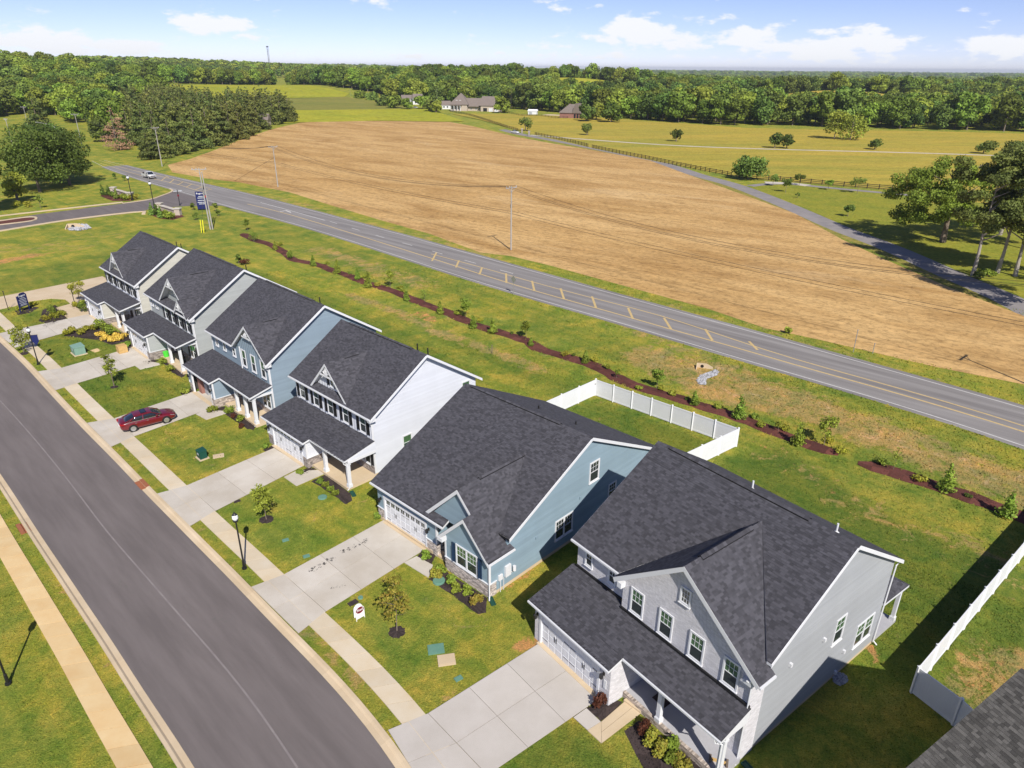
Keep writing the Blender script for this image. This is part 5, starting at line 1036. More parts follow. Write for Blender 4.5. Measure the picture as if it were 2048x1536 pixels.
sheet('yellow_green_field', [(-272.74, 517.53), (-362.20, 782.56), (-302.44, 936.94), (-333.54, 1079.36), (-313.12, 1060.58), (-262.77, 927.88), (-167.53, 769.49), (-165.00, 734.92), (-205.54, 706.16), (-267.12, 695.41), (-277.02, 604.22)], M['crop'], .012); sheet('olive_field', [(-215.92, 694.11), (-165.00, 734.92), (-123.01, 690.01), (-71.77, 604.26), (-161.01, 563.51), (-184.65, 566.91)], M['olive'], .016); sheet('yellow_green_field', [(-191.88, 565.89), (-161.91, 566.72), (-72.20, 607.94), (-41.87, 508.09), (-31.56, 470.25), (-39.79, 463.09), (-83.96, 467.05), (-128.32, 446.46), (-146.32, 428.41)], M['crop'], .014)
sheet('golden_meadow', [(-44.55, 541.39), (-10.40, 551.89), (56.25, 520.03), (96.20, 475.50), (136.74, 431.04), (218.74, 421.24), (279.58, 407.03), (350.03, 377.86)] + [(330, 330), (200, 190), (130, 172)] + [(105.47, 207.06), (71.44, 228.39), (50.93, 273.13), (33.67, 314.87), (10.70, 376.56), (1.91, 403.81), (-22.15, 485.30)], M['meadow'], .012)
sheet('green_field', [(69.97, 215.73), (80.93, 219.33), (95.18, 206.55), (102.87, 201.59)] + [(110, 168), (170, 160), (150, 110)] + [(76.94, 101.57), (76.60, 115.02), (76.02, 123.69), (72.61, 144.06), (71.82, 181.92), (68.34, 206.12)], M['fgreen'], .010)
def ribbon(name, pts, w, m, z): pts = smooth(resample(pts, 4), 2); return strip(name, offset(pts, w/2), offset(pts, -w/2), m, z)
ribbon('gravel_drive', [(8.15, 376.33), (40.74, 349.45), (71.84, 328.44), (102.06, 317.95), (129.92, 311.94), (161.12, 306.46), (195.37, 297.83), (220.31, 287.50)], 3.0, M['conc'], .018); ribbon('gravel_drive', [(69.21, 210.82), (80.22, 217.26), (89.36, 209.96), (102.45, 200.70), (116.79, 191.50)], 3.0, M['lane'], .019); ribbon('gravel_drive', [(75.96, 218.05), (85.98, 216.56), (86.90, 212.69)], 4.0, M['conc'], .021)
for (cx, cy, rx, ry_, m_) in ((78, 885, 80, 45, 'crop'), (300, 700, 110, 36, 'meadow'), (560, 880, 170, 50, 'meadow')): sheet('far_field', [(cx+rx*math.cos(a*.3927), cy+ry_*math.sin(a*.3927)) for a in range(16)], M[m_], .2)
ribbon('house_terrace', [(-48.16, 586.03), (-26.20, 575.42), (-6.88, 564.92)], 6, M['concw'], .02); ribbon('house_terrace', [(22.68, 550.10), (33.07, 539.55), (52.20, 514.21)], 12, M['concw'], .02)
# mulch beds
def bed(name, poly, m='mulchd', z=.03): 
    n = len(poly); c = (sum(p[0] for p in poly)/n, sum(p[1] for p in poly)/n); mb = MB(); q = []
    for i in range(n):
        a, b = poly[i], poly[(i+1) % n]
        for k in range(4): q.append((a[0]+(b[0]-a[0])*k/4 + random.uniform(-.05, .05), a[1]+(b[1]-a[1])*k/4 + random.uniform(-.05, .05)))
    for i in range(len(q)): a, b = q[i], q[(i+1) % len(q)]; mb.face([(c[0], c[1], z+.05), (*a, z-.022), (*b, z-.022)], 0, random.random())
    # loose bark pieces
    xs = [p[0] for p in q]; ys = [p[1] for p in q]; P = np.array([(random.uniform(min(xs), max(xs)), random.uniform(min(ys), max(ys))) for _ in range(int(40*(max(xs)-min(xs))*(max(ys)-min(ys))))]).reshape(-1, 2)
    if len(P): 
        for x, y in P[inpoly(P, q)][:1500]:
            an = random.uniform(0, 6.28); dx, dy = math.cos(an)*.05, math.sin(an)*.05; w_ = .4; mb.face([(x-dx, y-dy, z+.06), (x+dy*w_, y-dx*w_, z+.075), (x+dx, y+dy, z+.06), (x-dy*w_, y+dx*w_, z+.07)], 0, random.random())
    return struct(name, mb, M[m])
def bed_line(pts, w, m='mulch'):
    pts = resample(pts, 1.2); ww = [w*(.85+.3*random.random())*(.35 if i in (0, len(pts)-1) else 1) for i in range(len(pts))]; a, b = offset(pts, 1), offset(pts, -1); mb = MB(); L_ = [(p[0]+(q[0]-p[0])*s/2, p[1]+(q[1]-p[1])*s/2) for p, q, s in zip(pts, a, ww)]; R_ = [(p[0]+(q[0]-p[0])*s/2, p[1]+(q[1]-p[1])*s/2) for p, q, s in zip(pts, b, ww)]
    for i in range(len(pts)-1):
        for (A, Z0), (B, Z1) in (((L_, .012), (pts, .06)), ((pts, .06), (R_, .012))): mb.face([(*A[i], Z0), (*B[i], Z1), (*B[i+1], Z1), (*A[i+1], Z0)], 0, random.random())
        for _ in range(28):
            t, s = random.random(), random.random(); x = (L_[i][0]*(1-t)+L_[i+1][0]*t)*(1-s) + (R_[i][0]*(1-t)+R_[i+1][0]*t)*s; y = (L_[i][1]*(1-t)+L_[i+1][1]*t)*(1-s) + (R_[i][1]*(1-t)+R_[i+1][1]*t)*s; an = random.uniform(0, 6.28); dx, dy = math.cos(an)*.07, math.sin(an)*.07
            mb.face([(x-dx, y-dy, .065), (x+dy*.4, y-dx*.4, .085), (x+dx, y+dy, .065), (x-dy*.4, y+dx*.4, .08)], 0, random.random())
    return struct('mulch_strip', mb, M[m])
bed_line([(-54.90, 141.80), (-50.87, 136.49), (-46.42, 132.38), (-41.77, 126.19), (-38.71, 121.16), (-36.49, 119.66), (-33.45, 117.75), (-30.08, 114.08), (-27.04, 111.38), (-23.91, 107.65), (-21.15, 105.22), (-17.99, 102.37), (-14.82, 98.68), (-12.11, 95.66), (-9.81, 93.46), (-7.56, 90.71), (-5.41, 88.10), (-3.40, 86.18), (-1.46, 84.60), (0.42, 83.03), (2.19, 81.20), (3.24, 79.02), (5.44, 77.28), (7.56, 75.61), (9.60, 73.70), (11.39, 70.75), (12.91, 68.77), (14.92, 67.02), (17.24, 65.35), (19.38, 63.40), (21.48, 61.76), (23.37, 59.77), (25.02, 57.88), (26.92, 55.90), (29.00, 54.04)], 1.8)
bed_line([(30.05, 52.59), (31.93, 51.46), (33.66, 50.07), (35.61, 48.26), (37.14, 46.93), (38.30, 45.55), (39.17, 44.64), (40.43, 43.07), (41.76, 40.43)], 1.95)
bed('mulch_bed', [(4.10, 26.89), (4.77, 25.99), (6.10, 27.26), (5.48, 27.45)]); bed('mulch_bed', [(5.91, 25.43), (6.77, 26.13), (7.91, 25.00), (9.54, 23.40), (8.32, 21.76), (6.75, 22.75)]); bed('mulch_bed', [(-6.54, 39.37), (-6.01, 40.15), (-5.21, 39.57), (-5.30, 39.14), (-5.47, 38.44)])
bed('mulch_bed', [(-5.42, 37.06), (-4.44, 37.98), (-1.46, 35.22), (-1.51, 33.91), (-2.04, 33.82), (-3.73, 35.52)]); bed('mulch_bed', [(-16.41, 48.93), (-15.46, 50.11), (-12.84, 47.21), (-12.46, 46.15), (-12.90, 45.66), (-14.46, 47.33)]); bed('mulch_bed', [(-18.09, 50.23), (-17.01, 51.21), (-16.46, 50.89), (-17.37, 49.61)]); bed('mulch_bed', [(-22.02, 53.94), (-21.36, 54.94), (-21.12, 54.31), (-21.66, 53.77)]); bed('mulch_bed', [(-30.15, 61.84), (-28.82, 62.65), (-28.21, 62.21), (-29.22, 60.87)]); bed('mulch_bed', [(-27.96, 60.90), (-27.39, 62.00), (-24.10, 58.56), (-24.07, 57.75), (-24.74, 57.94)])
bed('mulch_bed', [(-42.40, 73.97), (-41.73, 74.74), (-40.67, 74.46), (-41.46, 73.10)]); bed('mulch_bed', [(-40.38, 74.31), (-40.33, 75.23), (-35.83, 70.65), (-35.90, 69.56), (-37.60, 71.03)]); bed('mulch_bed', [(-62.60, 87.54), (-65.06, 92.31), (-64.68, 94.56), (-60.66, 90.68), (-59.50, 89.04), (-60.34, 86.21)]); bed('mulch_bed', [(-61.01, 85.62), (-61.52, 88.17), (-59.80, 89.44), (-59.55, 88.22), (-60.16, 85.06)]); bed('mulch_bed', [(-68.53, 91.78), (-67.87, 94.02), (-66.21, 93.39), (-65.96, 90.98), (-67.03, 90.11)]); bed('mulch_bed', [(-56.15, 82.19), (-56.04, 84.40), (-53.38, 85.41), (-48.65, 83.09), (-46.97, 80.98), (-48.53, 79.24), (-51.25, 80.89), (-53.78, 81.54)]); bed('mulch_bed', [(-61.94, 93.49), (-61.71, 95.56), (-59.20, 93.34), (-59.46, 91.57)]); bed('mulch_bed', [(-47.80, 79.59), (-46.48, 79.62), (-45.30, 77.98), (-46.27, 77.31)]); bed('mulch_bed', [(-34.40, 65.61), (-33.69, 66.99), (-33.11, 66.00), (-33.53, 64.78)])
bed('mulch_bed', [(-107.11, 184.96), (-108.53, 191.31), (-101.70, 188.38), (-96.50, 183.15), (-95.60, 178.01), (-100.12, 177.80)], 'mulch'); bed('mulch_bed', [(-82.21, 160.28), (-83.22, 166.37), (-77.94, 163.47), (-73.89, 158.85), (-74.91, 154.83), (-78.59, 156.37)], 'mulch')
for (px_, r_) in (((-18.33, 43.61), .55), ((-6.81, 32.24), .52), ((-41.96, 67.09), .4), ((-57.38, 76.27), .6)): bed('mulch_ring', [(px_[0]+r_*math.cos(a*math.pi/5), px_[1]+r_*math.sin(a*math.pi/5)) for a in range(10)])

# ------------------------------------------------------------------ thin summer haze that fades the horizon
def haze():
    mb = MB().box((-12500, -900, -32), (12500, 14500, 61)); o = mb.obj('haze', None, kind='stuff', label='thin blue haze over the whole countryside', cat='haze'); m = bpy.data.materials.new('haze_air'); m.use_nodes = True; nt = m.node_tree; nt.nodes.clear()
    v = nt.nodes.new('ShaderNodeVolumePrincipled'); v.inputs['Color'].default_value = (.80, .89, 1, 1); v.inputs['Density'].default_value = HAZE; v.inputs['Anisotropy'].default_value = .2; out = nt.nodes.new('ShaderNodeOutputMaterial'); nt.links.new(v.outputs[0], out.inputs['Volume']); o.data.materials.clear(); o.data.materials.append(m)
HAZE = .00008
haze()

M['seam'] = mat('worn_asphalt_seam', (.235, .21, .205), .9, .8, 1.2, col2=(.18, .156, .157), world=True); M['oil'] = mat('dark_stain', (.15, .14, .13), .8, .4, 3, world=True); M['patch'] = mat('tyre_darkened_asphalt', (.13, .113, .114), .9, .6, .8, col2=(.165, .145, .146), world=True)
strip('pavement_seam', offset(smooth(resample([(-51.73, 63.62), (-44.35, 56.73), (-35.90, 48.50), (-29.47, 41.97), (-24.38, 37.23), (-20.49, 33.53), (-17.15, 30.44), (-14.54, 27.96), (-11.97, 25.23), (-10.25, 23.23)], 2), 4), .05), offset(smooth(resample([(-51.73, 63.62), (-44.35, 56.73), (-35.90, 48.50), (-29.47, 41.97), (-24.38, 37.23), (-20.49, 33.53), (-17.15, 30.44), (-14.54, 27.96), (-11.97, 25.23), (-10.25, 23.23)], 2), 4), -.05), M['seam'], .0105)
def spots(name, line, w, n, r0, r1, m, z, seed):
    """small irregular stains strewn along a line"""
    g = random.Random(seed); P = resample(line, .3); mb = MB()
    for _ in range(n):
        x, y = g.choice(P); x += g.gauss(0, w); y += g.gauss(0, w); r = r0 + (r1-r0)*g.random()**3; k = 7; a0 = g.uniform(0, 6.28); el = g.uniform(.4, 1)
        pts = []
        for i in range(k): a = a0 + i*6.283/k; q = r*g.uniform(.6, 1.2); u, v = q*math.cos(a), q*math.sin(a)*el; pts.append((x + u*.7 + v*.7, y + u*.7 - v*.7, z))
        mb.face(pts if sum((pts[i][0]*pts[(i+1)%k][1]-pts[(i+1)%k][0]*pts[i][1]) for i in range(k)) > 0 else pts[::-1], 0, g.random())
    return mb.obj(name, m, kind='stuff', label=dict(tyre_mark='dark tyre marks and stains on the drive of the low blue house', dirt_crumbs='crumbs of soil dropped on the street asphalt')[name], cat=dict(tyre_mark='stain', dirt_crumbs='soil')[name])
spots('tyre_mark', [(-13.40, 37.72), (-12.83, 38.40), (-12.30, 39.05)], .11, 90, .02, .11, M['oil'], .0715, 1); spots('tyre_mark', [(-11.83, 39.71), (-11.03, 40.39), (-10.28, 41.09)], .10, 80, .02, .10, M['oil'], .0715, 2); spots('tyre_mark', [(-11.61, 36.00), (-10.90, 36.30)], .10, 22, .02, .06, M['oil'], .0715, 3)
spots('dirt_crumbs', [(-22.95, 37.76), (-19.93, 35.34), (-17.80, 33.13), (-14.84, 30.73), (-13.28, 30.37)], .9, 150, .015, .06, M['oil'], .0125, 4); spots('dirt_crumbs', [(-25.65, 36.47), (-24.46, 35.52)], .12, 30, .02, .10, M['oil'], .0125, 5); spots('dirt_crumbs', [(-18.27, 33.55), (-17.57, 32.92)], .2, 30, .02, .12, M['oil'], .0125, 6); spots('dirt_crumbs', [(-32.93, 42.11), (-22.28, 33.51), (-15.02, 26.55), (-10.40, 24.21)], 1.5, 90, .01, .04, M['oil'], .0125, 7)

# ------------------------------------------------------------------ grass blades on the lawns near the camera
def hrect(O, ang, x0, x1, y0, y1):
    a = R(ang); return [(O[0] + math.sin(a)*x + math.cos(a)*y, O[1] - math.cos(a)*x + math.sin(a)*y) for x, y in ((x0, y0), (x1, y0), (x1, y1), (x0, y1))]
def grass():
    g = np.random.default_rng(11); parts = []
    for (d0, d1, dens) in ((14, 48, 55), (48, 80, 22), (80, 120, 8)):
        A = 1.7*d1*(d1-d0); n = int(A*dens); P = np.column_stack([g.uniform(-.87*d1, .83*d1, n), g.uniform(d0*.8, d1, n)]); r = np.hypot(*P.T); parts.append(P[(r > d0) & (r < d1) & (np.abs(P[:, 0]) < P[:, 1]*.83 + 4)])
    P = np.concatenate(parts); ok = np.ones(len(P), bool); PJ = P + g.normal(0, .05, P.shape)
    def cut(poly): nonlocal ok; ok &= ~inpoly(PJ, poly)
    kl, kr = offset(RA, .62), offset(LA, -.55); cut(kl + kr[::-1]); cut(offset(RA, 1.5) + offset(RA, 2.78)[::-1]); cut(offset(LA, -2.68) + offset(LA, -1.43)[::-1])
    for O, ang, W_, y0, bd_ in (((-46.87, 84.32), 45.2, 12.1, -3.2, 12), ((-34.81, 71.98), 44.6, 12.9, -3.1, 12), ((-22.63, 59.79), 44.9, 12.45, -3.1, 12), ((-11.23, 49.8), 46.1, 11.55, -3.3, 11.4)): cut(hrect(O, ang, -W_, -5.2, y0, bd_)); cut(hrect(O, ang, -5.4, .3, -2.5, bd_))
    cut(hrect((-1.34, 35.28), 46.5, -12.2, -5.5, .3, 19)); cut(hrect((-1.34, 35.28), 46.5, -5.5, .1, -.1, 19)); cut(hrect((11.23, 23.79), 37.5, -12.4, -6.1, -2.9, 13)); cut(hrect((11.23, 23.79), 37.5, -6.2, .15, -1.8, 13)); cut(hrect((11.23, 23.79), 37.5, -4.2, 0, 12.9, 16))
    for pl in ([(1.90, 31.53), (4.88, 27.45), (-1.03, 22.89), (-3.65, 21.66), (-6.22, 25.37), (-4.28, 26.40)], [(-9.52, 43.60), (-6.10, 40.06), (-11.49, 33.89), (-12.67, 32.02), (-16.91, 36.09), (-15.14, 37.34)], [(-21.12, 54.31), (-17.71, 51.28), (-22.55, 44.61), (-23.68, 42.60), (-28.15, 46.85), (-26.25, 48.09)], [(-33.17, 66.00), (-29.57, 62.52), (-34.54, 56.27), (-35.62, 54.31), (-40.27, 58.83), (-38.17, 59.80)], [(-45.66, 78.46), (-41.46, 74.29), (-46.42, 67.80), (-47.60, 66.10), (-52.55, 70.88), (-50.46, 71.91)], [(-57.65, 90.55), (-54.18, 87.14), (-58.55, 80.21), (-59.56, 78.00), (-64.77, 82.72), (-63.27, 84.50)],
      [(3.34, 26.22), (4.09, 26.82), (5.48, 27.45), (6.18, 27.26), (6.91, 26.50), (4.65, 24.69)], [(-7.29, 38.68), (-6.54, 39.37), (-6.01, 40.15), (-5.21, 39.57), (-4.48, 38.45), (-5.46, 37.15)], [(-18.79, 49.51), (-18.15, 50.46), (-16.10, 50.66), (-15.59, 50.11), (-17.39, 48.20)], [(-30.77, 60.85), (-30.19, 61.84), (-28.21, 61.55), (-27.90, 61.11), (-29.31, 59.70)], [(-42.92, 73.07), (-42.20, 74.28), (-40.26, 73.57), (-41.51, 71.73)], [(-76.16, 93.81), (-74.81, 98.08), (-65.90, 109.36), (-61.07, 104.66), (-59.29, 97.04), (-57.65, 90.55), (-59.39, 88.63), (-63.74, 93.22), (-62.78, 95.07), (-64.77, 97.13), (-67.05, 97.43), (-69.16, 96.07), (-69.61, 94.20), (-70.99, 92.38), (-71.99, 87.92)],
      [(5.91, 25.43), (6.77, 26.13), (7.91, 25.00), (9.54, 23.40), (8.32, 21.76), (6.75, 22.75)], [(-5.42, 37.06), (-4.44, 37.98), (-1.46, 35.22), (-1.51, 33.91), (-2.04, 33.82), (-3.73, 35.52)], [(-16.41, 48.93), (-15.46, 50.11), (-12.84, 47.21), (-12.46, 46.15), (-12.90, 45.66), (-14.46, 47.33)], [(-30.15, 61.84), (-28.82, 62.65), (-28.21, 62.21), (-29.22, 60.87)], [(-27.96, 60.90), (-27.39, 62.00), (-24.10, 58.56), (-24.07, 57.75), (-24.74, 57.94)], [(-56.15, 82.19), (-56.04, 84.40), (-53.38, 85.41), (-48.65, 83.09), (-46.97, 80.98), (-48.53, 79.24), (-51.25, 80.89), (-53.78, 81.54)], [(-40.38, 74.31), (-40.33, 75.23), (-35.83, 70.65), (-35.90, 69.56), (-37.60, 71.03)]): cut(pl)
    hw = np.array([(a[0], a[1]) for a in HN]); ok &= ~inpoly(P, list(HN) + list(HF)[::-1]); cut([(-126.16, 155.02), (-114.80, 157.77), (-109.22, 164.63), (-96.61, 175.82), (-91.97, 180.36), (-91.77, 188.85), (-92.12, 193.78), (-94.80, 197.95), (-99.66, 203.11), (-76.77, 180.32), (-65.64, 167.11), (-70.16, 172.84), (-78.83, 171.78), (-85.88, 167.53), (-85.81, 162.53), (-96.01, 152.36), (-103.54, 140.96), (-111.04, 134.81)])
    strip_ = [(-54.90, 141.80), (-41.77, 126.19), (-30.08, 114.08), (-21.15, 105.22), (-14.82, 98.68), (-7.56, 90.71), (-1.46, 84.60), (3.24, 79.02), (7.56, 75.61), (11.39, 70.75), (14.92, 67.02), (19.38, 63.40), (23.37, 59.77), (26.92, 55.90), (29.00, 54.04)]; ok &= smooth_mask(P, strip_, .8, .01) < .5; ok &= smooth_mask(P, [(30.05, 52.59), (33.66, 50.07), (35.61, 48.26), (38.30, 45.55), (39.17, 44.64), (41.76, 40.43)], .8, .01) < .5
    ok &= ~inpoly(P, [(-118.02, 247.83), (-127.20, 442.43), (-39.57, 460.49), (35.36, 301.21), (62.94, 192.57), (67.24, 123.07), (71.28, 93.05), (66.76, 55.43), (55.67, 69.52), (33.22, 87.23), (18.24, 105.49), (-0.54, 124.90), (-16.97, 142.71), (-45.04, 174.63)])
    for q in (((-18.33, 43.61), .6), ((-6.81, 32.24), .6), ((-41.96, 67.09), .5)): ok &= np.hypot(P[:, 0]-q[0][0], P[:, 1]-q[0][1]) > q[1]
    P = P[ok]; n = len(P); r = np.hypot(*P.T); s = np.clip(r/45, .75, 2.2)*g.uniform(.028, .062, n); h = np.clip(r/50, .8, 1.8)*g.uniform(.035, .08, n)
    a = g.uniform(0, 6.28, n); d = np.column_stack([np.cos(a), np.sin(a)])*s[:, None]; ln = g.normal(0, .5, (n, 2))*h[:, None]
    V = np.empty((n, 4, 3)); V[:, 0, :2] = P - d; V[:, 1, :2] = P + d; V[:, 2, :2] = P + d*.35 + ln; V[:, 3, :2] = P - d*.35 + ln; V[:, :2, 2] = 0; V[:, 2, 2] = h; V[:, 3, 2] = h*.92
    me = bpy.data.meshes.new('grass'); me.vertices.add(4*n); me.vertices.foreach_set('co', V.ravel()); me.loops.add(4*n); me.loops.foreach_set('vertex_index', np.arange(4*n)); me.polygons.add(n); me.polygons.foreach_set('loop_start', np.arange(n)*4); me.polygons.foreach_set('loop_total', np.full(n, 4)); me.update(calc_edges=True)
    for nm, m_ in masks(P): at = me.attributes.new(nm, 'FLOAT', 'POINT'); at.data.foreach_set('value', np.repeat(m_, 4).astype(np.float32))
    me.materials.append(ground_mat()); mk('grass', me, kind='stuff', label='short mown grass growing on the lawns around the houses', cat='grass'); print('grass blades', n)
grass()
# ------------------------------------------------------------------ fences
def vinyl_fence(pts, label, group=None, H=1.83, step=2.4, gate=None):
    o = empty('vinyl_fence', (*pts[0], 0), label=label, cat='fence'); ox, oy = pts[0]; posts = []
    for a, b in zip(pts[:-1], pts[1:]):
        A, B = Vector((a[0]-ox, a[1]-oy, 0)), Vector((b[0]-ox, b[1]-oy, 0)); L = (B-A).length; n = max(1, round(L/step)); d = (B-A)/n; ang = math.atan2(d.y, d.x); w = d.length - .13
        k = ('vf', round(w, 2))
        if k not in MESHC:
            mb = MB(); mb.box((0, -.03, .06), (w, .03, .2)); mb.box((0, -.03, H-.14), (w, .03, H)); np_ = int(w/.15)
            for i in range(np_): x = w*i/np_; mb.box((x+.006, -.014, .2), (x+w/np_-.006, .014, H-.14), 0, random.random())
            mb.box((.0, -.006, .2), (w, .006, H-.14)); MESHC[k] = mb.mesh('fence_panel', M['fence'])
        for i in range(n): p = A + d*i; mk('fence_panel', MESHC[k], o, tuple(p + d.normalized()*.065), ang); posts.append(p)
        posts.append(B)
    if 'vp' not in MESHC: MESHC['vp'] = MB().box((-.065, -.065, 0), (.065, .065, H+.06)).box((-.08, -.08, H+.06), (.08, .08, H+.085)).tube([(0, 0, H+.085), (0, 0, H+.14)], [.09, .01], 4).mesh('fence_post', M['fence'])
    seen = []
    for p in posts:
        if all((p-q).length > .2 for q in seen): seen.append(p); mk('fence_post', MESHC['vp'], o, tuple(p))
    return o
vinyl_fence([(2.98, 60.26), (8.64, 65.91), (20.26, 55.33), (14.2, 50.6)], 'white vinyl privacy fence around the lawn behind the low steel blue house')
vinyl_fence([(44.5, 47.2), (21.97, 28.04), (23.06, 25.97), (23.56, 24.23)], 'white vinyl privacy fence at the right edge, casting a wide shadow')
MB().box((-.03, -.03, 0), (.03, .03, .12)).obj('gate_latch', M['black'], label='small black latch on the corner of the white fence', cat='latch').location = (*(8.58, 65.79), 1.3)

def rail_fence(name, pts, label, H=1.35, step=2.6, rails=3, m='fblack'):
    o = empty(name, (*pts[0], 0), label=label, cat='fence'); ox, oy = pts[0]; P = resample(pts, step); P = [(x-ox, y-oy) for x, y in P]
    z = lambda x, y: float(hgt(np.array([x+ox]), np.array([y+oy]))[0]) + .0
    me = MB().box((-.09, -.09, 0), (.09, .09, H+.1)).mesh('fence_post', M[m])
    for x, y in P: mk('fence_post', me, o, (x, y, z(x, y)))
    for i in range(len(P)-1):
        a, b = P[i], P[i+1]; L = math.hypot(b[0]-a[0], b[1]-a[1]); 
        for r in range(rails):
            k = ('rl', round(L, 1), m)
            if k not in MESHC: MESHC[k] = MB().box((0, -.11, -.08), (round(L, 1), -.05, .08)).mesh('rail', M[m])
            mk('rail', MESHC[k], o, (a[0], a[1], z(*a) + H*(r+.75)/rails), math.atan2(b[1]-a[1], b[0]-a[0]))
    return o
rail_fence('rail_fence', [(-48.96, 572.30), (-30.99, 525.75), (-13.27, 459.06), (-3.68, 420.64), (2.17, 400.52)], 'black board fence along the lane up to the stone gate piers', step=3.5)
rail_fence('rail_fence', [(10.70, 376.56), (19.75, 355.34), (27.69, 333.98), (32.13, 318.91)], 'black board fence between the gate piers and the field gap', step=3)
rail_fence('rail_fence', [(33.46, 314.85), (42.38, 292.55), (50.93, 273.13), (58.16, 254.63), (64.83, 239.60), (69.19, 230.50)], 'long black board fence running beside the lane to the dark round tree')
rail_fence('rail_fence', [(70.79, 227.25), (81.66, 221.43), (92.42, 213.94), (105.03, 206.13), (118.22, 198.90)], 'brown board fence beyond the small drive, right of the round tree', step=3)
rail_fence('rail_fence', [(-7.04, 578.04), (4.18, 530.17), (18.22, 526.31), (27.70, 506.06), (37.95, 507.28)], 'dark paddock fence below the small white shed', step=5, rails=2)
def pier(xy, lab): 
    o = empty('gate_pier', (*xy, 0), label=lab, cat='gate pier'); MB().box((-.45, -.45, 0), (.45, .45, 2.0)).obj('shaft', M['stoneg'], o); MB().box((-.6, -.6, 2.0), (.6, .6, 2.2)).obj('cap', M['conc'], o)
pier((4.20, 387.96), 'stone gate pier left of the long gravel drive'); pier((7.59, 373.39), 'stone gate pier right of the long gravel drive')

# ------------------------------------------------------------------ lamps, poles and wires
def street_lamp(xy, label, H=4.35, banner=False, sc=1.0):
    o = empty('street_lamp', (*xy, 0), label=label, cat='street lamp', group='black post lamps'); 
    MB().tube([(0, 0, 0), (0, 0, .12), (0, 0, .14), (0, 0, .7), (0, 0, .75), (0, 0, 3.75)], [.17, .16, .10, .085, .06, .05], 10).obj('lamp_post', M['black'], o)
    MB().tube([(0, 0, 3.75), (0, 0, 3.85), (0, 0, 3.95)], [.05, .16, .19], 10).tube([(0, 0, 4.36), (0, 0, 4.47), (0, 0, 4.52), (0, 0, 4.62)], [.17, .06, .04, .015], 10).obj('lamp_fitter', M['black'], o)
    MB().tube([(0, 0, 3.96), (0, 0, 4.1), (0, 0, 4.28), (0, 0, 4.36)], [.13, .20, .18, .12], 10).obj('lamp_globe', M['lampglass'], o)
    if banner: MB().box((.02, -.02, 3.5), (.75, .02, 3.53)).box((.05, -.012, 2.75), (.7, .012, 3.5), 1).prism([(.05, 0, 2.75), (.7, 0, 2.75), (.38, 0, 2.3)], (0, .02, 0), 1).obj('banner', [M['black'], M['signblue']], o)
    return o
l1 = street_lamp((-18.00, 37.97), 'black post lamp on the grass strip nearest the camera, before the white house drive'); 
l2 = street_lamp((-53.65, 73.00), 'black post lamp with navy banners at the far end of the street', banner=True); l2.rotation_euler.z = .3
l3 = street_lamp((-27.49, 28.14), 'black post lamp on the near side lawn at the left edge'); l4 = street_lamp((-95.59, 178.73), 'post lamp behind the left stone entrance wall'); l5 = street_lamp((-85.74, 169.49), 'post lamp beside the right stone entrance wall')
for q in (l4, l5): q.scale = (1.6, 1.6, 1.35)

def power_pole(xy, H, label, ang=.8, arm=2.6, double=False, lean=(0, 0)):
    o = empty('power_pole', (*xy, 0), ang, label=label, cat='power pole'); o.rotation_euler.x, o.rotation_euler.y = lean
    MB().tube([(0, 0, 0), (0, 0, H*.5), (0, 0, H)], [.15, .125, .095], 10).obj('pole', M['polew'], o)
    if double: MB().tube([(.45, 0, 0), (.45, 0, H*.5), (.42, 0, H-.8)], [.14, .12, .09], 10).obj('pole', M['polew'], o)
    MB().box((-arm/2, -.08, H-.35), (arm/2, .06, H-.2)).beam((-arm*.32, 0, H-.36), (0, -.02, H-1.1), .05, .05).beam((arm*.32, 0, H-.36), (0, -.02, H-1.1), .05, .05).obj('crossarm', M['polew'], o)
    for x in (-arm*.45, -arm*.18, arm*.45): MB().tube([(x, 0, H-.2), (x, 0, H-.12), (x, 0, H+.04)], [.03, .07, .05], 6).obj('insulator', M['signink'], o)
    MB().tube([(.1, .2, H*.66), (.1, .2, H*.72)], .1, 6).obj('cable_clamp', M['black'], o)
    return o
P3, P8, P2, P1, P4, P5, P6 = (-0.38, 129.48), (57.65, 64.95), (-66.26, 202.07), (-62.81, 145.36), (-117.99, 243.85), (-176.89, 300.97), (-184.28, 270.06)
perp = math.atan2(P8[1]-P3[1], P8[0]-P3[0]) + math.pi/2
power_pole(P3, 11.6, 'gray power pole standing at the middle of the field edge', perp); power_pole(P8, 12, 'power pole outside the right edge whose shadow falls on the field', perp)
power_pole(P2, 11.0, 'gray power pole at the left end of the harvested field', perp); power_pole(P1, 12.3, 'pale twin power pole beside the entrance junction', .15, 2.9, double=True, lean=(0, R(-1.2)))
power_pole(P4, 12.5, 'gray power pole before the pine wood beside the highway', perp + .1); power_pole(P5, 13, 'power pole on the bright green field beyond the leafy clump', perp+.2, 3); power_pole(P6, 13, 'power pole near the left edge behind the leafy clump', .3, 1.2); power_pole((-254.32, 388.76), 11, 'small distant power pole at the far left', .4)
def wire(a, b, za, zb, sag, off, label):
    A = Vector((*a, za)) + Vector((math.cos(perp)*off, math.sin(perp)*off, 0)); B = Vector((*b, zb)) + Vector((math.cos(perp)*off, math.sin(perp)*off, 0)); pts = []
    for i in range(25): t = i/24; p = A.lerp(B, t); p.z -= sag*4*t*(1-t); pts.append(p)
    d = A.lerp(B, .5); r = .018 + .006*min(3, d.length/120)
    return MB().tube(pts, r, 5).obj('power_line', M['wire'], label=label, cat='cable', group='overhead power lines')
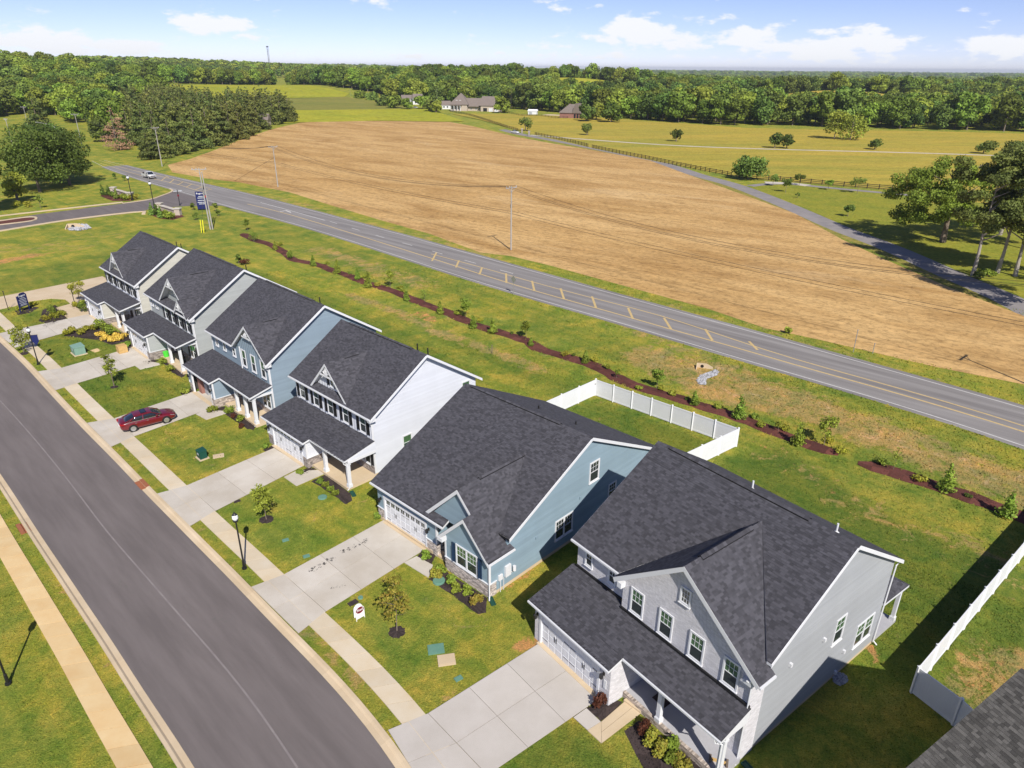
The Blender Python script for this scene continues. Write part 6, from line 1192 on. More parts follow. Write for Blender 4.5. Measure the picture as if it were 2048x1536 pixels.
for (a, b, na) in ((P3, P8, 'right of the middle field pole'), (P2, P3, 'between the left and middle field poles'), (P4, P2, 'between the pine wood and the left field pole'), (P5, P4, 'over the bright green field')):
    H1 = {P3: 11.6, P8: 12, P2: 11, P4: 12.5, P5: 13}; ha, hb = H1[a], H1[b]
    for off, dz in ((-1.2, 0), (-.45, .0), (1.2, 0)): wire(a, b, ha-.02+dz, hb-.02+dz, 2.9, off, {-1.2: 'near', -.45: 'middle', 1.2: 'far'}[off] + ' thin high conductor ' + na)
    wire(a, b, ha*.58, hb*.58, .75, .1, 'thick lower cable ' + na); wire(a, b, ha*.62, hb*.61, .7, .12, 'upper thick low cable ' + na)
wire(P2, (-82.22, 212.69), 8.0, .05, 0, 0, 'guy wire running down from the left field pole'); wire(P1, (-63.00, 141.50), 9, .1, 0, 0, 'guy wire down from the twin pole')
# dark loose pole lying in the field corner by the middle pole is the pole's own shadow
def guard(xy, lab): return MB().tube([(*xy, 0), (xy[0]+.02, xy[1]+.25, 2.6)], .09, 6).obj('guy_guard', M['yellowp'], label=lab, cat='guy guard')
guard((-63.24, 141.96), 'left one of two yellow guy guards by the twin pole'); guard((-62.79, 141.98), 'right one of two yellow guy guards by the twin pole')
def arm_light(xy, rot, lab): 
    o = empty('highway_light', (*xy, 0), rot, label=lab, cat='street lamp'); MB().tube([(0, 0, 0), (0, 0, 7.5), (-1, 0, 8.4), (-6, 0, 9.4)], [.14, .1, .08, .06], 8).obj('pole', M['steel'], o); MB().box((-7, -.15, 9.35), (-6, .15, 9.55)).obj('lamp_head', M['steel'], o)
arm_light((-188.18, 304.11), .1, 'silver highway lamp with a long arm behind the leafy clump')

# radio mast far off
mo = empty('radio_mast', (-330, 1035, 14), label='slender lattice radio mast above the wooded horizon', cat='mast'); mm_ = MB()
for k in range(3):
    a = k*2.094; b = a + 2.094; p = (math.cos(a)*1.1, math.sin(a)*1.1); q = (math.cos(b)*1.1, math.sin(b)*1.1); mm_.tube([(*p, 0), (*p, 40)], .12, 4)
    for i in range(20): mm_.tube([(*p, i*2), (*q, i*2+2)], .07, 3)
mm_.obj('lattice', M['fblack'], mo); MB().tube([(0, 0, 40), (0, 0, 42)], .15, 4).box((-1.2, -1.2, 40), (1.2, 1.2, 41)).obj('antenna', M['fblack'], mo)

# ------------------------------------------------------------------ vehicles
def loft(sections, name, m, parent, caps=True, smooth=True, sub=0):
    """skin a list of closed sections (same point count)"""
    mb = MB(); n = len(sections[0])
    for s in sections: mb.v += [tuple(p) for p in s]
    for i in range(len(sections)-1):
        for k in range(n): mb.f.append((i*n+k, i*n+(k+1) % n, (i+1)*n+(k+1) % n, (i+1)*n+k)); mb.m.append(0); mb.t.append(.5)
    if caps: mb.f.append(tuple(range(n))[::-1]); mb.f.append(tuple((len(sections)-1)*n+k for k in range(n))); mb.m += [0, 0]; mb.t += [.5, .5]
    me = mb.mesh(name, m); bm = bmesh.new(); bm.from_mesh(me); bmesh.ops.recalc_face_normals(bm, faces=bm.faces); bm.to_mesh(me); bm.free()
    o = mk(name, me, parent, smooth=smooth)
    if sub: md = o.modifiers.new('subsurf', 'SUBSURF'); md.levels = md.render_levels = sub
    return o
def wheel(parent, x, y, r=.33, w=.22, side=1, rim='rim', nsp=10):
    o = mk('wheel', MB().tube([(0, -w/2, 0), (0, -w/2+.03, 0), (0, w/2-.03, 0), (0, w/2, 0)], [r-.04, r, r, r-.04], 24).mesh('tyre', M['tyre']), parent, (x, y, r), smooth=False)
    g = MB(); yy = side*(w/2+.004)
    g.tube([(0, yy-side*.03, 0), (0, yy, 0)], r*.68, 20, 1); g.tube([(0, yy, 0), (0, yy+side*.012, 0)], [r*.72, r*.70], 20)
    for i in range(nsp): a = 2*math.pi*i/nsp; g.beam((0, yy+side*.014, 0), (math.cos(a)*r*.66, yy+side*.014, math.sin(a)*r*.66), .045, .02, up=(0, 1, 0))
    g.tube([(0, yy, 0), (0, yy+side*.03, 0)], .05, 10); g.obj('rim', [M[rim], M['black']], o); return o
def sedan():
    h = empty('car', (*(-34.37, 58.69), .07), R(27.5), label='dark red saloon car parked on the drive of the slate blue house', cat='car')
    h.rotation_euler.z = math.atan2((-32.62, 59.86)[1]-(-35.87, 57.26)[1], (-32.62, 59.86)[0]-(-35.87, 57.26)[0]) 
    # body sections along x (rear -2.42, front +2.42): half-width, belt height
    S_ = []
    for x, w, zb, zt, rnd_ in ((-2.42, .62, .42, .80, .1), (-2.34, .80, .28, .97, .1), (-2.0, .90, .22, 1.04, .1), (-1.4, .915, .20, 1.03, .1), (-.6, .915, .20, .99, .1), (.3, .915, .20, .965, .1), (1.0, .91, .20, .94, .1), (1.6, .90, .20, .88, .1), (2.05, .86, .22, .80, .1), (2.32, .74, .28, .70, .1), (2.43, .55, .36, .60, .1)):
        S_.append([(x, -w*.93, zb), (x, -w, zb+.12), (x, -w*1.0, zb+(zt-zb)*.55), (x, -w*.97, zt-.09), (x, -w*.86, zt), (x, 0, zt+.025), (x, w*.86, zt), (x, w*.97, zt-.09), (x, w, zb+(zt-zb)*.55), (x, w, zb+.12), (x, w*.93, zb)])
    b = loft(S_, 'body', M['carred'], h, sub=1)
    G_ = []   # greenhouse glass
    for x, w, z, wb in ((-1.92, .62, 1.03, .64), (-1.6, .66, 1.13, .72), (-1.0, .62, 1.36, .80), (-.5, .62, 1.42, .82), (.1, .63, 1.41, .82), (.4, .64, 1.36, .82), (.95, .68, 1.10, .80), (1.22, .70, .98, .74)):
        G_.append([(x, -wb, .96), (x, -w, z-.04), (x, -w*.8, z), (x, 0, z+.015), (x, w*.8, z), (x, w, z-.04), (x, wb, .96)])
    loft(G_, 'glasshouse', M['carglass'], h)
    rf = MB(); prof = [(-1.12, 1.345), (-.9, 1.40), (-.5, 1.442), (.0, 1.442), (.3, 1.40), (.4, 1.375)]
    for (x0, z0), (x1, z1) in zip(prof[:-1], prof[1:]):
        for ya, yb in ((-.62, -.5), (-.5, 0), (0, .5), (.5, .62)):
            d = lambda y: -.05 if abs(y) > .6 else (-.005 if abs(y) > .4 else .012); hole = (x0 >= -.5 and x1 <= .36 and abs(ya+yb) < .9 and x1 <= .01 and x0 >= -.51)
            if not hole: rf.face([(x0, ya, z0+d(ya)), (x1, ya, z1+d(ya)), (x1, yb, z1+d(yb)), (x0, yb, z0+d(yb))])
    rf.obj('car_roof', M['carred'], h); MB().box((-.48, -.42, 1.452), (-.02, .42, 1.468)).obj('sunroof', M['carglass'], h)
    for sg in (-1, 1):
        p = MB()
        for a, b2 in (((.40, sg*.65, 1.345), (1.16, sg*.77, .975)), ((-1.10, sg*.64, 1.33), (-1.62, sg*.80, 1.02)), ((-1.30, sg*.67, 1.22), (-1.95, sg*.70, 1.02)), ((-.38, sg*.65, 1.38), (-.46, sg*.82, .96))): p.beam(a, b2, .07, .05)
        p.beam((-1.12, sg*.63, 1.34), (.40, sg*.64, 1.37), .06, .05); p.obj('pillar', M['carred'], h)
        MB().beam((-1.9, sg*.865, .985), (.98, sg*.865, .965), .03, .025).obj('window_trim', M['chrome'], h)
        MB().box((.62, sg*.86, .98), (.80, sg*1.04, 1.10)).obj('mirror', M['carred'], h)
        MB().prism([(2.05, sg*.60, .74), (2.36, sg*.50, .64), (2.22, sg*.80, .62), (1.86, sg*.86, .76)][::sg], (0, 0, -.02)).obj('headlight', M['chrome'], h)
        bl = MB(); bl.box((-2.43, sg*.42, .82), (-2.30, sg*.78, .93)); bl.box((-2.34, sg*.70, .83), (-2.05, sg*.90, .91)); bl.obj('tail_light', M['redlamp'], h)
        for xx in (-.05, -1.05): MB().box((xx-.14, sg*.915, .80), (xx+.02, sg*.935, .825)).obj('door_handle', M['chrome'], h)
        for xx in (-1.42, 1.45):
            wa = MB(); wa.tube([(xx, sg*.80, .335), (xx, sg*.926, .335)], .385, 24); wa.obj('wheel_arch', M['black'], h); wheel(h, xx, sg*.835, side=sg)
    MB().box((-2.435, -.4, .80), (-2.36, .4, .84)).obj('chrome_strip', M['chrome'], h); MB().box((-2.44, -.26, .58), (-2.36, .26, .70)).obj('number_plate', M['signwhite'], h); MB().box((2.3, -.55, .38), (2.44, .55, .5)).box((2.28, -.42, .58), (2.42, .42, .64)).obj('grille', M['black'], h)
sedan()
def pickup():
    a, b = (-114.35, 221.38), (-106.50, 214.42); h = empty('pickup_truck', (*(-109.68, 217.36), .02), math.atan2(b[1]-a[1], b[0]-a[0]), label='silver pickup truck driving along the highway towards the junction', cat='pickup truck')
    def box_sec(x, w, z0, z1): return [(x, -w, z0), (x, -w, z1-.08), (x, -w*.9, z1), (x, w*.9, z1), (x, w, z1-.08), (x, w, z0)]
    loft([box_sec(x, w, .5, z) for x, w, z in ((.2, 1.0, 1.2), (1.2, 1.0, 1.2), (2.3, .98, 1.15), (2.75, .92, 1.05), (2.9, .85, .9))], 'body', M['silver'], h)
    MB().box((-2.9, -1, .5), (.25, 1, .75)).box((-2.9, -1, .75), (-.4, -.9, 1.25)).box((-2.9, .9, .75), (-.4, 1, 1.25)).box((-2.9, -.9, .75), (-2.8, .9, 1.2)).obj('truck_bed', M['silver'], h)
    loft([box_sec(x, w, 1.15, z) for x, w, z in ((-.5, .92, 1.25), (-.45, .86, 1.85), (.9, .84, 1.88), (1.55, .9, 1.25))], 'cab_glass', M['carglass'], h)
    MB().box((-.42, -.82, 1.86), (.88, .82, 1.93)).beam((-.46, -.86, 1.9), (-.5, -.93, 1.2), .1, .1).beam((-.46, .86, 1.9), (-.5, .93, 1.2), .1, .1).beam((.9, -.82, 1.9), (1.5, -.9, 1.2), .08, .08).beam((.9, .82, 1.9), (1.5, .9, 1.2), .08, .08).beam((.3, -.88, 1.88), (.3, -.97, 1.2), .09, .09).box((-.45, -1, .75), (1.6, -.93, 1.2)).obj('cab', M['silver'], h)
    MB().box((2.86, -.7, .7), (2.95, .7, .95)).obj('grille', M['black'], h); MB().box((2.8, -.95, .45), (3.0, .95, .65)).obj('bumper', M['chrome'], h)
    for x in (-1.9, 1.95):
        for sg in (-1, 1): wheel(h, x, sg*.9, .4, .26, sg, 'steel', 6)
    for sg in (-1, 1): MB().box((2.85, sg*.72, .75), (2.94, sg*.95, .92)).obj('headlight', M['chrome'], h)
    MB().box((-2.6, -.7, 1.1), (-1.0, .7, 1.5)).obj('load', M['fblack'], h)
pickup()
def small_car(xy, ang, m, lab):
    h = empty('car', (*xy, .02), ang, label=lab, cat='car')
    loft([[(x, -w, .25), (x, -w, z-.1), (x, -w*.85, z), (x, w*.85, z), (x, w, z-.1), (x, w, .25)] for x, w, z in ((-2.2, .8, .75), (-2.0, .9, .95), (1.2, .9, .92), (2.0, .85, .78), (2.25, .7, .6))], 'body', M[m], h)
    loft([[(x, -w, .9), (x, -w*.85, z), (x, w*.85, z), (x, w, .9)] for x, w, z in ((-1.7, .7, .95), (-1.1, .75, 1.4), (.2, .75, 1.42), (1.1, .75, .95))], 'glasshouse', M['carglass'], h); MB().box((-1.0, -.6, 1.405), (.15, .6, 1.45)).obj('car_roof', M[m], h)
    for x in (-1.35, 1.35):
        for sg in (-1, 1): wheel(h, x, sg*.82, .32, .2, sg, 'steel', 5)
small_car((0.54, 386.09), -.65, 'silver', 'small silver car on the lane by the gate piers'); small_car((-81.69, 621.95), -.8, 'silver', 'distant white car on the lane before the far cottages')

# ------------------------------------------------------------------ signs
def text(parent, s, size, loc, rot, m, name='lettering', ext=.004):
    cu = bpy.data.curves.new(name, 'FONT'); cu.body = s; cu.size = size; cu.align_x = 'CENTER'; cu.extrude = ext; cu.materials.append(M[m]); t = bpy.data.objects.new('tmp', cu); COL.objects.link(t)
    dg = bpy.context.evaluated_depsgraph_get(); me = bpy.data.meshes.new_from_object(t.evaluated_get(dg)); bpy.data.objects.remove(t); o = mk(name, me, parent, loc); o.rotation_euler = rot; return o
def yard_sign():
    a, b = (-9.41, 33.07), (-8.97, 33.48); dx, dy = b[0]-a[0], b[1]-a[1]; w = math.hypot(dx, dy)
    h = empty('yard_sign', (*a, 0), math.atan2(dy, dx), label='white A-frame yard sign with a maroon oval on the lawn before the low blue house', cat='yard sign'); H = 1.05
    P = [(0, .13), (w, .13)] + [(w/2 + w/2*math.cos(t*math.pi/10), .72 + .33*math.sin(t*math.pi/10)) for t in range(11)]
    MB().prism([(x, 0, z) for x, z in P], (0, .03, 0)).obj('board', M['signwhite'], h)
    MB().box((0, 0, 0), (.04, .03, .13)).box((w-.04, 0, 0), (w, .03, .13)).obj('leg', M['signwhite'], h)
    MB().prism([(x, .22, z) for x, z in P], (0, .03, 0)).obj('rear_board', M['signwhite'], h)
    MB().prism([(w/2 + .9*w/2*math.cos(t*math.pi/12), -.006, .74 + .235*math.sin(t*math.pi/12)) for t in range(24)], (0, .005, 0)).obj('oval', M['maroon'], h)
    text(h, 'Red', .27, (w/2, -.012, .68), (R(90), 0, 0), 'signwhite')
    for z, k in ((.42, .7), (.35, .8), (.27, .6), (.2, .75)): MB().box((w/2-k*w/2, -.003, z), (w/2+k*w/2, -.0005, z+.025)).obj('printed_line', M['signink'], h)
yard_sign()
def blue_sign():
    a, b = (-67.17, 90.95), (-66.83, 92.26); ang = math.atan2(b[1]-a[1], b[0]-a[0]); w = 1.5
    h = empty('site_sign', (*a, 0), ang, label='navy sales office sign with white lettering at the corner bed', cat='sign'); MB().box((0, 0, 0), (.09, .09, 2.3)).box((w-.09, 0, 0), (w, .09, 2.2)).obj('sign_post', M['signblue'], h)
    MB().prism([(.0, -.02, .75), (w, -.02, .75), (w, -.02, 2.3), (w*.8, -.02, 2.6), (w*.4, -.02, 2.6), (0, -.02, 2.15)], (0, .06, 0)).obj('sign_board', M['signblue'], h); text(h, 'Regent', .38, (w*.52, -.03, 2.12), (R(90), 0, 0), 'signwhite')
    for z, k in ((1.86, .55), (1.66, .75), (1.46, .7), (1.26, .75), (1.06, .6), (.9, .7)): MB().box((w/2-k*w/2, -.03, z), (w/2+k*w/2, -.021, z+.07)).obj('printed_line', M['signink'], h)
    a = (-73.96, 166.13); h = empty('banner_sign', (*a, 0), .3, label='tall navy banner sign with white lettering by the twin pole', cat='sign'); w = 2.3
    MB().prism([(0, 0, .3), (w, 0, .3), (w, 0, 3.2), (w*.85, 0, 3.9), (w*.6, 0, 4.3), (0, 0, 4.3)], (0, .08, 0)).obj('banner', M['signblue'], h); text(h, 'Regent', .55, (w*.42, -.02, 3.7), (R(90), 0, 0), 'signwhite')
    for z, k in ((3.1, .5), (2.75, .7), (2.2, .7), (1.75, .8), (1.4, .6)): MB().box((w/2-k*w/2, -.02, z), (w/2+k*w/2, -.005, z+.16)).obj('printed_line', M['signink'], h)
    MB().tube([(w, .04, 2.9), (w+.01, .04, 2.9)], .01, 4)
    MB().prism([(w+.25*math.cos(t*math.pi/6)-.15, -.05, 3.15+.25*math.sin(t*math.pi/6)) for t in range(12)], (0, .03, 0)).obj('rosette', M['redlamp'], h); MB().box((0, 0, 0), (.1, .1, .3)).box((w-.1, 0, 0), (w, .1, .3)).obj('foot', M['black'], h)
blue_sign()
def street_sign():
    o = empty('street_name_sign', (*(-80.90, 172.37), 0), .5, label='black street name sign with white blades at the junction', cat='street sign'); MB().tube([(0, 0, 0), (0, 0, .5), (0, 0, 3.6)], [.2, .08, .07], 8).obj('post', M['black'], o)
    MB().box((-.95, -.02, 3.34), (-.12, .02, 3.52)).box((.12, -.02, 3.34), (.95, .02, 3.52)).obj('name_blade', M['signink'], o); MB().box((-.02, -.6, 3.12), (.02, .6, 3.28)).obj('name_blade', M['black'], o); MB().box((-.2, -.12, 2.2), (.2, -.08, 2.6)).obj('small_plate', M['maroon'], o)
    MB().tube([(0, 0, 3.6), (0, 0, 3.85)], [.1, .02], 8).obj('finial', M['black'], o)
    o = empty('warning_sign', (*(0.12, 101.31), 0), -.7, label='back of a diamond road sign on the highway verge', cat='road sign'); MB().tube([(0, 0, 0), (0, 0, 2.6)], .04, 6).obj('post', M['steel'], o); MB().prism([(0, -.05, 1.75), (.55, -.05, 2.35), (0, -.05, 2.95), (-.55, -.05, 2.35)], (0, .02, 0)).obj('plate', M['steel'], o)
street_sign()
def post_marker(xy, H, lab, m='steel', cat='marker post'): return MB().tube([(*xy, 0), (*xy, H)], .045, 6).tube([(*xy, H), (*xy, H+.12)], .07, 6).obj('marker_post', M[m], label=lab, cat=cat)
post_marker((41.12, 78.68), 2.8, 'thin pale marker post at the field edge', 'steel'); post_marker((43.34, 78.40), 1.2, 'short gray stake at the field edge'); post_marker((-69.69, 92.19), 2.6, 'black post by the parking apron corner', 'black', 'post'); post_marker((-61.44, 93.96), 2.3, 'black post by the garage bed of the cream house', 'black', 'post')
post_marker((-2.41, 77.60), .9, 'short wooden stake on the back lawns', 'bark')

# stone entrance walls
def ent_wall(pts, lab):
    o = empty('entrance_wall', (*pts[0], 0), label=lab, cat='entrance wall'); ox, oy = pts[0]; P = resample(pts, 3.0)
    for i in range(len(P)-1):
        a, b = Vector((P[i][0]-ox, P[i][1]-oy, .7)), Vector((P[i+1][0]-ox, P[i+1][1]-oy, .7)); MB().beam(a - Vector((0, 0, .2)), b - Vector((0, 0, .2)), .6, 1.0).obj('stone_panel', M['cream'], o); MB().beam(a + Vector((0, 0, .37)), b + Vector((0, 0, .37)), .95, .14).obj('coping', M['conc'], o)
    for p in (P[0], P[-1]): MB().box((p[0]-ox-.6, p[1]-oy-.6, 0), (p[0]-ox+.6, p[1]-oy+.6, 1.4)).obj('pillar', M['cream'], o); MB().box((p[0]-ox-.75, p[1]-oy-.75, 1.4), (p[0]-ox+.75, p[1]-oy+.75, 1.56)).obj('cap', M['conc'], o)
ent_wall([(-106.00, 189.79), (-100.78, 185.26), (-97.40, 181.60)], 'pale stone entrance wall left of the entrance road'); ent_wall([(-83.27, 167.00), (-79.31, 163.41), (-76.08, 160.53)], 'pale stone entrance wall right of the entrance road')

# ------------------------------------------------------------------ utility boxes and small yard things
def cabinet(name, xy, w, d, h, ang, m, lab, cat, slab=True):
    o = empty(name, (*xy, 0), ang, label=lab, cat=cat)
    if slab: MB().box((-w/2-.12, -d/2-.12, 0), (w/2+.12, d/2+.12, .09)).obj('pad', M['concw'], o)
    MB().prism([(-w/2, -d/2, .09), (w/2, -d/2, .09), (w/2, -d/2, h), (-w/2, -d/2, h)], (0, d, 0)).obj('body', M[m], o); MB().prism([(-w/2-.03, -d/2-.04, h), (-w/2-.03, d/2+.03, h+.0), (-w/2-.03, d/2+.03, h+.12), (-w/2-.03, -d/2-.04, h+.03)], (w+.06, 0, 0)).obj('lid', M[m], o)
    MB().box((-.18, -d/2-.012, h*.55), (.12, -d/2-.002, h*.8)).obj('label_plate', M['signink'], o); MB().box((-w/2+.02, -d/2-.01, .14), (-w/2+.04, -d/2-.003, h-.05)).box((w/2-.04, -d/2-.01, .14), (w/2-.02, -d/2-.003, h-.05)).obj('door_edge', M['black'], o)
cabinet('transformer', (-50.99, 76.41), 1.5, 1.15, .95, R(-45), 'greenp', 'pale green transformer cabinet on the lawn before the light gray house', 'transformer'); cabinet('utility_cabinet', (-26.77, 52.56), .75, .6, .75, R(-45), 'greend', 'dark green utility cabinet on the lawn before the slate blue house', 'utility cabinet')
def lid(xy, r, lab, rect=None, m='green', ang=0, h=.07):
    o = empty('valve_lid', (*xy, 0), ang, label=lab, cat='lid')
    if rect: MB().box((-rect[0]/2, -rect[1]/2, 0), (rect[0]/2, rect[1]/2, h)).obj('cover', M[m], o); MB().box((-rect[0]/2+.07, -rect[1]/2+.07, h), (rect[0]/2-.07, rect[1]/2-.07, h+.012)).obj('inset', M[m], o)
    else:
        MB().tube([(0, 0, 0), (0, 0, h), (0, 0, h+.02)], [r, r*.97, r*.85], 24).obj('cover', M[m], o)
        g = MB()
        for k in range(8): a = k*math.pi/4; g.beam((math.cos(a)*r*.25, math.sin(a)*r*.25, h+.022), (math.cos(a)*r*.75, math.sin(a)*r*.75, h+.022), .03, .012)
        g.obj('rib', M[m], o, kind='stuff')
lid((-4.73, 36.81), .42, 'round green septic lid by the mulch bed of the low blue house', h=.12); lid((-14.88, 46.61), .36, 'round green lid at the mulch bed of the white house'); lid((-4.32, 30.88), 0, 'rectangular green box lid on the lawn between the two nearest drives', (.95, .75), ang=.2); lid((-3.63, 30.05), 0, 'tan concrete slab next to the green box lid', (1.0, .8), 'concw', .2, .09)
lid((-2.85, 28.73), 0, 'small pale green lid near the nearest drive', (.45, .3), ang=.6); lid((-9.59, 35.18), .17, 'small round green cap behind the yard sign'); lid((-9.97, 34.71), 0, 'dark rectangular meter cover by the drive edge', (.62, .38), 'mulchd', .75, .05); lid((-16.15, 41.08), 0, 'flat pale green cover left of the lamp on the lawn', (.45, .3), ang=.5); lid((-14.17, 39.30), 0, 'flat pale green cover at the drive edge', (.45, .3), ang=.5)
lid((-21.39, 45.96), 0, 'small dark meter cover beside the white house drive', (.5, .3), 'mulchd', .6, .04); lid((-25.52, 52.92), 0, 'tan patch stone beside the dark green cabinet', (.9, .7), 'concw', .4, .03); lid((-49.53, 77.40), 0, 'tan stepping slab near the pale transformer', (1.1, .8), 'conco', -.6, .03)
def crate(xy, w, h, ang, lab): 
    o = empty('wooden_crate', (*xy, 0), ang, label=lab, cat='crate'); MB().box((-w/2, -w/2, 0), (w/2, w/2, h)).obj('body', M['woodp'], o)
    for z in (.1, h*.5, h-.12): MB().box((-w/2-.02, -w/2-.02, z), (w/2+.02, w/2+.02, z+.08)).obj('slat', M['woodp'], o)
crate((-46.06, 76.83), .95, .95, R(-45), 'plywood crate at the drive corner of the light gray house')
def splash(xy, ang, lab): 
    o = empty('splash_block', (*xy, 0), ang, label=lab, cat='splash block', group='green splash blocks under downspouts'); MB().box((0, -.14, 0), (.75, .14, .05)).box((0, -.16, 0), (.75, -.12, .1)).box((0, .12, 0), (.75, .16, .1)).box((-.03, -.16, 0), (0, .16, .1)).obj('trough', M['greend'], o)
splash((-1.30, 35.27), R(-70), 'green splash block at the corner of the low blue house'); splash((-12.77, 47.42), R(-60), 'green splash block at the porch corner of the white house'); splash((11.50, 23.69), R(-60), 'green splash block at the corner of the brick-fronted house')
# porch furniture and things in the open garage
def chair(xy, z, ang, m, lab):
    o = empty('porch_chair', (*xy, z), ang, label=lab, cat='chair'); MB().box((-.28, -.28, .38), (.28, .28, .44)).obj('seat', M[m], o); MB().box((-.28, .24, .44), (.28, .3, 1.0)).obj('backrest', M[m], o)
    for x in (-.26, .26):
        for y in (-.26, .26): MB().box((x-.025, y-.025, 0), (x+.025, y+.025, .38)).obj('leg', M[m], o)
def Lh(O, ang, x, y): a = R(ang); return (O[0] + math.sin(a)*x + math.cos(a)*y, O[1] - math.cos(a)*x + math.sin(a)*y)
chair(Lh((-34.81, 71.98), 44.6, -2.7, -.9), .22, .6, 'black', 'black chair on the porch of the light gray house'); chair(Lh((-34.81, 71.98), 44.6, -1.6, -.9), .22, .3, 'black', 'second black chair, nearer the end post of the same porch')
o_ = MB().tube([(0, 0, 0), (0, 0, .6)], [.28, .34], 12).obj('lime_bin', M['lime'], label='lime green tub on the porch of the light gray house', cat='tub'); o_.location = (*Lh((-34.81, 71.98), 44.6, -6.0, -1.5), .22)
for i, (x, m_, hh_) in enumerate(((-11.0, 'redbrick', 1.5), (-10.2, 'gray', 1.15), (-9.4, 'mulchd', 1.2))):
    q = MB().box((-.35, -.35, 0), (.35, .35, hh_)).box((-.38, -.38, hh_), (.38, .38, hh_+.06)).obj('storage_bin', M[m_], label=('reddish cupboard', 'gray wheeled bin', 'dark wheeled bin')[i] + ' standing in the open garage', cat='bin'); q.location = (*Lh((-22.63, 59.79), 44.9, x, -2.3+.3*i), .05); q.rotation_euler.z = R(44.9-90)
def phone_holder():
    o = empty('wooden_trestle', (*Lh((11.23, 23.79), 37.5, -.35, -1.0), .34), R(-20), label='small wooden trestle left on the porch of the brick-fronted house', cat='trestle'); MB().box((-.5, -.05, .0), (.4, .05, .12)).obj('beam', M['woodp'], o); MB().box((-.5, -.2, 0), (-.4, .2, .14)).box((.3, -.2, 0), (.4, .2, .14)).obj('foot', M['bark'], o)
phone_holder()
# stone drainage ends and riprap
def rocks(name, pts, n, s, lab, m='riprap', cat='rocks'):
    mb = MB(); xs = [p[0] for p in pts]; ys = [p[1] for p in pts]; k = 0
    while k < n:
        x, y = random.uniform(min(xs), max(xs)), random.uniform(min(ys), max(ys))
        if not inpoly(np.array([[x, y]]), pts)[0]: continue
        k += 1; r = s*random.uniform(.5, 1.2); c = Vector((x, y, r*.3)); t = random.random(); V = [c + Vector((random.uniform(.7, 1.1)*r*a, random.uniform(.7, 1.1)*r*b, random.uniform(.6, 1)*r*g)) for a, b, g in ((1,0,0),(0,1,0),(-1,0,0),(0,-1,0),(0,0,1))]
        for q in ((0,1,4),(1,2,4),(2,3,4),(3,0,4)): mb.face([V[j] for j in q], 0, t)
    return mb.obj(name, M[m], label=lab, cat=cat, kind='stuff')
rocks('riprap', [(20.25, 70.11), (20.91, 71.21), (22.89, 72.66), (23.17, 72.24), (22.67, 71.39), (21.31, 70.40), (20.80, 68.79), (20.22, 69.04)], 260, .22, 'gray broken stone at the culvert mouth on the highway verge'); rocks('riprap', [(-93.08, 146.21), (-93.16, 149.28), (-90.28, 148.87), (-87.43, 145.43), (-88.52, 142.94), (-90.79, 143.34)], 300, .3, 'gray broken stone around the culvert by the entrance road'); rocks('riprap', [(18.09, 29.04), (18.52, 29.40), (18.87, 29.22), (18.82, 28.80), (18.27, 28.48), (18.03, 28.69)], 420, .10, 'white pebbles under the dryer outlet beside the gray wall')
def culvert(xy, ang, lab, s=1.0):
    o = empty('culvert', (*xy, 0), ang, label=lab, cat='culvert'); o.scale = (s, s, s); MB().prism([(-1.4, 0, 0), (-1.4, 0, .7), (0, 0, .75), (1.0, 0, .3), (1.0, 0, 0)], (0, .12, 0)).obj('headwall', M['concw'], o); MB().prism([(-1.4, -1.1, 0), (-1.4, 0, 0), (-1.4, 0, .7), (-1.4, -1.1, .2)], (.12, 0, 0)).obj('wing_wall', M['concw'], o); MB().tube([(-.6, -.03, .3), (-.6, -.02, .3)], .25, 14).obj('pipe_mouth', M['black'], o)
culvert((22.05, 73.36), R(-20), 'concrete culvert end on the highway verge', .75); culvert((-90.65, 145.80), R(10), 'culvert mouth in the grass by the entrance road', 1.3)

# ------------------------------------------------------------------ far houses
def hip(parent, x0, x1, y0, y1, z, hh, m, over=.5, ridge_x=None):
    x0 -= over; x1 += over; y0 -= over; y1 += over; w = (y1-y0)/2; r0, r1 = (x0+w*.9, x1-w*.9) if ridge_x is None else ridge_x; ym = (y0+y1)/2; mb = MB()
    mb.face([(x0, y0, z), (x1, y0, z), (r1, ym, z+hh), (r0, ym, z+hh)]); mb.face([(x1, y1, z), (x0, y1, z), (r0, ym, z+hh), (r1, ym, z+hh)]); mb.face([(x0, y1, z), (x0, y0, z), (r0, ym, z+hh)]); mb.face([(x1, y0, z), (x1, y1, z), (r1, ym, z+hh)]); mb.box((x0, y0, z-.3), (x1, y1, z-.001)); return mb.obj('roof', M[m], parent)
def far_window(parent, x, y, z, w, h, m='glass'): o = MB().box((x-w/2, y-.12, z), (x+w/2, y-.02, z+h)).obj('window', M['white'], parent); MB().box((x-w/2+.15, y-.16, z+.15), (x+w/2-.15, y-.125, z+h-.15)).obj('pane', M[m], o)
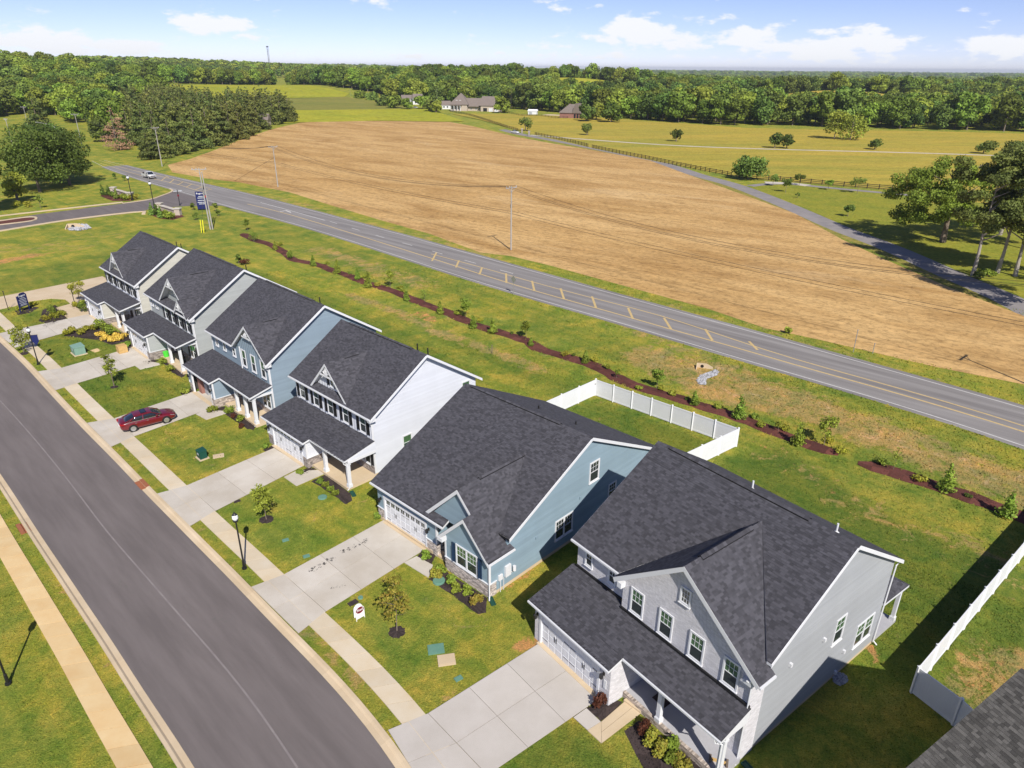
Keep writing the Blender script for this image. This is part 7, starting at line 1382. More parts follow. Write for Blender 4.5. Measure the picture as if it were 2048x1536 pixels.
def mansion():
    p = (-49.32, 585.87); q = (-10.89, 577.51); ang = math.atan2(q[1]-p[1], q[0]-p[0]); h = empty('far_house', (*p, 0), ang, label='large cream house with a taupe hipped roof before the wood', cat='house')
    MB().box((0, 0, 0), (13, 14, 5)).obj('wall', M['cream'], h); MB().box((13, 3, 0), (24, 13, 3.6)).obj('wall', M['cream'], h); MB().box((24, 0, 0), (40, 14, 4.5)).obj('wall', M['cream'], h)
    hip(h, -1, 13.5, 0, 14, 5.3, 8.5, 'tanroof', ridge_x=(6, 7)); hip(h, 11, 25, 2, 13, 3.9, 6.3, 'tanroof', ridge_x=(6.5, 26)); hip(h, 23, 41, 0, 14, 4.8, 7.0, 'tanroof', ridge_x=(23.5, 36))
    MB().box((0.3, -2.6, 0), (8.5, -.05, .25)).obj('porch_floor', M['conc'], h)
    for x in (.6, 3.2, 5.8, 8.2): MB().box((x-.2, -2.5, .25), (x+.2, -2.1, 4.6)).obj('porch_column', M['white'], h)
    MB().box((0, -2.8, 4.6), (9, 0, 4.95)).obj('porch_roof', M['tanroof'], h)
    for x in (1.8, 4.4, 7): far_window(h, x, 0, 1, 1.4, 3)
    for x in (3.4, 6.2): MB().box((x, 2.2, 7.2), (x+1.5, 3.5, 8.6)).obj('skylight', M['signwhite'], h)
    for x in (15.5, 19.5, 22.5): far_window(h, x, 3, 1.2, 1.1, 1.6)
    for x in (26, 30.5, 35): MB().box((x, -.1, .1), (x+3, -.01, 2.9)).obj('garage_door', M['white' if x > 27 else 'black'], h)
    h.scale = (1.0, 1, .92)
def brick_house():
    p = (30.92, 509.03); q = (45.05, 503.02); h = empty('far_house', (*p, 0), math.atan2(q[1]-p[1], q[0]-p[0]), label='red brick cottage with a steep taupe roof at the wood edge', cat='house')
    MB().box((0, 0, 0), (16, 11, 3.4)).obj('wall', M['redbrick'], h); hip(h, 0, 16, 0, 11, 3.7, 5.2, 'tanroof'); MB().prism([(9, -.6, 3.7), (15, -.6, 3.7), (13, -.6, 9.6), (11, -.6, 9.6)], (0, 8, 0)).obj('gable', M['tanroof'], h); MB().box((4, 7, 3), (5.2, 8.2, 9)).obj('chimney', M['redbrick'], h)
    for x in (10.2, 12.2, 14.2): MB().box((x, -.12, .2), (x+1.3, -.02, 3)).obj('window', M['black'], h)
def shed():
    h = empty('shed', (*(10.17, 548.48), 0), -.2, label='small white metal shed beside the paddock', cat='shed'); h.scale = (.85, .85, .8); MB().box((0, 0, 0), (7.5, 6, 2.8)).obj('wall', M['white'], h); mb = MB(); mb.prism([(-.4, -.4, 2.8), (-.4, 3, 4.4), (-.4, 6.4, 2.8)], (8.3, 0, 0)); mb.obj('roof', M['signwhite'], h); MB().box((1, -.1, 0), (3.4, -.02, 2.3)).obj('door', M['gray'], h)
mansion(); brick_house(); shed()
def cottage(px, w, d, hh, m, lab, ang=0):
    h = empty('far_house', (*px, float(hgt(np.array([px[0]]), np.array([px[1]]))[0])), ang, label=lab, cat='house'); MB().box((0, 0, 0), (w, d, hh)).obj('wall', M[m], h); MB().prism([(-.4, -.4, hh), (-.4, d/2, hh+3.2), (-.4, d+.4, hh)], (w+.8, 0, 0)).obj('roof', M['tanroof'], h)
    for x in (w*.3, w*.7): far_window(h, x, 0, 1, 1.4, 1.5)
cottage((-101.03, 674.59), 9, 7, 4, 'gray2', 'gray cottage half hidden by trees beside the lane'); cottage((-89.75, 667.23), 8, 8, 5.5, 'white', 'white cottage half hidden by trees beside the lane'); cottage((-58.66, 606.17), 7, 6, 3, 'white', 'small white outbuilding left of the large cream house'); cottage((-565.28, 1870.55), 16, 9, 3.5, 'white', 'tiny white building at the end of the far forest clearing'); cottage((-147.17, 420.70), 8, 6, 3, 'cream', 'little pale hut half hidden under the pines')
post_marker((-159.36, 735.93), 13, 'thin power pole before the far wood', 'polew', 'power pole'); post_marker((-136.46, 707.78), 11, 'second thin power pole before the far wood, right of the first', 'polew', 'power pole'); post_marker((-59.71, 584.41), 16, 'power pole left of the large cream house', 'polew', 'power pole'); post_marker((-2.69, 637.82), 15, 'power pole right of the large cream house', 'polew', 'power pole')
# ------------------------------------------------------------------ vegetation
def leaf_mesh(lobes, n, size, seed, flat=.0, name='crown', m='leaf', shell=.55, tz=None, quad=True, jit=.35):
    """leaf clumps scattered through ellipsoidal lobes (cx, cy, cz, rx, ry, rz); each clump keeps its own tone"""
    g = np.random.default_rng(seed); L = np.array(lobes, float); area = (L[:, 3]*L[:, 4] + L[:, 3]*L[:, 5] + L[:, 4]*L[:, 5]); k = g.choice(len(L), n, p=area/area.sum())
    d = g.normal(size=(n, 3)); d /= np.linalg.norm(d, axis=1)[:, None]; r = shell + (1-shell)*g.random(n)**.6; r *= 1 + g.normal(size=n)*.07
    c = L[k, :3] + d*r[:, None]*L[k, 3:]
    nr = d*.9 + g.normal(size=(n, 3))*.65; nr[:, 2] += .25; nr /= np.linalg.norm(nr, axis=1)[:, None]
    a = np.cross(nr, g.normal(size=(n, 3))); a /= np.linalg.norm(a, axis=1)[:, None]; b = np.cross(nr, a); s = size*(1-jit + 2*jit*g.random(n))[:, None]; b = b*(1-flat)
    V = np.stack([c - a*s*.55, c - b*s*.5 + a*s*.1, c + a*s*.6 + nr*s*.12, c + b*s*.5 - a*s*.05], 1).reshape(-1, 3)
    f = np.arange(4*n).reshape(n, 4); me = bpy.data.meshes.new(name); me.vertices.add(4*n); me.vertices.foreach_set('co', V.ravel()); me.loops.add(4*n); me.loops.foreach_set('vertex_index', f.ravel()); me.polygons.add(n)
    me.polygons.foreach_set('loop_start', np.arange(n)*4); me.polygons.foreach_set('loop_total', np.full(n, 4)); me.update(calc_edges=True)
    lt = g.random(len(L)); t = .5*g.random(n) + .5*lt[k]
    at = me.attributes.new('tone', 'FLOAT', 'FACE'); at.data.foreach_set('value', t.astype(np.float32))
    for q in (m if isinstance(m, list) else [m]): me.materials.append(M[q])
    return me
def broad_lobes(R_, H, z0, n, seed, flat=1.0, top=.9):
    g = random.Random(seed); out = []
    for i in range(n):
        a = g.uniform(0, 6.28); t = g.random(); z = z0 + (H-z0)*(.12 + .76*t); rr = R_*math.sqrt(max(0, 1 - ((z - (z0+(H-z0)*.45))/((H-z0)*.62))**2))*g.uniform(.45, .8); s = R_*g.uniform(.26, .44); z = min(z, H - s*.8*flat)
        out.append((rr*math.cos(a), rr*math.sin(a), z, s*1.1, s*1.1, s*.8*flat))
    out.append((0, 0, z0+(H-z0)*.55, R_*.55, R_*.55, (H-z0)*.4)); return out
def pine_lobes(R_, H, z0, seed):
    g = random.Random(seed); out = []; tiers = int((H-z0)/1.25)
    for i in range(tiers):
        t = i/max(1, tiers-1); z = z0 + (H-z0)*t*.95; rr = R_*(1-t)**.5*g.uniform(.78, 1.12) + .3; nb = max(3, int(7*(1-t)+3))
        for k in range(nb):
            a = g.uniform(0, 6.28); q = rr*g.uniform(.45, .9); s = max(.5, rr*.42)
            out.append((q*math.cos(a), q*math.sin(a), z + g.uniform(-.4, .4) - .12*q, s, s, s*.36))
    return out
def trunk_mesh(H, r, seed, limbs=0, m='bark', spread=.5, z0=.45, fork=False):
    g = random.Random(seed); mb = MB(); pts = [(0, 0, -.1)]; x = y = 0
    for i in range(1, 6): x += g.uniform(-.04, .04)*H*.25; y += g.uniform(-.04, .04)*H*.25; pts.append((x, y, H*i/5))
    mb.tube(pts, [r*1.25] + [r*(1-.16*i) for i in range(1, 6)], 8)
    for k in range(limbs):
        z = H*(z0 + (1-z0)*(k+.5)/limbs*.9); a = g.uniform(0, 6.28); L = H*spread*g.uniform(.6, 1)*(1.15-z/H*.6); p = (x*z/H, y*z/H, z); q = (p[0]+math.cos(a)*L*.5, p[1]+math.sin(a)*L*.5, z+L*.28); w = (p[0]+math.cos(a+.2)*L, p[1]+math.sin(a+.2)*L, z+L*.62); mb.tube([p, q, w], [r*.45, r*.3, r*.1], 5)
    return mb.mesh('trunk', M[m])
PROTO = {}
def far_proto(kind, seed):
    """distant tree in one mesh (crown and trunk), about 1 m unit-free real size"""
    k = (kind, seed)
    if k in PROTO: return PROTO[k]
    if kind == 'pine': me = leaf_mesh(pine_lobes(6.0, 16.5, 1.6, seed), 2600, 1.0, seed, .45, 'pine_tree', 'leafp', .4); H, r = 14, .3
    elif kind == 'dead': me = leaf_mesh(pine_lobes(5.2, 16.5, 1.5, seed), 1900, .6, seed, .6, 'pine_tree', 'leafdead', .2); H, r = 16, .3
    elif kind == 'low': me = leaf_mesh(broad_lobes(6.2, 15, 2.5, 13, seed), 420, 2.3, seed, .1, 'tree', 'leaf', .75); H, r = 9, .35
    else: me = leaf_mesh(broad_lobes(7.6, 18, 1.6, 17, seed), 1900, 1.25, seed, .1, 'tree', 'leafd' if kind == 'dark' else 'leaf', .8); H, r = 11, .35
    t = trunk_mesh(H, r, seed, 0); bm = bmesh.new(); bm.from_mesh(me); bm.from_mesh(t); me2 = bpy.data.meshes.new(me.name)
    nl = len(me.polygons); bm.to_mesh(me2); bm.free()
    for q in me.materials: me2.materials.append(q)
    me2.materials.append(M['bark']); mi = np.zeros(len(me2.polygons), np.int32); mi[nl:] = len(me.materials); me2.polygons.foreach_set('material_index', mi)
    PROTO[k] = me2; return me2
def ground_z(x, y): return float(hgt(np.array([x]), np.array([y]))[0])
def plant(me, name, x, y, s, label, cat='tree', group=None, sz=None, rz=None):
    o = mk(name, me, None, (x, y, ground_z(x, y)-.05), random.uniform(0, 6.28) if rz is None else rz, label=label, cat=cat, group=group); o.scale = (s, s, s*(sz or 1)); return o
def tree2(kind, xy, H, Rr, label, cat='tree', z0=.3, leaf='leafn', n=1200, size=.22, seed=1, bark='bark', lob=12, tr=.07, name='tree', group=None, shell=.45, limbs=5, lean=0, flat=.1, spread=.45, z=0, shape=None, mixleaf=None):
    """near tree: an Empty carrying trunk and crown (built to size)"""
    o = empty(name, (*xy, z), label=label, cat=cat, group=group)
    mk('trunk', trunk_mesh(H*.8, tr, seed, limbs, bark, spread, .35), o)
    L = shape or (pine_lobes(Rr, H, H*z0, seed) if kind == 'pine' else broad_lobes(Rr, H, H*z0, lob, seed))
    mk('crown', leaf_mesh(L, n, size, seed, flat, 'crown', leaf, shell), o)
    if lean: o.rotation_euler.x = lean
    return o
def shrub(xy, r, h, label, leaf='leafn', n=500, size=.13, seed=None, cat='shrub', name='shrub', group=None, kind='round', z=.04, stem=True):
    seed = seed or random.randint(1, 9999); o = empty(name, (*xy, z), label=label, cat=cat, group=group); g = random.Random(seed)
    if kind == 'cone': L = [(g.uniform(-.12, .12)*r, g.uniform(-.12, .12)*r, h*(.12+.8*t), r*(1-t*.85)*.85+.05, r*(1-t*.85)*.85+.05, h*.12) for t in [i/7 for i in range(8)]]
    else: L = [(g.uniform(-.55, .55)*r, g.uniform(-.55, .55)*r, h*g.uniform(.35, .7), r*.55, r*.55, h*.38) for _ in range(6)]
    mk('foliage', leaf_mesh(L, n, size, seed, .1, 'foliage', leaf, .35), o)
    if stem: mb = MB(); [mb.tube([(0, 0, -.03), (g.uniform(-.4, .4)*r, g.uniform(-.4, .4)*r, h*.6)], [.025, .01], 5) for _ in range(3)]; mb.obj('stem', M['bark'], o)
    return o
# --- near yard trees
tree2('broad', (-18.31, 43.55), 3.2, .95, 'young green tree in a mulch ring on the white house lawn', n=1100, size=.125, seed=3, z0=.3, lob=12, tr=.035, leaf='leafn', shell=.3)
tree2('broad', (-6.81, 32.28), 3.9, 1.05, 'young tree with orange tinged leaves in a mulch ring near the yard sign', n=800, size=.125, seed=5, z0=.28, tr=.04, leaf='leafo', shell=.2, lob=14)
tree2('broad', (-42.03, 67.21), 4.0, .78, 'young slender tree on the lawn right of the light gray house drive', n=800, size=.14, seed=7, z0=.28, tr=.05, leaf='leafn', shell=.3, lob=13)
tree2('broad', (-57.63, 76.67), 3.6, 1.15, 'yellow green kerbside tree next to the banner lamp', n=1300, size=.15, seed=9, z0=.2, tr=.05, leaf='leafy', shell=.3)
tree2('broad', (-61.58, 95.33), 3.4, 1.3, 'pale yellow green tree by the cream house garage', n=1000, size=.15, seed=11, z0=.25, tr=.05, leaf='leafy', shell=.25)
# --- shrubs in the front beds
def row(pts, **k):
    for i, (p, lab) in enumerate(pts): shrub(p, label=lab, seed=100+i+len(lab), **k)
row([((4.83, 27.02), 'red leafed nandina beside the brick house garage corner'), ((6.96, 25.41), 'coral red nandina first in the porch bed of the brick house')], r=.45, h=.75, leaf='leafr', n=520, size=.12)
row([((7.18, 24.74), 'orange green shrub second in the porch bed'), ((7.54, 24.15), 'orange green shrub third in the porch bed'), ((8.37, 23.39), 'orange green shrub at the bottom edge of the porch bed')], r=.5, h=.85, leaf='leafo', n=620, size=.12)
row([((8.16, 24.38), 'green rose bush against the porch edge'), ((7.89, 23.63), 'green bush near the bottom of the porch bed')], r=.42, h=.7, leaf='leafn', n=520, size=.11)
row([((-5.80, 39.24), 'green clump in the small bed by the steps of the low blue house'), ((-4.69, 37.82), 'green bush at the end of the walk of the low blue house'), ((-3.95, 36.68), 'bright green bush under the bay window, first from the walk'), ((-3.47, 35.91), 'bright green bush under the bay window, second from the walk'), ((-2.71, 35.68), 'bright green bush under the bay window, third from the walk')], r=.42, h=.5, leaf='leafn', n=520, size=.11)
row([((-4.99, 37.11), 'red and green bush by the walk of the low blue house'), ((-2.14, 34.76), 'rust coloured bush at the corner of the low blue house')], r=.45, h=.6, leaf='leafo', n=520, size=.11)
row([((-9.99, 43.91), 'low green bush by the garage corner of the low blue house'), ((-17.63, 50.08), 'single green bush before the garage corner of the white house'), ((-15.53, 48.72), 'green plant first in the white house bed'), ((-15.06, 48.12), 'green plant second in the white house bed'), ((-14.50, 47.47), 'green plant third in the white house bed'), ((-13.97, 46.91), 'green plant last in the white house bed'), ((-21.83, 54.30), 'small bush left of the white house garage')], r=.35, h=.45, leaf='leafn', n=350, size=.11)
row([((-29.34, 61.42), 'green bush at the garage corner of the slate blue house'), ((-27.55, 61.23), 'large yellow green bush first in the slate blue house bed'), ((-25.93, 59.45), 'green bush second in the slate blue house bed'), ((-33.78, 65.50), 'green bush left of the open garage')], r=.5, h=.6, leaf='leafn', n=380, size=.14)
row([((-26.87, 60.17), 'small dark red bush in the slate blue house bed'), ((-25.37, 58.13), 'dark red bush last in the slate blue house bed')], r=.35, h=.4, leaf='leafr', n=260, size=.12)
row([((-39.70, 73.58), 'bush at the porch of the light gray house'), ((-37.95, 71.45), 'second bush at the porch of the light gray house'), ((-46.30, 78.78), 'bush left of the light gray house garage')], r=.5, h=.7, leaf='leafn', n=350, size=.14)
row([((-55.80, 82.56), 'low yellow green bush in the middle bed, left end'), ((-55.70, 83.48), 'low yellow green bush in the middle bed, second'), ((-54.17, 82.78), 'low yellow green bush in the middle bed, third'), ((-54.54, 84.25), 'round bush in the middle bed by the cream house drive'), ((-53.63, 84.46), 'small round bush right in the middle bed'), ((-61.93, 87.96), 'low yellow green bush by the walk, left'), ((-61.36, 88.79), 'yellow green bush by the walk, middle'), ((-60.91, 89.83), 'yellow green bush by the walk, right'), ((-61.23, 93.96), 'round yellow green bush at the cream house garage'), ((-60.59, 94.20), 'second round bush at the cream house garage')], r=.6, h=.75, leaf='leafy', n=330, size=.16)
row([((-62.35, 90.22), 'dark green upright bush by the walk of the cream house'), ((-52.75, 84.48), 'upright dark green shrub beside the cream house garage'), ((-51.34, 83.03), 'dark green shrub above the golden flowers'), ((-50.46, 82.32), 'second dark green shrub above the golden flowers'), ((-58.85, 91.59), 'narrow green shrub left of the cream house garage door')], r=.6, h=1.5, leaf='leafn', n=420, size=.16)
row([((-68.26, 92.23), 'low bush left of the navy sales sign'), ((-67.39, 94.03), 'low bush right of the navy sales sign')], r=.6, h=.6, leaf='leafy', n=260, size=.15)
for i, p in enumerate(((-51.39, 82.30), (-50.15, 80.91), (-49.21, 80.41), (-48.75, 80.94), (-48.58, 81.47), (-49.44, 81.81))): shrub(p, .75, .6, ('first', 'second', 'third', 'fourth', 'last', 'rear')[i] + ' golden flowering clump from the left in the curved bed', 'flower', 420, .17, 200+i, 'flowers', 'flowering_clump', 'golden flowers along the curved bed')
# --- screen planting on the mulch strip behind the houses
RB = [('r',508,484,20),('t',495,461,22),('c',551,500,16),('y',561,491,8),('r',581.6,517.6,15),('c',627,532.3,20),('y',653,529,7),('c',675,547,27),('s',700,549,7),('c',715,558.7,20),('y',728,556,8),('c',737,574.8,30),('y',756,572,9),('t',781,576,36),('y',800,577,7),('y',806,583,8),('c',813,601,20),('x',849.7,604,30),('c',880.5,627.5,24),('y',915.6,630.5,10),('t',931.7,634.8,40),('c',946.4,656.8,26),('c',986,667,32),('y',960,642,8),('s',1025,668,9),('t',1052,676,36),('c',1062,692,16),
 ('y',1129,711.4,10),('s',1148,712,8),('c',1170.8,725.4,25),('y',1188,722,11),('r',1212.7,738,12),('x',1233,757,22),('y',1278.8,778.7,9),('t',1313,777.5,42),('y',1322,779,9),('y',1342,790,11),('c',1388,810.5,28),('s',1375,800,14),('r',1435,818,10),('c',1477,838.4,46),('r',1509,836,9),('y',1524,852.4,13),('x',1556,863,24),('y',1567,858,14),('c',1594.5,890.4,44),('t',1647.5,890.4,60),('y',1656,884,12),('y',1677.6,906,16),('x',1786.5,939,40),('r',1762,930,14),('y',1841,962,14),('c',1891,983.5,50),('s',1935,995,7),('c',2011.4,1035,48)]
import itertools
def unproj(px, py):   # ground point of a surveyed position in the record picture (camera height 31 m)
    p, r = R(24.3), R(.45); f = Vector((0, math.cos(p), -math.sin(p))); rt = Vector((1, 0, 0)); up = Vector((0, math.sin(p), math.cos(p))); X = rt*math.cos(r)+up*math.sin(r); Y = -rt*math.sin(r)+up*math.cos(r)
    d = f*1400 + X*(px-1024) + Y*(768-py); t = -31/d.z; return (d.x*t, d.y*t), d.length*t/1400
NTH = 'first second third fourth fifth sixth seventh eighth ninth tenth eleventh twelfth thirteenth fourteenth fifteenth sixteenth seventeenth eighteenth'.split()
ORD = dict(c='bushy evergreen', t='young broadleaf tree', y='low yellow shrub', r='round green shrub', s='tiny dark shrub', x='sparse young tree'); cnt = {}
for (k, px, py, hp) in RB:
    xy, m_px = unproj(px, py); H = hp*m_px*1.05; cnt[k] = cnt.get(k, 0) + 1; where = 'far end of the' if px < 640 else 'far part of the' if px < 900 else 'middle of the' if px < 1200 else 'strip behind the white fence of the' if px < 1560 else 'near part of the' if px < 1700 else 'separate near'
    lab = '%s %s from the far end of the back mulch strip' % (NTH[cnt[k]-1], ORD[k]); gp = 'screen planting along the back mulch strip'; sd = int(px)
    if k == 'c': shrub(xy, H*.34, H, lab, 'leafn', 650, .16, sd, 'shrub', 'evergreen_shrub', gp, 'cone')
    elif k == 't': tree2('broad', xy, H, H*.30, lab, n=480, size=.18, seed=sd, z0=.32, tr=.03, group=gp, shell=.3, lob=9, leaf='leafn')
    elif k == 'x': tree2('broad', xy, H, H*.34, lab, n=150, size=.12, seed=sd, z0=.3, tr=.025, group=gp, shell=.2, lob=8, leaf='leafn')
    elif k == 'y': shrub(xy, max(.4, H*.9), max(.35, H*.7), lab, 'leafy', 260, .15, sd, 'shrub', 'shrub', gp)
    elif k == 'r': shrub(xy, max(.4, H*.5), max(.5, H), lab, 'leafn', 350, .15, sd, 'shrub', 'shrub', gp)
    else: shrub(xy, .3, .35, lab, 'leafd', 130, .12, sd, 'shrub', 'shrub', gp)
# --- entrance beds
for i, (x, y, k) in enumerate(sorted(((206,390,'c'),(218,391,'c'),(227,393,'r'),(233,398,'c'),(245,398,'r'),(252,400,'r'),(268,399,'y'),(304,430,'c'),(314,430,'c'),(322,436,'c'),(330,434,'r'),(338,436,'r'),(345,437,'r'),(35,413,'y'),(55,414,'y')))):
    xy, m_ = unproj(x, y); (shrub(xy, .9, 2.6, '%s plant from the left by the entrance walls, a narrow evergreen' % NTH[i], 'leafd', 300, .3, 300+i, 'shrub', 'evergreen_shrub', 'planting by the entrance walls', 'cone') if k == 'c' else shrub(xy, 1.3, 1.4, '%s plant from the left by the entrance walls, a rounded shrub' % NTH[i], 'leafn' if k == 'r' else 'leafy', 300, .3, 300+i, 'shrub', 'shrub', 'planting by the entrance walls'))
for x, y, hp, lab in ((82,417,24,'thin young tree on the lawn beside the entrance road'), (432,424,18,'leaning sapling beside the twin pole'), (437,432,10,'small sapling right of the twin pole'), (386,420,8,'dark sapling on the entrance mound'), (392,440,9,'small dark tree below the navy banner'), (230,358,10,'sapling on the lawn corner, left'), (249,362,10,'sapling on the lawn corner, right'), (478,528,20,'small tree behind the light gray house ridge')): 
    xy, m_ = unproj(x, y); tree2('broad', xy, max(1.6, hp*m_), max(.6, hp*m_*.3), lab, n=220, size=.28, seed=int(x), z0=.3, tr=.05, leaf='leafd', shell=.3, lob=7)
shrub(unproj(488, 530)[0], 1.0, 1.0, 'rust coloured bush behind the light gray house', 'leafr', 260, .2, 55)
shrub(unproj(1576, 667)[0], .5, .8, 'green weed clump at the field edge beside the highway', 'leafn', 200, .2, 56); 
# --- left side: leafy clump and edge trees
def big_tree(px, py, hp, wp, lab, leaf, seed, n=9000, size=.46, z0=.12, **k):
    xy, m_ = unproj(px, py); return tree2('broad', xy, hp*m_*1.05, wp*m_/2, lab, n=n, size=size, seed=seed, z0=z0, leaf=leaf, lob=26, tr=.35, shell=.6, limbs=7, **k)
big_tree(80, 384, 98, 92, 'broad dark green tree, left one of the leafy clump beside the entrance lawn', 'leafd', 21); big_tree(140, 370, 92, 88, 'broad dark green tree, right one of the leafy clump beside the highway', 'leafd', 22); big_tree(105, 362, 84, 90, 'broad dark green tree at the back of the leafy clump', 'leafd', 23)
big_tree(-8, 425, 118, 60, 'tall dark tree cut by the left picture edge', 'leafd', 24); big_tree(36, 403, 46, 34, 'small gray green tree left of the leafy clump', 'leafn', 25, n=1500, size=.5)
# --- right side: big oak, pines, crape myrtles, meadow trees
xy, m_ = unproj(1885, 484)
oak = tree2('broad', xy, 17.2, 9, 'large spreading oak with a forked trunk beside the lane', leaf='leafn', n=21000, size=.36, seed=31, tr=.55, shell=.35, limbs=10, spread=.5,
  shape=[(random.Random(i).uniform(-1, 1)*8.2 - 2.2, random.Random(i+50).uniform(-1, 1)*6.5, 4.6 + 11*random.Random(i+90).random()**.9*(1 - .35*abs(random.Random(i).uniform(-1, 1))), 1.75, 1.75, 1.15) for i in range(76)] + [(0, 0, 15.2, 1.9, 1.9, 1.4), (1, 0, 13, 2.2, 2.2, 1.5), (-7, -1, 6.3, 1.9, 1.9, 1.2), (-4.5, 0, 9, 2.2, 2.2, 1.4)])
def tall_pine(px, py, H, lab, seed, leaf='leafp', Rr=4.6, z0=.38):
    xy, m_ = unproj(px, py); g = random.Random(seed); L = [(g.uniform(-1, 1)*Rr, g.uniform(-1, 1)*Rr, H*(z0 + (1-z0)*g.random()**.8), 1.7, 1.7, .95) for _ in range(40)]
    o = tree2('pine', xy, H, Rr, lab, leaf=leaf, n=12000, size=.33, seed=seed, tr=.3, bark='barkl', shell=.3, limbs=9, shape=L, name='pine_tree', spread=.28); return o
tall_pine(1945, 551, 19, 'tall pine with a pale trunk, left one of the pines at the right edge', 41); tall_pine(1994, 546, 20.5, 'tall pine with a pale bent trunk, middle one of the pines at the right edge', 42); tall_pine(2030, 552, 19, 'tall pine at the right edge next to the lane, nearest the frame', 43); tall_pine(2058, 500, 20, 'tall pine behind the others at the right edge', 44); tall_pine(2095, 560, 20, 'tall pine just past the right picture edge', 45, z0=.25); tall_pine(2000, 470, 18, 'tall pine behind the oak', 46); tall_pine(2110, 620, 18, 'pine past the right picture edge near the lane', 47)
for x, y, w, h_, lab in ((1051,262,24,24,'round clipped tree beside the stone gate piers'),(1174,270,21,20,'round meadow tree, first right of the gate drive'),(1352,283,22,20,'round meadow tree standing alone above the gravel drive'),(1549,296,22,26,'round meadow tree, left one of the close pair on the gravel drive'),(1573,297,22,24,'round meadow tree, right one of the close pair on the gravel drive'),(1749,299,20,17,'small round meadow tree right of the big pair'),(1966,307,24,16,'flat round meadow tree at the far right'),(1668,278,36,45,'big pale round tree, left one of the meadow pair'),(1700,280,44,42,'big pale round tree, right one of the meadow pair')):
    xy, m_ = unproj(x, y); tree2('broad', xy, h_*m_*1.05, w*m_/2*(1.2 if w > 30 else 1.05), lab, leaf='leafn' if w > 30 else 'leafd', n=1300 if w > 30 else 750, size=.8 if w > 30 else .6, seed=int(x), z0=.06 if w > 30 else .22, tr=.25, shell=.7, lob=20)
xy, m_ = unproj(1497, 359); tree2('broad', xy, 42*m_, 32*m_, 'dark spreading tree at the corner of the board fence', leaf='leafd', n=2200, size=.6, seed=61, z0=.18, tr=.3, shell=.55, lob=24)
for i, (x, y, hp, lab) in enumerate(((1545,372,20,'small vase shaped tree by the lane drive, leftmost'), (1571,385,24,'small vase shaped tree with a forked trunk nearer the lane'), (1598,371,20,'small vase shaped tree above the gravel patch'), (1656,380,17,'thin vase shaped tree in the middle of the row'), (1714,387,26,'small vase shaped tree at the right of the row'), (1695,433,20,'small flat topped tree on the slope by the oak shadow'), (1595,396,10,'bare thin sapling on the mown slope'))):
    xy, m_ = unproj(x, y); H = hp*m_*1.05; tree2('broad', xy, H, H*.5, lab, leaf='leafd' if i != 3 else 'leafn', n=520 if i < 6 else 60, size=.3, seed=70+i, z0=.45, tr=.07, shell=.3, lob=9, limbs=6, spread=.5)
shrub(unproj(1950, 556)[0], 1.2, 1.2, 'dark bush under the tall pines', 'leafd', 300, .3, 58); shrub(unproj(1975, 552)[0], 1.4, 1.0, 'low bush at the foot of the middle pine', 'leafn', 300, .3, 59)
for i, (x, y, hp, wp, lab) in enumerate(((790,218,22,30,'rounded tree left of the gray cottage'),(768,214,20,26,'pale rounded tree at the left end of the cottages'),(815,220,20,18,'narrow tree before the gap between the cottages'),(846,219,22,34,'yellow green tree right of the white cottage'),(862,224,24,32,'dark rounded tree between the cottages and the large cream house'),(872,226,20,20,'second dark rounded tree between the cottages and the large cream house'),(1004,226,28,30,'rounded tree before the right end of the large cream house'),(1172,243,30,34,'wide rounded tree next to the right side of the brick cottage'),(1192,240,30,34,'gray green tree farther right of the brick cottage'),(1222,245,34,36,'tall tree at the meadow edge right of the brick cottage'),(745,206,18,22,'rounded tree before the far wood by the second thin pole'),(720,204,20,22,'rounded tree before the far wood between the two thin poles'))):
    xy, m_ = unproj(x, y); tree2('broad', xy, hp*m_*1.05, wp*m_/2, lab, leaf=('leaf', 'leafd', 'leafn')[i % 3], n=1000, size=1.5, seed=400+i, z0=.12, tr=.4, shell=.7, lob=14)
# --- pine wood beside the highway
protoP = [far_proto('pine', s) for s in (1, 2, 3, 4, 5, 6)]
front = [(300,322,.60),(322,318,.72),(345,312,.85),(372,306,.85),(395,300,.95),(420,295,1.0),(440,288,1.05),(462,282,1.05),(480,275,1.05),(500,268,.9),(517,262,.95),(548,252,1.0),(578,247,.95),(562,248,1.05),(80,263,1.0)]
for i, (x, y, s) in enumerate(front):
    xy, m_ = unproj(x, y-3 if x > 100 else y); plant(protoP[i % 6], 'pine_tree', xy[0], xy[1], s*1.08, '%s pine from the highway along the field edge of the pine wood' % NTH[i] if x != 80 else 'lone dark pine on the bright green field at the far left', group='pines in the wood beside the highway')
xy, m_ = unproj(236, 300); dd = plant(far_proto('dead', 3), 'pine_tree', xy[0], xy[1], 1.0, 'dead pine with brown needles at the left end of the pine wood')
xy, m_ = unproj(206, 284); plant(far_proto('dark', 4), 'tree', xy[0], xy[1], .62, 'dark broadleaf tree left of the dead pine'); xy, m_ = unproj(246, 300); plant(far_proto('dark', 6), 'tree', xy[0], xy[1], .3, 'dark green round bush at the foot of the dead pine')
poly_p = [(-150.57, 293.30), (-139.17, 279.82), (-137.02, 332.28), (-143.72, 457.62), (-145.87, 480.46), (-173.09, 530.58), (-214.63, 537.10), (-280.79, 603.65), (-278.00, 534.71), (-221.47, 420.47), (-167.91, 322.82)]; poly_l = [(-301.73, 411.98), (-305.72, 471.07), (-285.08, 473.56), (-220.88, 379.18), (-280.72, 494.40), (-211.14, 380.11), (-175.69, 322.19), (-153.08, 293.12), (-222.82, 420.32), (-283.00, 534.03), (-284.15, 611.04), (-429.47, 782.30), (-509.55, 705.12)]
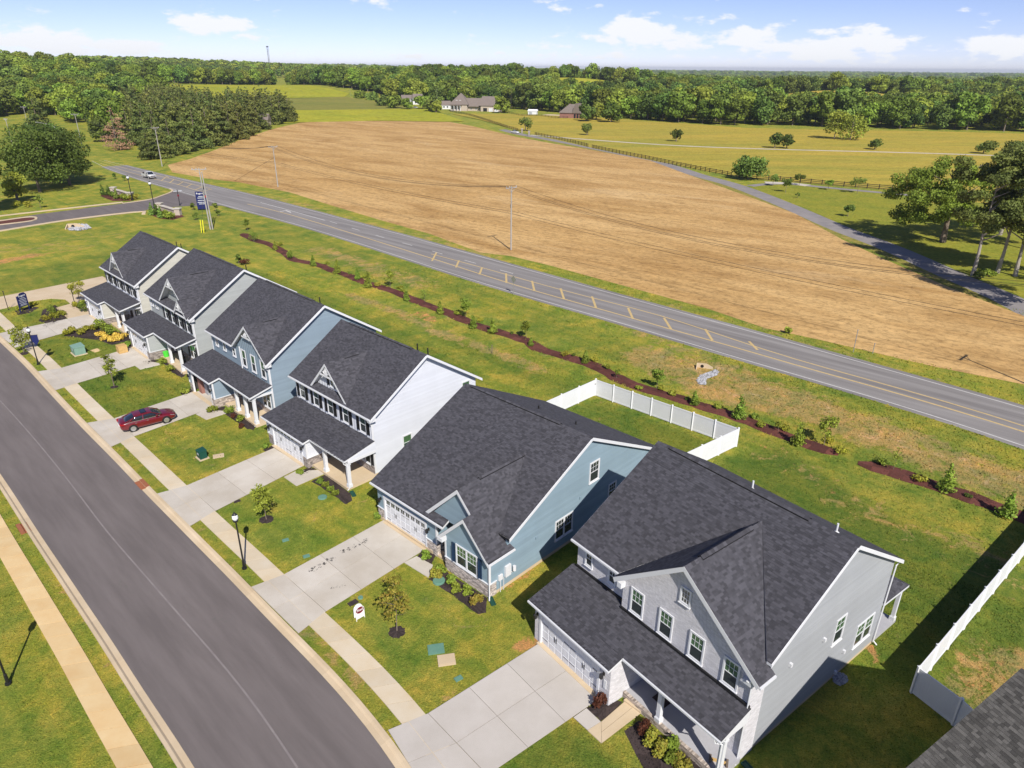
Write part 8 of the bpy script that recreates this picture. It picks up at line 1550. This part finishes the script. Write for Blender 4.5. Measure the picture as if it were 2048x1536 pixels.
def scatter(poly, step, seed, jit=.38):
    g = random.Random(seed); xs = [p[0] for p in poly]; ys = [p[1] for p in poly]; out = []; y = min(ys)
    while y < max(ys):
        x = min(xs) + (step/2 if int(y/step) % 2 else 0)
        while x < max(xs): out.append((x + g.uniform(-jit, jit)*step, y + g.uniform(-jit, jit)*step)); x += step
        y += step*.87
    P = np.array(out); return P[inpoly(P, poly)]
for i, (x, y) in enumerate(scatter(poly_p, 13.5, 5)): plant(protoP[i % 6], 'pine_tree', x, y, random.uniform(.85, 1.15), 'pine inside the pine wood beside the highway', group='pines inside the wood beside the highway')
NF = [far_proto('leaf', s) for s in (11, 12, 13, 14)] + [far_proto('dark', s) for s in (15, 16)]
MIX = sorted(scatter(poly_l, 13, 6).tolist(), key=lambda p: math.hypot(*p))
for i, (x, y) in enumerate(MIX[:90]): plant(NF[i % 6], 'tree', x, y, random.uniform(.75, 1.05), 'broadleaf tree in the mixed wood left of the pines', group='broadleaf trees in the mixed wood at the left')
# --- woods that close the view: front rows are single trees, the mass behind is one wood
edgeline = [(-542.31, 698.96), (-513.04, 752.28), (-488.62, 812.16), (-444.78, 852.48), (-385.74, 834.28), (-357.57, 888.60), (-325.34, 931.54), (-316.89, 992.62)]; edge2 = [(-298.23, 1018.77), (-231.20, 900.10), (-178.23, 819.48), (-137.90, 775.06), (-108.05, 712.67), (-71.49, 679.40), (-56.62, 663.53), (-12.31, 653.03), (13.01, 616.57), (31.78, 583.36), (58.02, 536.93), (78.63, 506.99), (99.46, 475.86), (120.06, 456.58), (141.55, 446.74), (163.10, 457.00), (183.71, 447.14), (203.47, 437.69), (224.34, 432.39), (248.70, 424.10), (284.16, 413.92), (314.15, 397.72)]
edge2 = [(x, y+8) for x, y in edge2]
def rowtrees(line, nrow, step, seed, lab, gp, s0=1.0):
    g = random.Random(seed); pts = resample(line, step); k = 0
    for r_ in range(nrow):
        for (x, y) in pts:
            dd_ = math.hypot(x, y); ux_, uy_ = x/dd_, y/dd_; d = r_*step*.95 + g.uniform(-.3, .3)*step; t = g.uniform(-.35, .35)*step; xx, yy = x + ux_*d - uy_*t, y + uy_*d + ux_*t
            plant(NF[g.randrange(6)], 'tree', xx, yy, s0*g.uniform(.8, 1.2)*(1 + .07*r_), lab, group=gp); k += 1
    return k
n2 = rowtrees(edge2, 2, 13.5, 8, 'broadleaf tree in the front rows of the wood behind the meadow', 'front trees of the wood behind the meadow', 1.0)
n1 = rowtrees(edgeline, 1, 12.5, 9, 'broadleaf tree at the edge of the wood on the left hill', 'front trees of the wooded hill at the left', 1.05)
print('individual edge trees', n1, n2)
def wood(name, pts, protos, smin, smax, label, seed):
    """a far wood that reads as one mass: one object, tree shapes instanced on points"""
    g = np.random.default_rng(seed); P = np.array(pts); n = len(P); me = bpy.data.meshes.new(name); me.vertices.add(n); me.vertices.foreach_set('co', np.column_stack([P, hgt(P[:, 0], P[:, 1])]).astype(np.float32).ravel()); me.update()
    a = me.attributes.new('size', 'FLOAT', 'POINT'); a.data.foreach_set('value', (smin + (smax-smin)*g.random(n)).astype(np.float32)); a = me.attributes.new('turn', 'FLOAT', 'POINT'); a.data.foreach_set('value', (6.28*g.random(n)).astype(np.float32)); a = me.attributes.new('pick', 'INT', 'POINT'); a.data.foreach_set('value', g.integers(0, len(protos), n).astype(np.int32))
    o = mk(name, me, label=label, cat='wood', kind='stuff'); ng = bpy.data.node_groups.new(name, 'GeometryNodeTree'); ng.interface.new_socket('Geometry', in_out='INPUT', socket_type='NodeSocketGeometry'); ng.interface.new_socket('Geometry', in_out='OUTPUT', socket_type='NodeSocketGeometry')
    N = ng.nodes; L = ng.links; gi = N.new('NodeGroupInput'); go = N.new('NodeGroupOutput'); jn = N.new('GeometryNodeJoinGeometry')
    at = {}
    for nm, ty in (('size', 'FLOAT'), ('turn', 'FLOAT'), ('pick', 'INT')): q = N.new('GeometryNodeInputNamedAttribute'); q.data_type = ty; q.inputs[0].default_value = nm; at[nm] = q.outputs[0]
    cx = N.new('ShaderNodeCombineXYZ'); L.new(at['turn'], cx.inputs[2])
    for i, pm in enumerate(protos):
        src = bpy.data.objects.new('wood_tree_shape', pm); ip = N.new('GeometryNodeInstanceOnPoints'); oi = N.new('GeometryNodeObjectInfo'); oi.inputs['Object'].default_value = src; oi.inputs['As Instance'].default_value = True
        cmpn = N.new('FunctionNodeCompare'); cmpn.data_type = 'INT'; cmpn.operation = 'EQUAL'; L.new(at['pick'], cmpn.inputs[2]); cmpn.inputs[3].default_value = i
        L.new(gi.outputs[0], ip.inputs['Points']); L.new(cmpn.outputs[0], ip.inputs['Selection']); L.new(oi.outputs['Geometry'], ip.inputs['Instance']); L.new(cx.outputs[0], ip.inputs['Rotation']); L.new(at['size'], ip.inputs['Scale']); L.new(ip.outputs[0], jn.inputs[0])
    L.new(jn.outputs[0], go.inputs[0]); md = o.modifiers.new('trees', 'NODES'); md.node_group = ng; return o
def wedge(d0, d1, step, seed, u0=-.86, u1=.86, grow=0):
    g = np.random.default_rng(seed); out = []; d = d0
    while d < d1:
        st = step*(1 + grow*(d-d0)/(d1-d0)); u = np.arange(u0*d, u1*d, st); out.append(np.column_stack([u + g.uniform(-.4, .4, len(u))*st, np.full(len(u), d) + g.uniform(-.4, .4, len(u))*st])); d += st*.9
    return np.concatenate(out)
W1 = wedge(330, 1500, 13.5, 1, -1.0, 1.0)
keep = np.zeros(len(W1), bool); behind = lambda line, pad: [line[0]] + [(x + x/math.hypot(x, y)*pad, y + y/math.hypot(x, y)*pad) for x, y in line] + [(line[-1][0]*6, line[-1][1]*6), (line[0][0]*6, line[0][1]*6)]
keep |= inpoly(W1, behind(edge2, 22)); keep |= inpoly(W1, behind(edgeline, 12)); keep |= (W1[:, 0] < -330) & (W1[:, 1] > 250) & inpoly(W1, [(-376.30, 364.31), (-337.31, 457.84), (-590.91, 819.89), (-786.39, 776.30)])
clear = [[(-334.42, 1054.89), (-307.27, 1062.15), (-401.46, 1375.92), (-486.25, 1579.56), (-573.80, 1866.29), (-582.27, 1862.05)]]
for c_ in clear: keep &= ~inpoly(W1, c_)
for (cx_, cy_, rx_, ry_) in ((78, 880, 80, 50), (300, 695, 112, 42), (560, 870, 175, 58), (225, 600, 16, 60)): keep &= (((W1[:, 0]-cx_)/rx_)**2 + ((W1[:, 1]-cy_)/ry_)**2) > 1
wood('wood', np.concatenate([W1[keep], np.array(MIX[90:])]), NF, .68, 1.18, 'unbroken broadleaf wood behind the fields', 3)
LOWP = [far_proto('low', s) for s in (31, 32, 33)]
wood('wood', wedge(1500, 4200, 26, 2, -.9, .9, .8), LOWP, .9, 1.5, 'wooded country towards the horizon', 4); wood('wood', wedge(4200, 11000, 75, 5, -.85, .85, .8), LOWP, 1.5, 2.2, 'bluish wooded ridge on the horizon', 5)
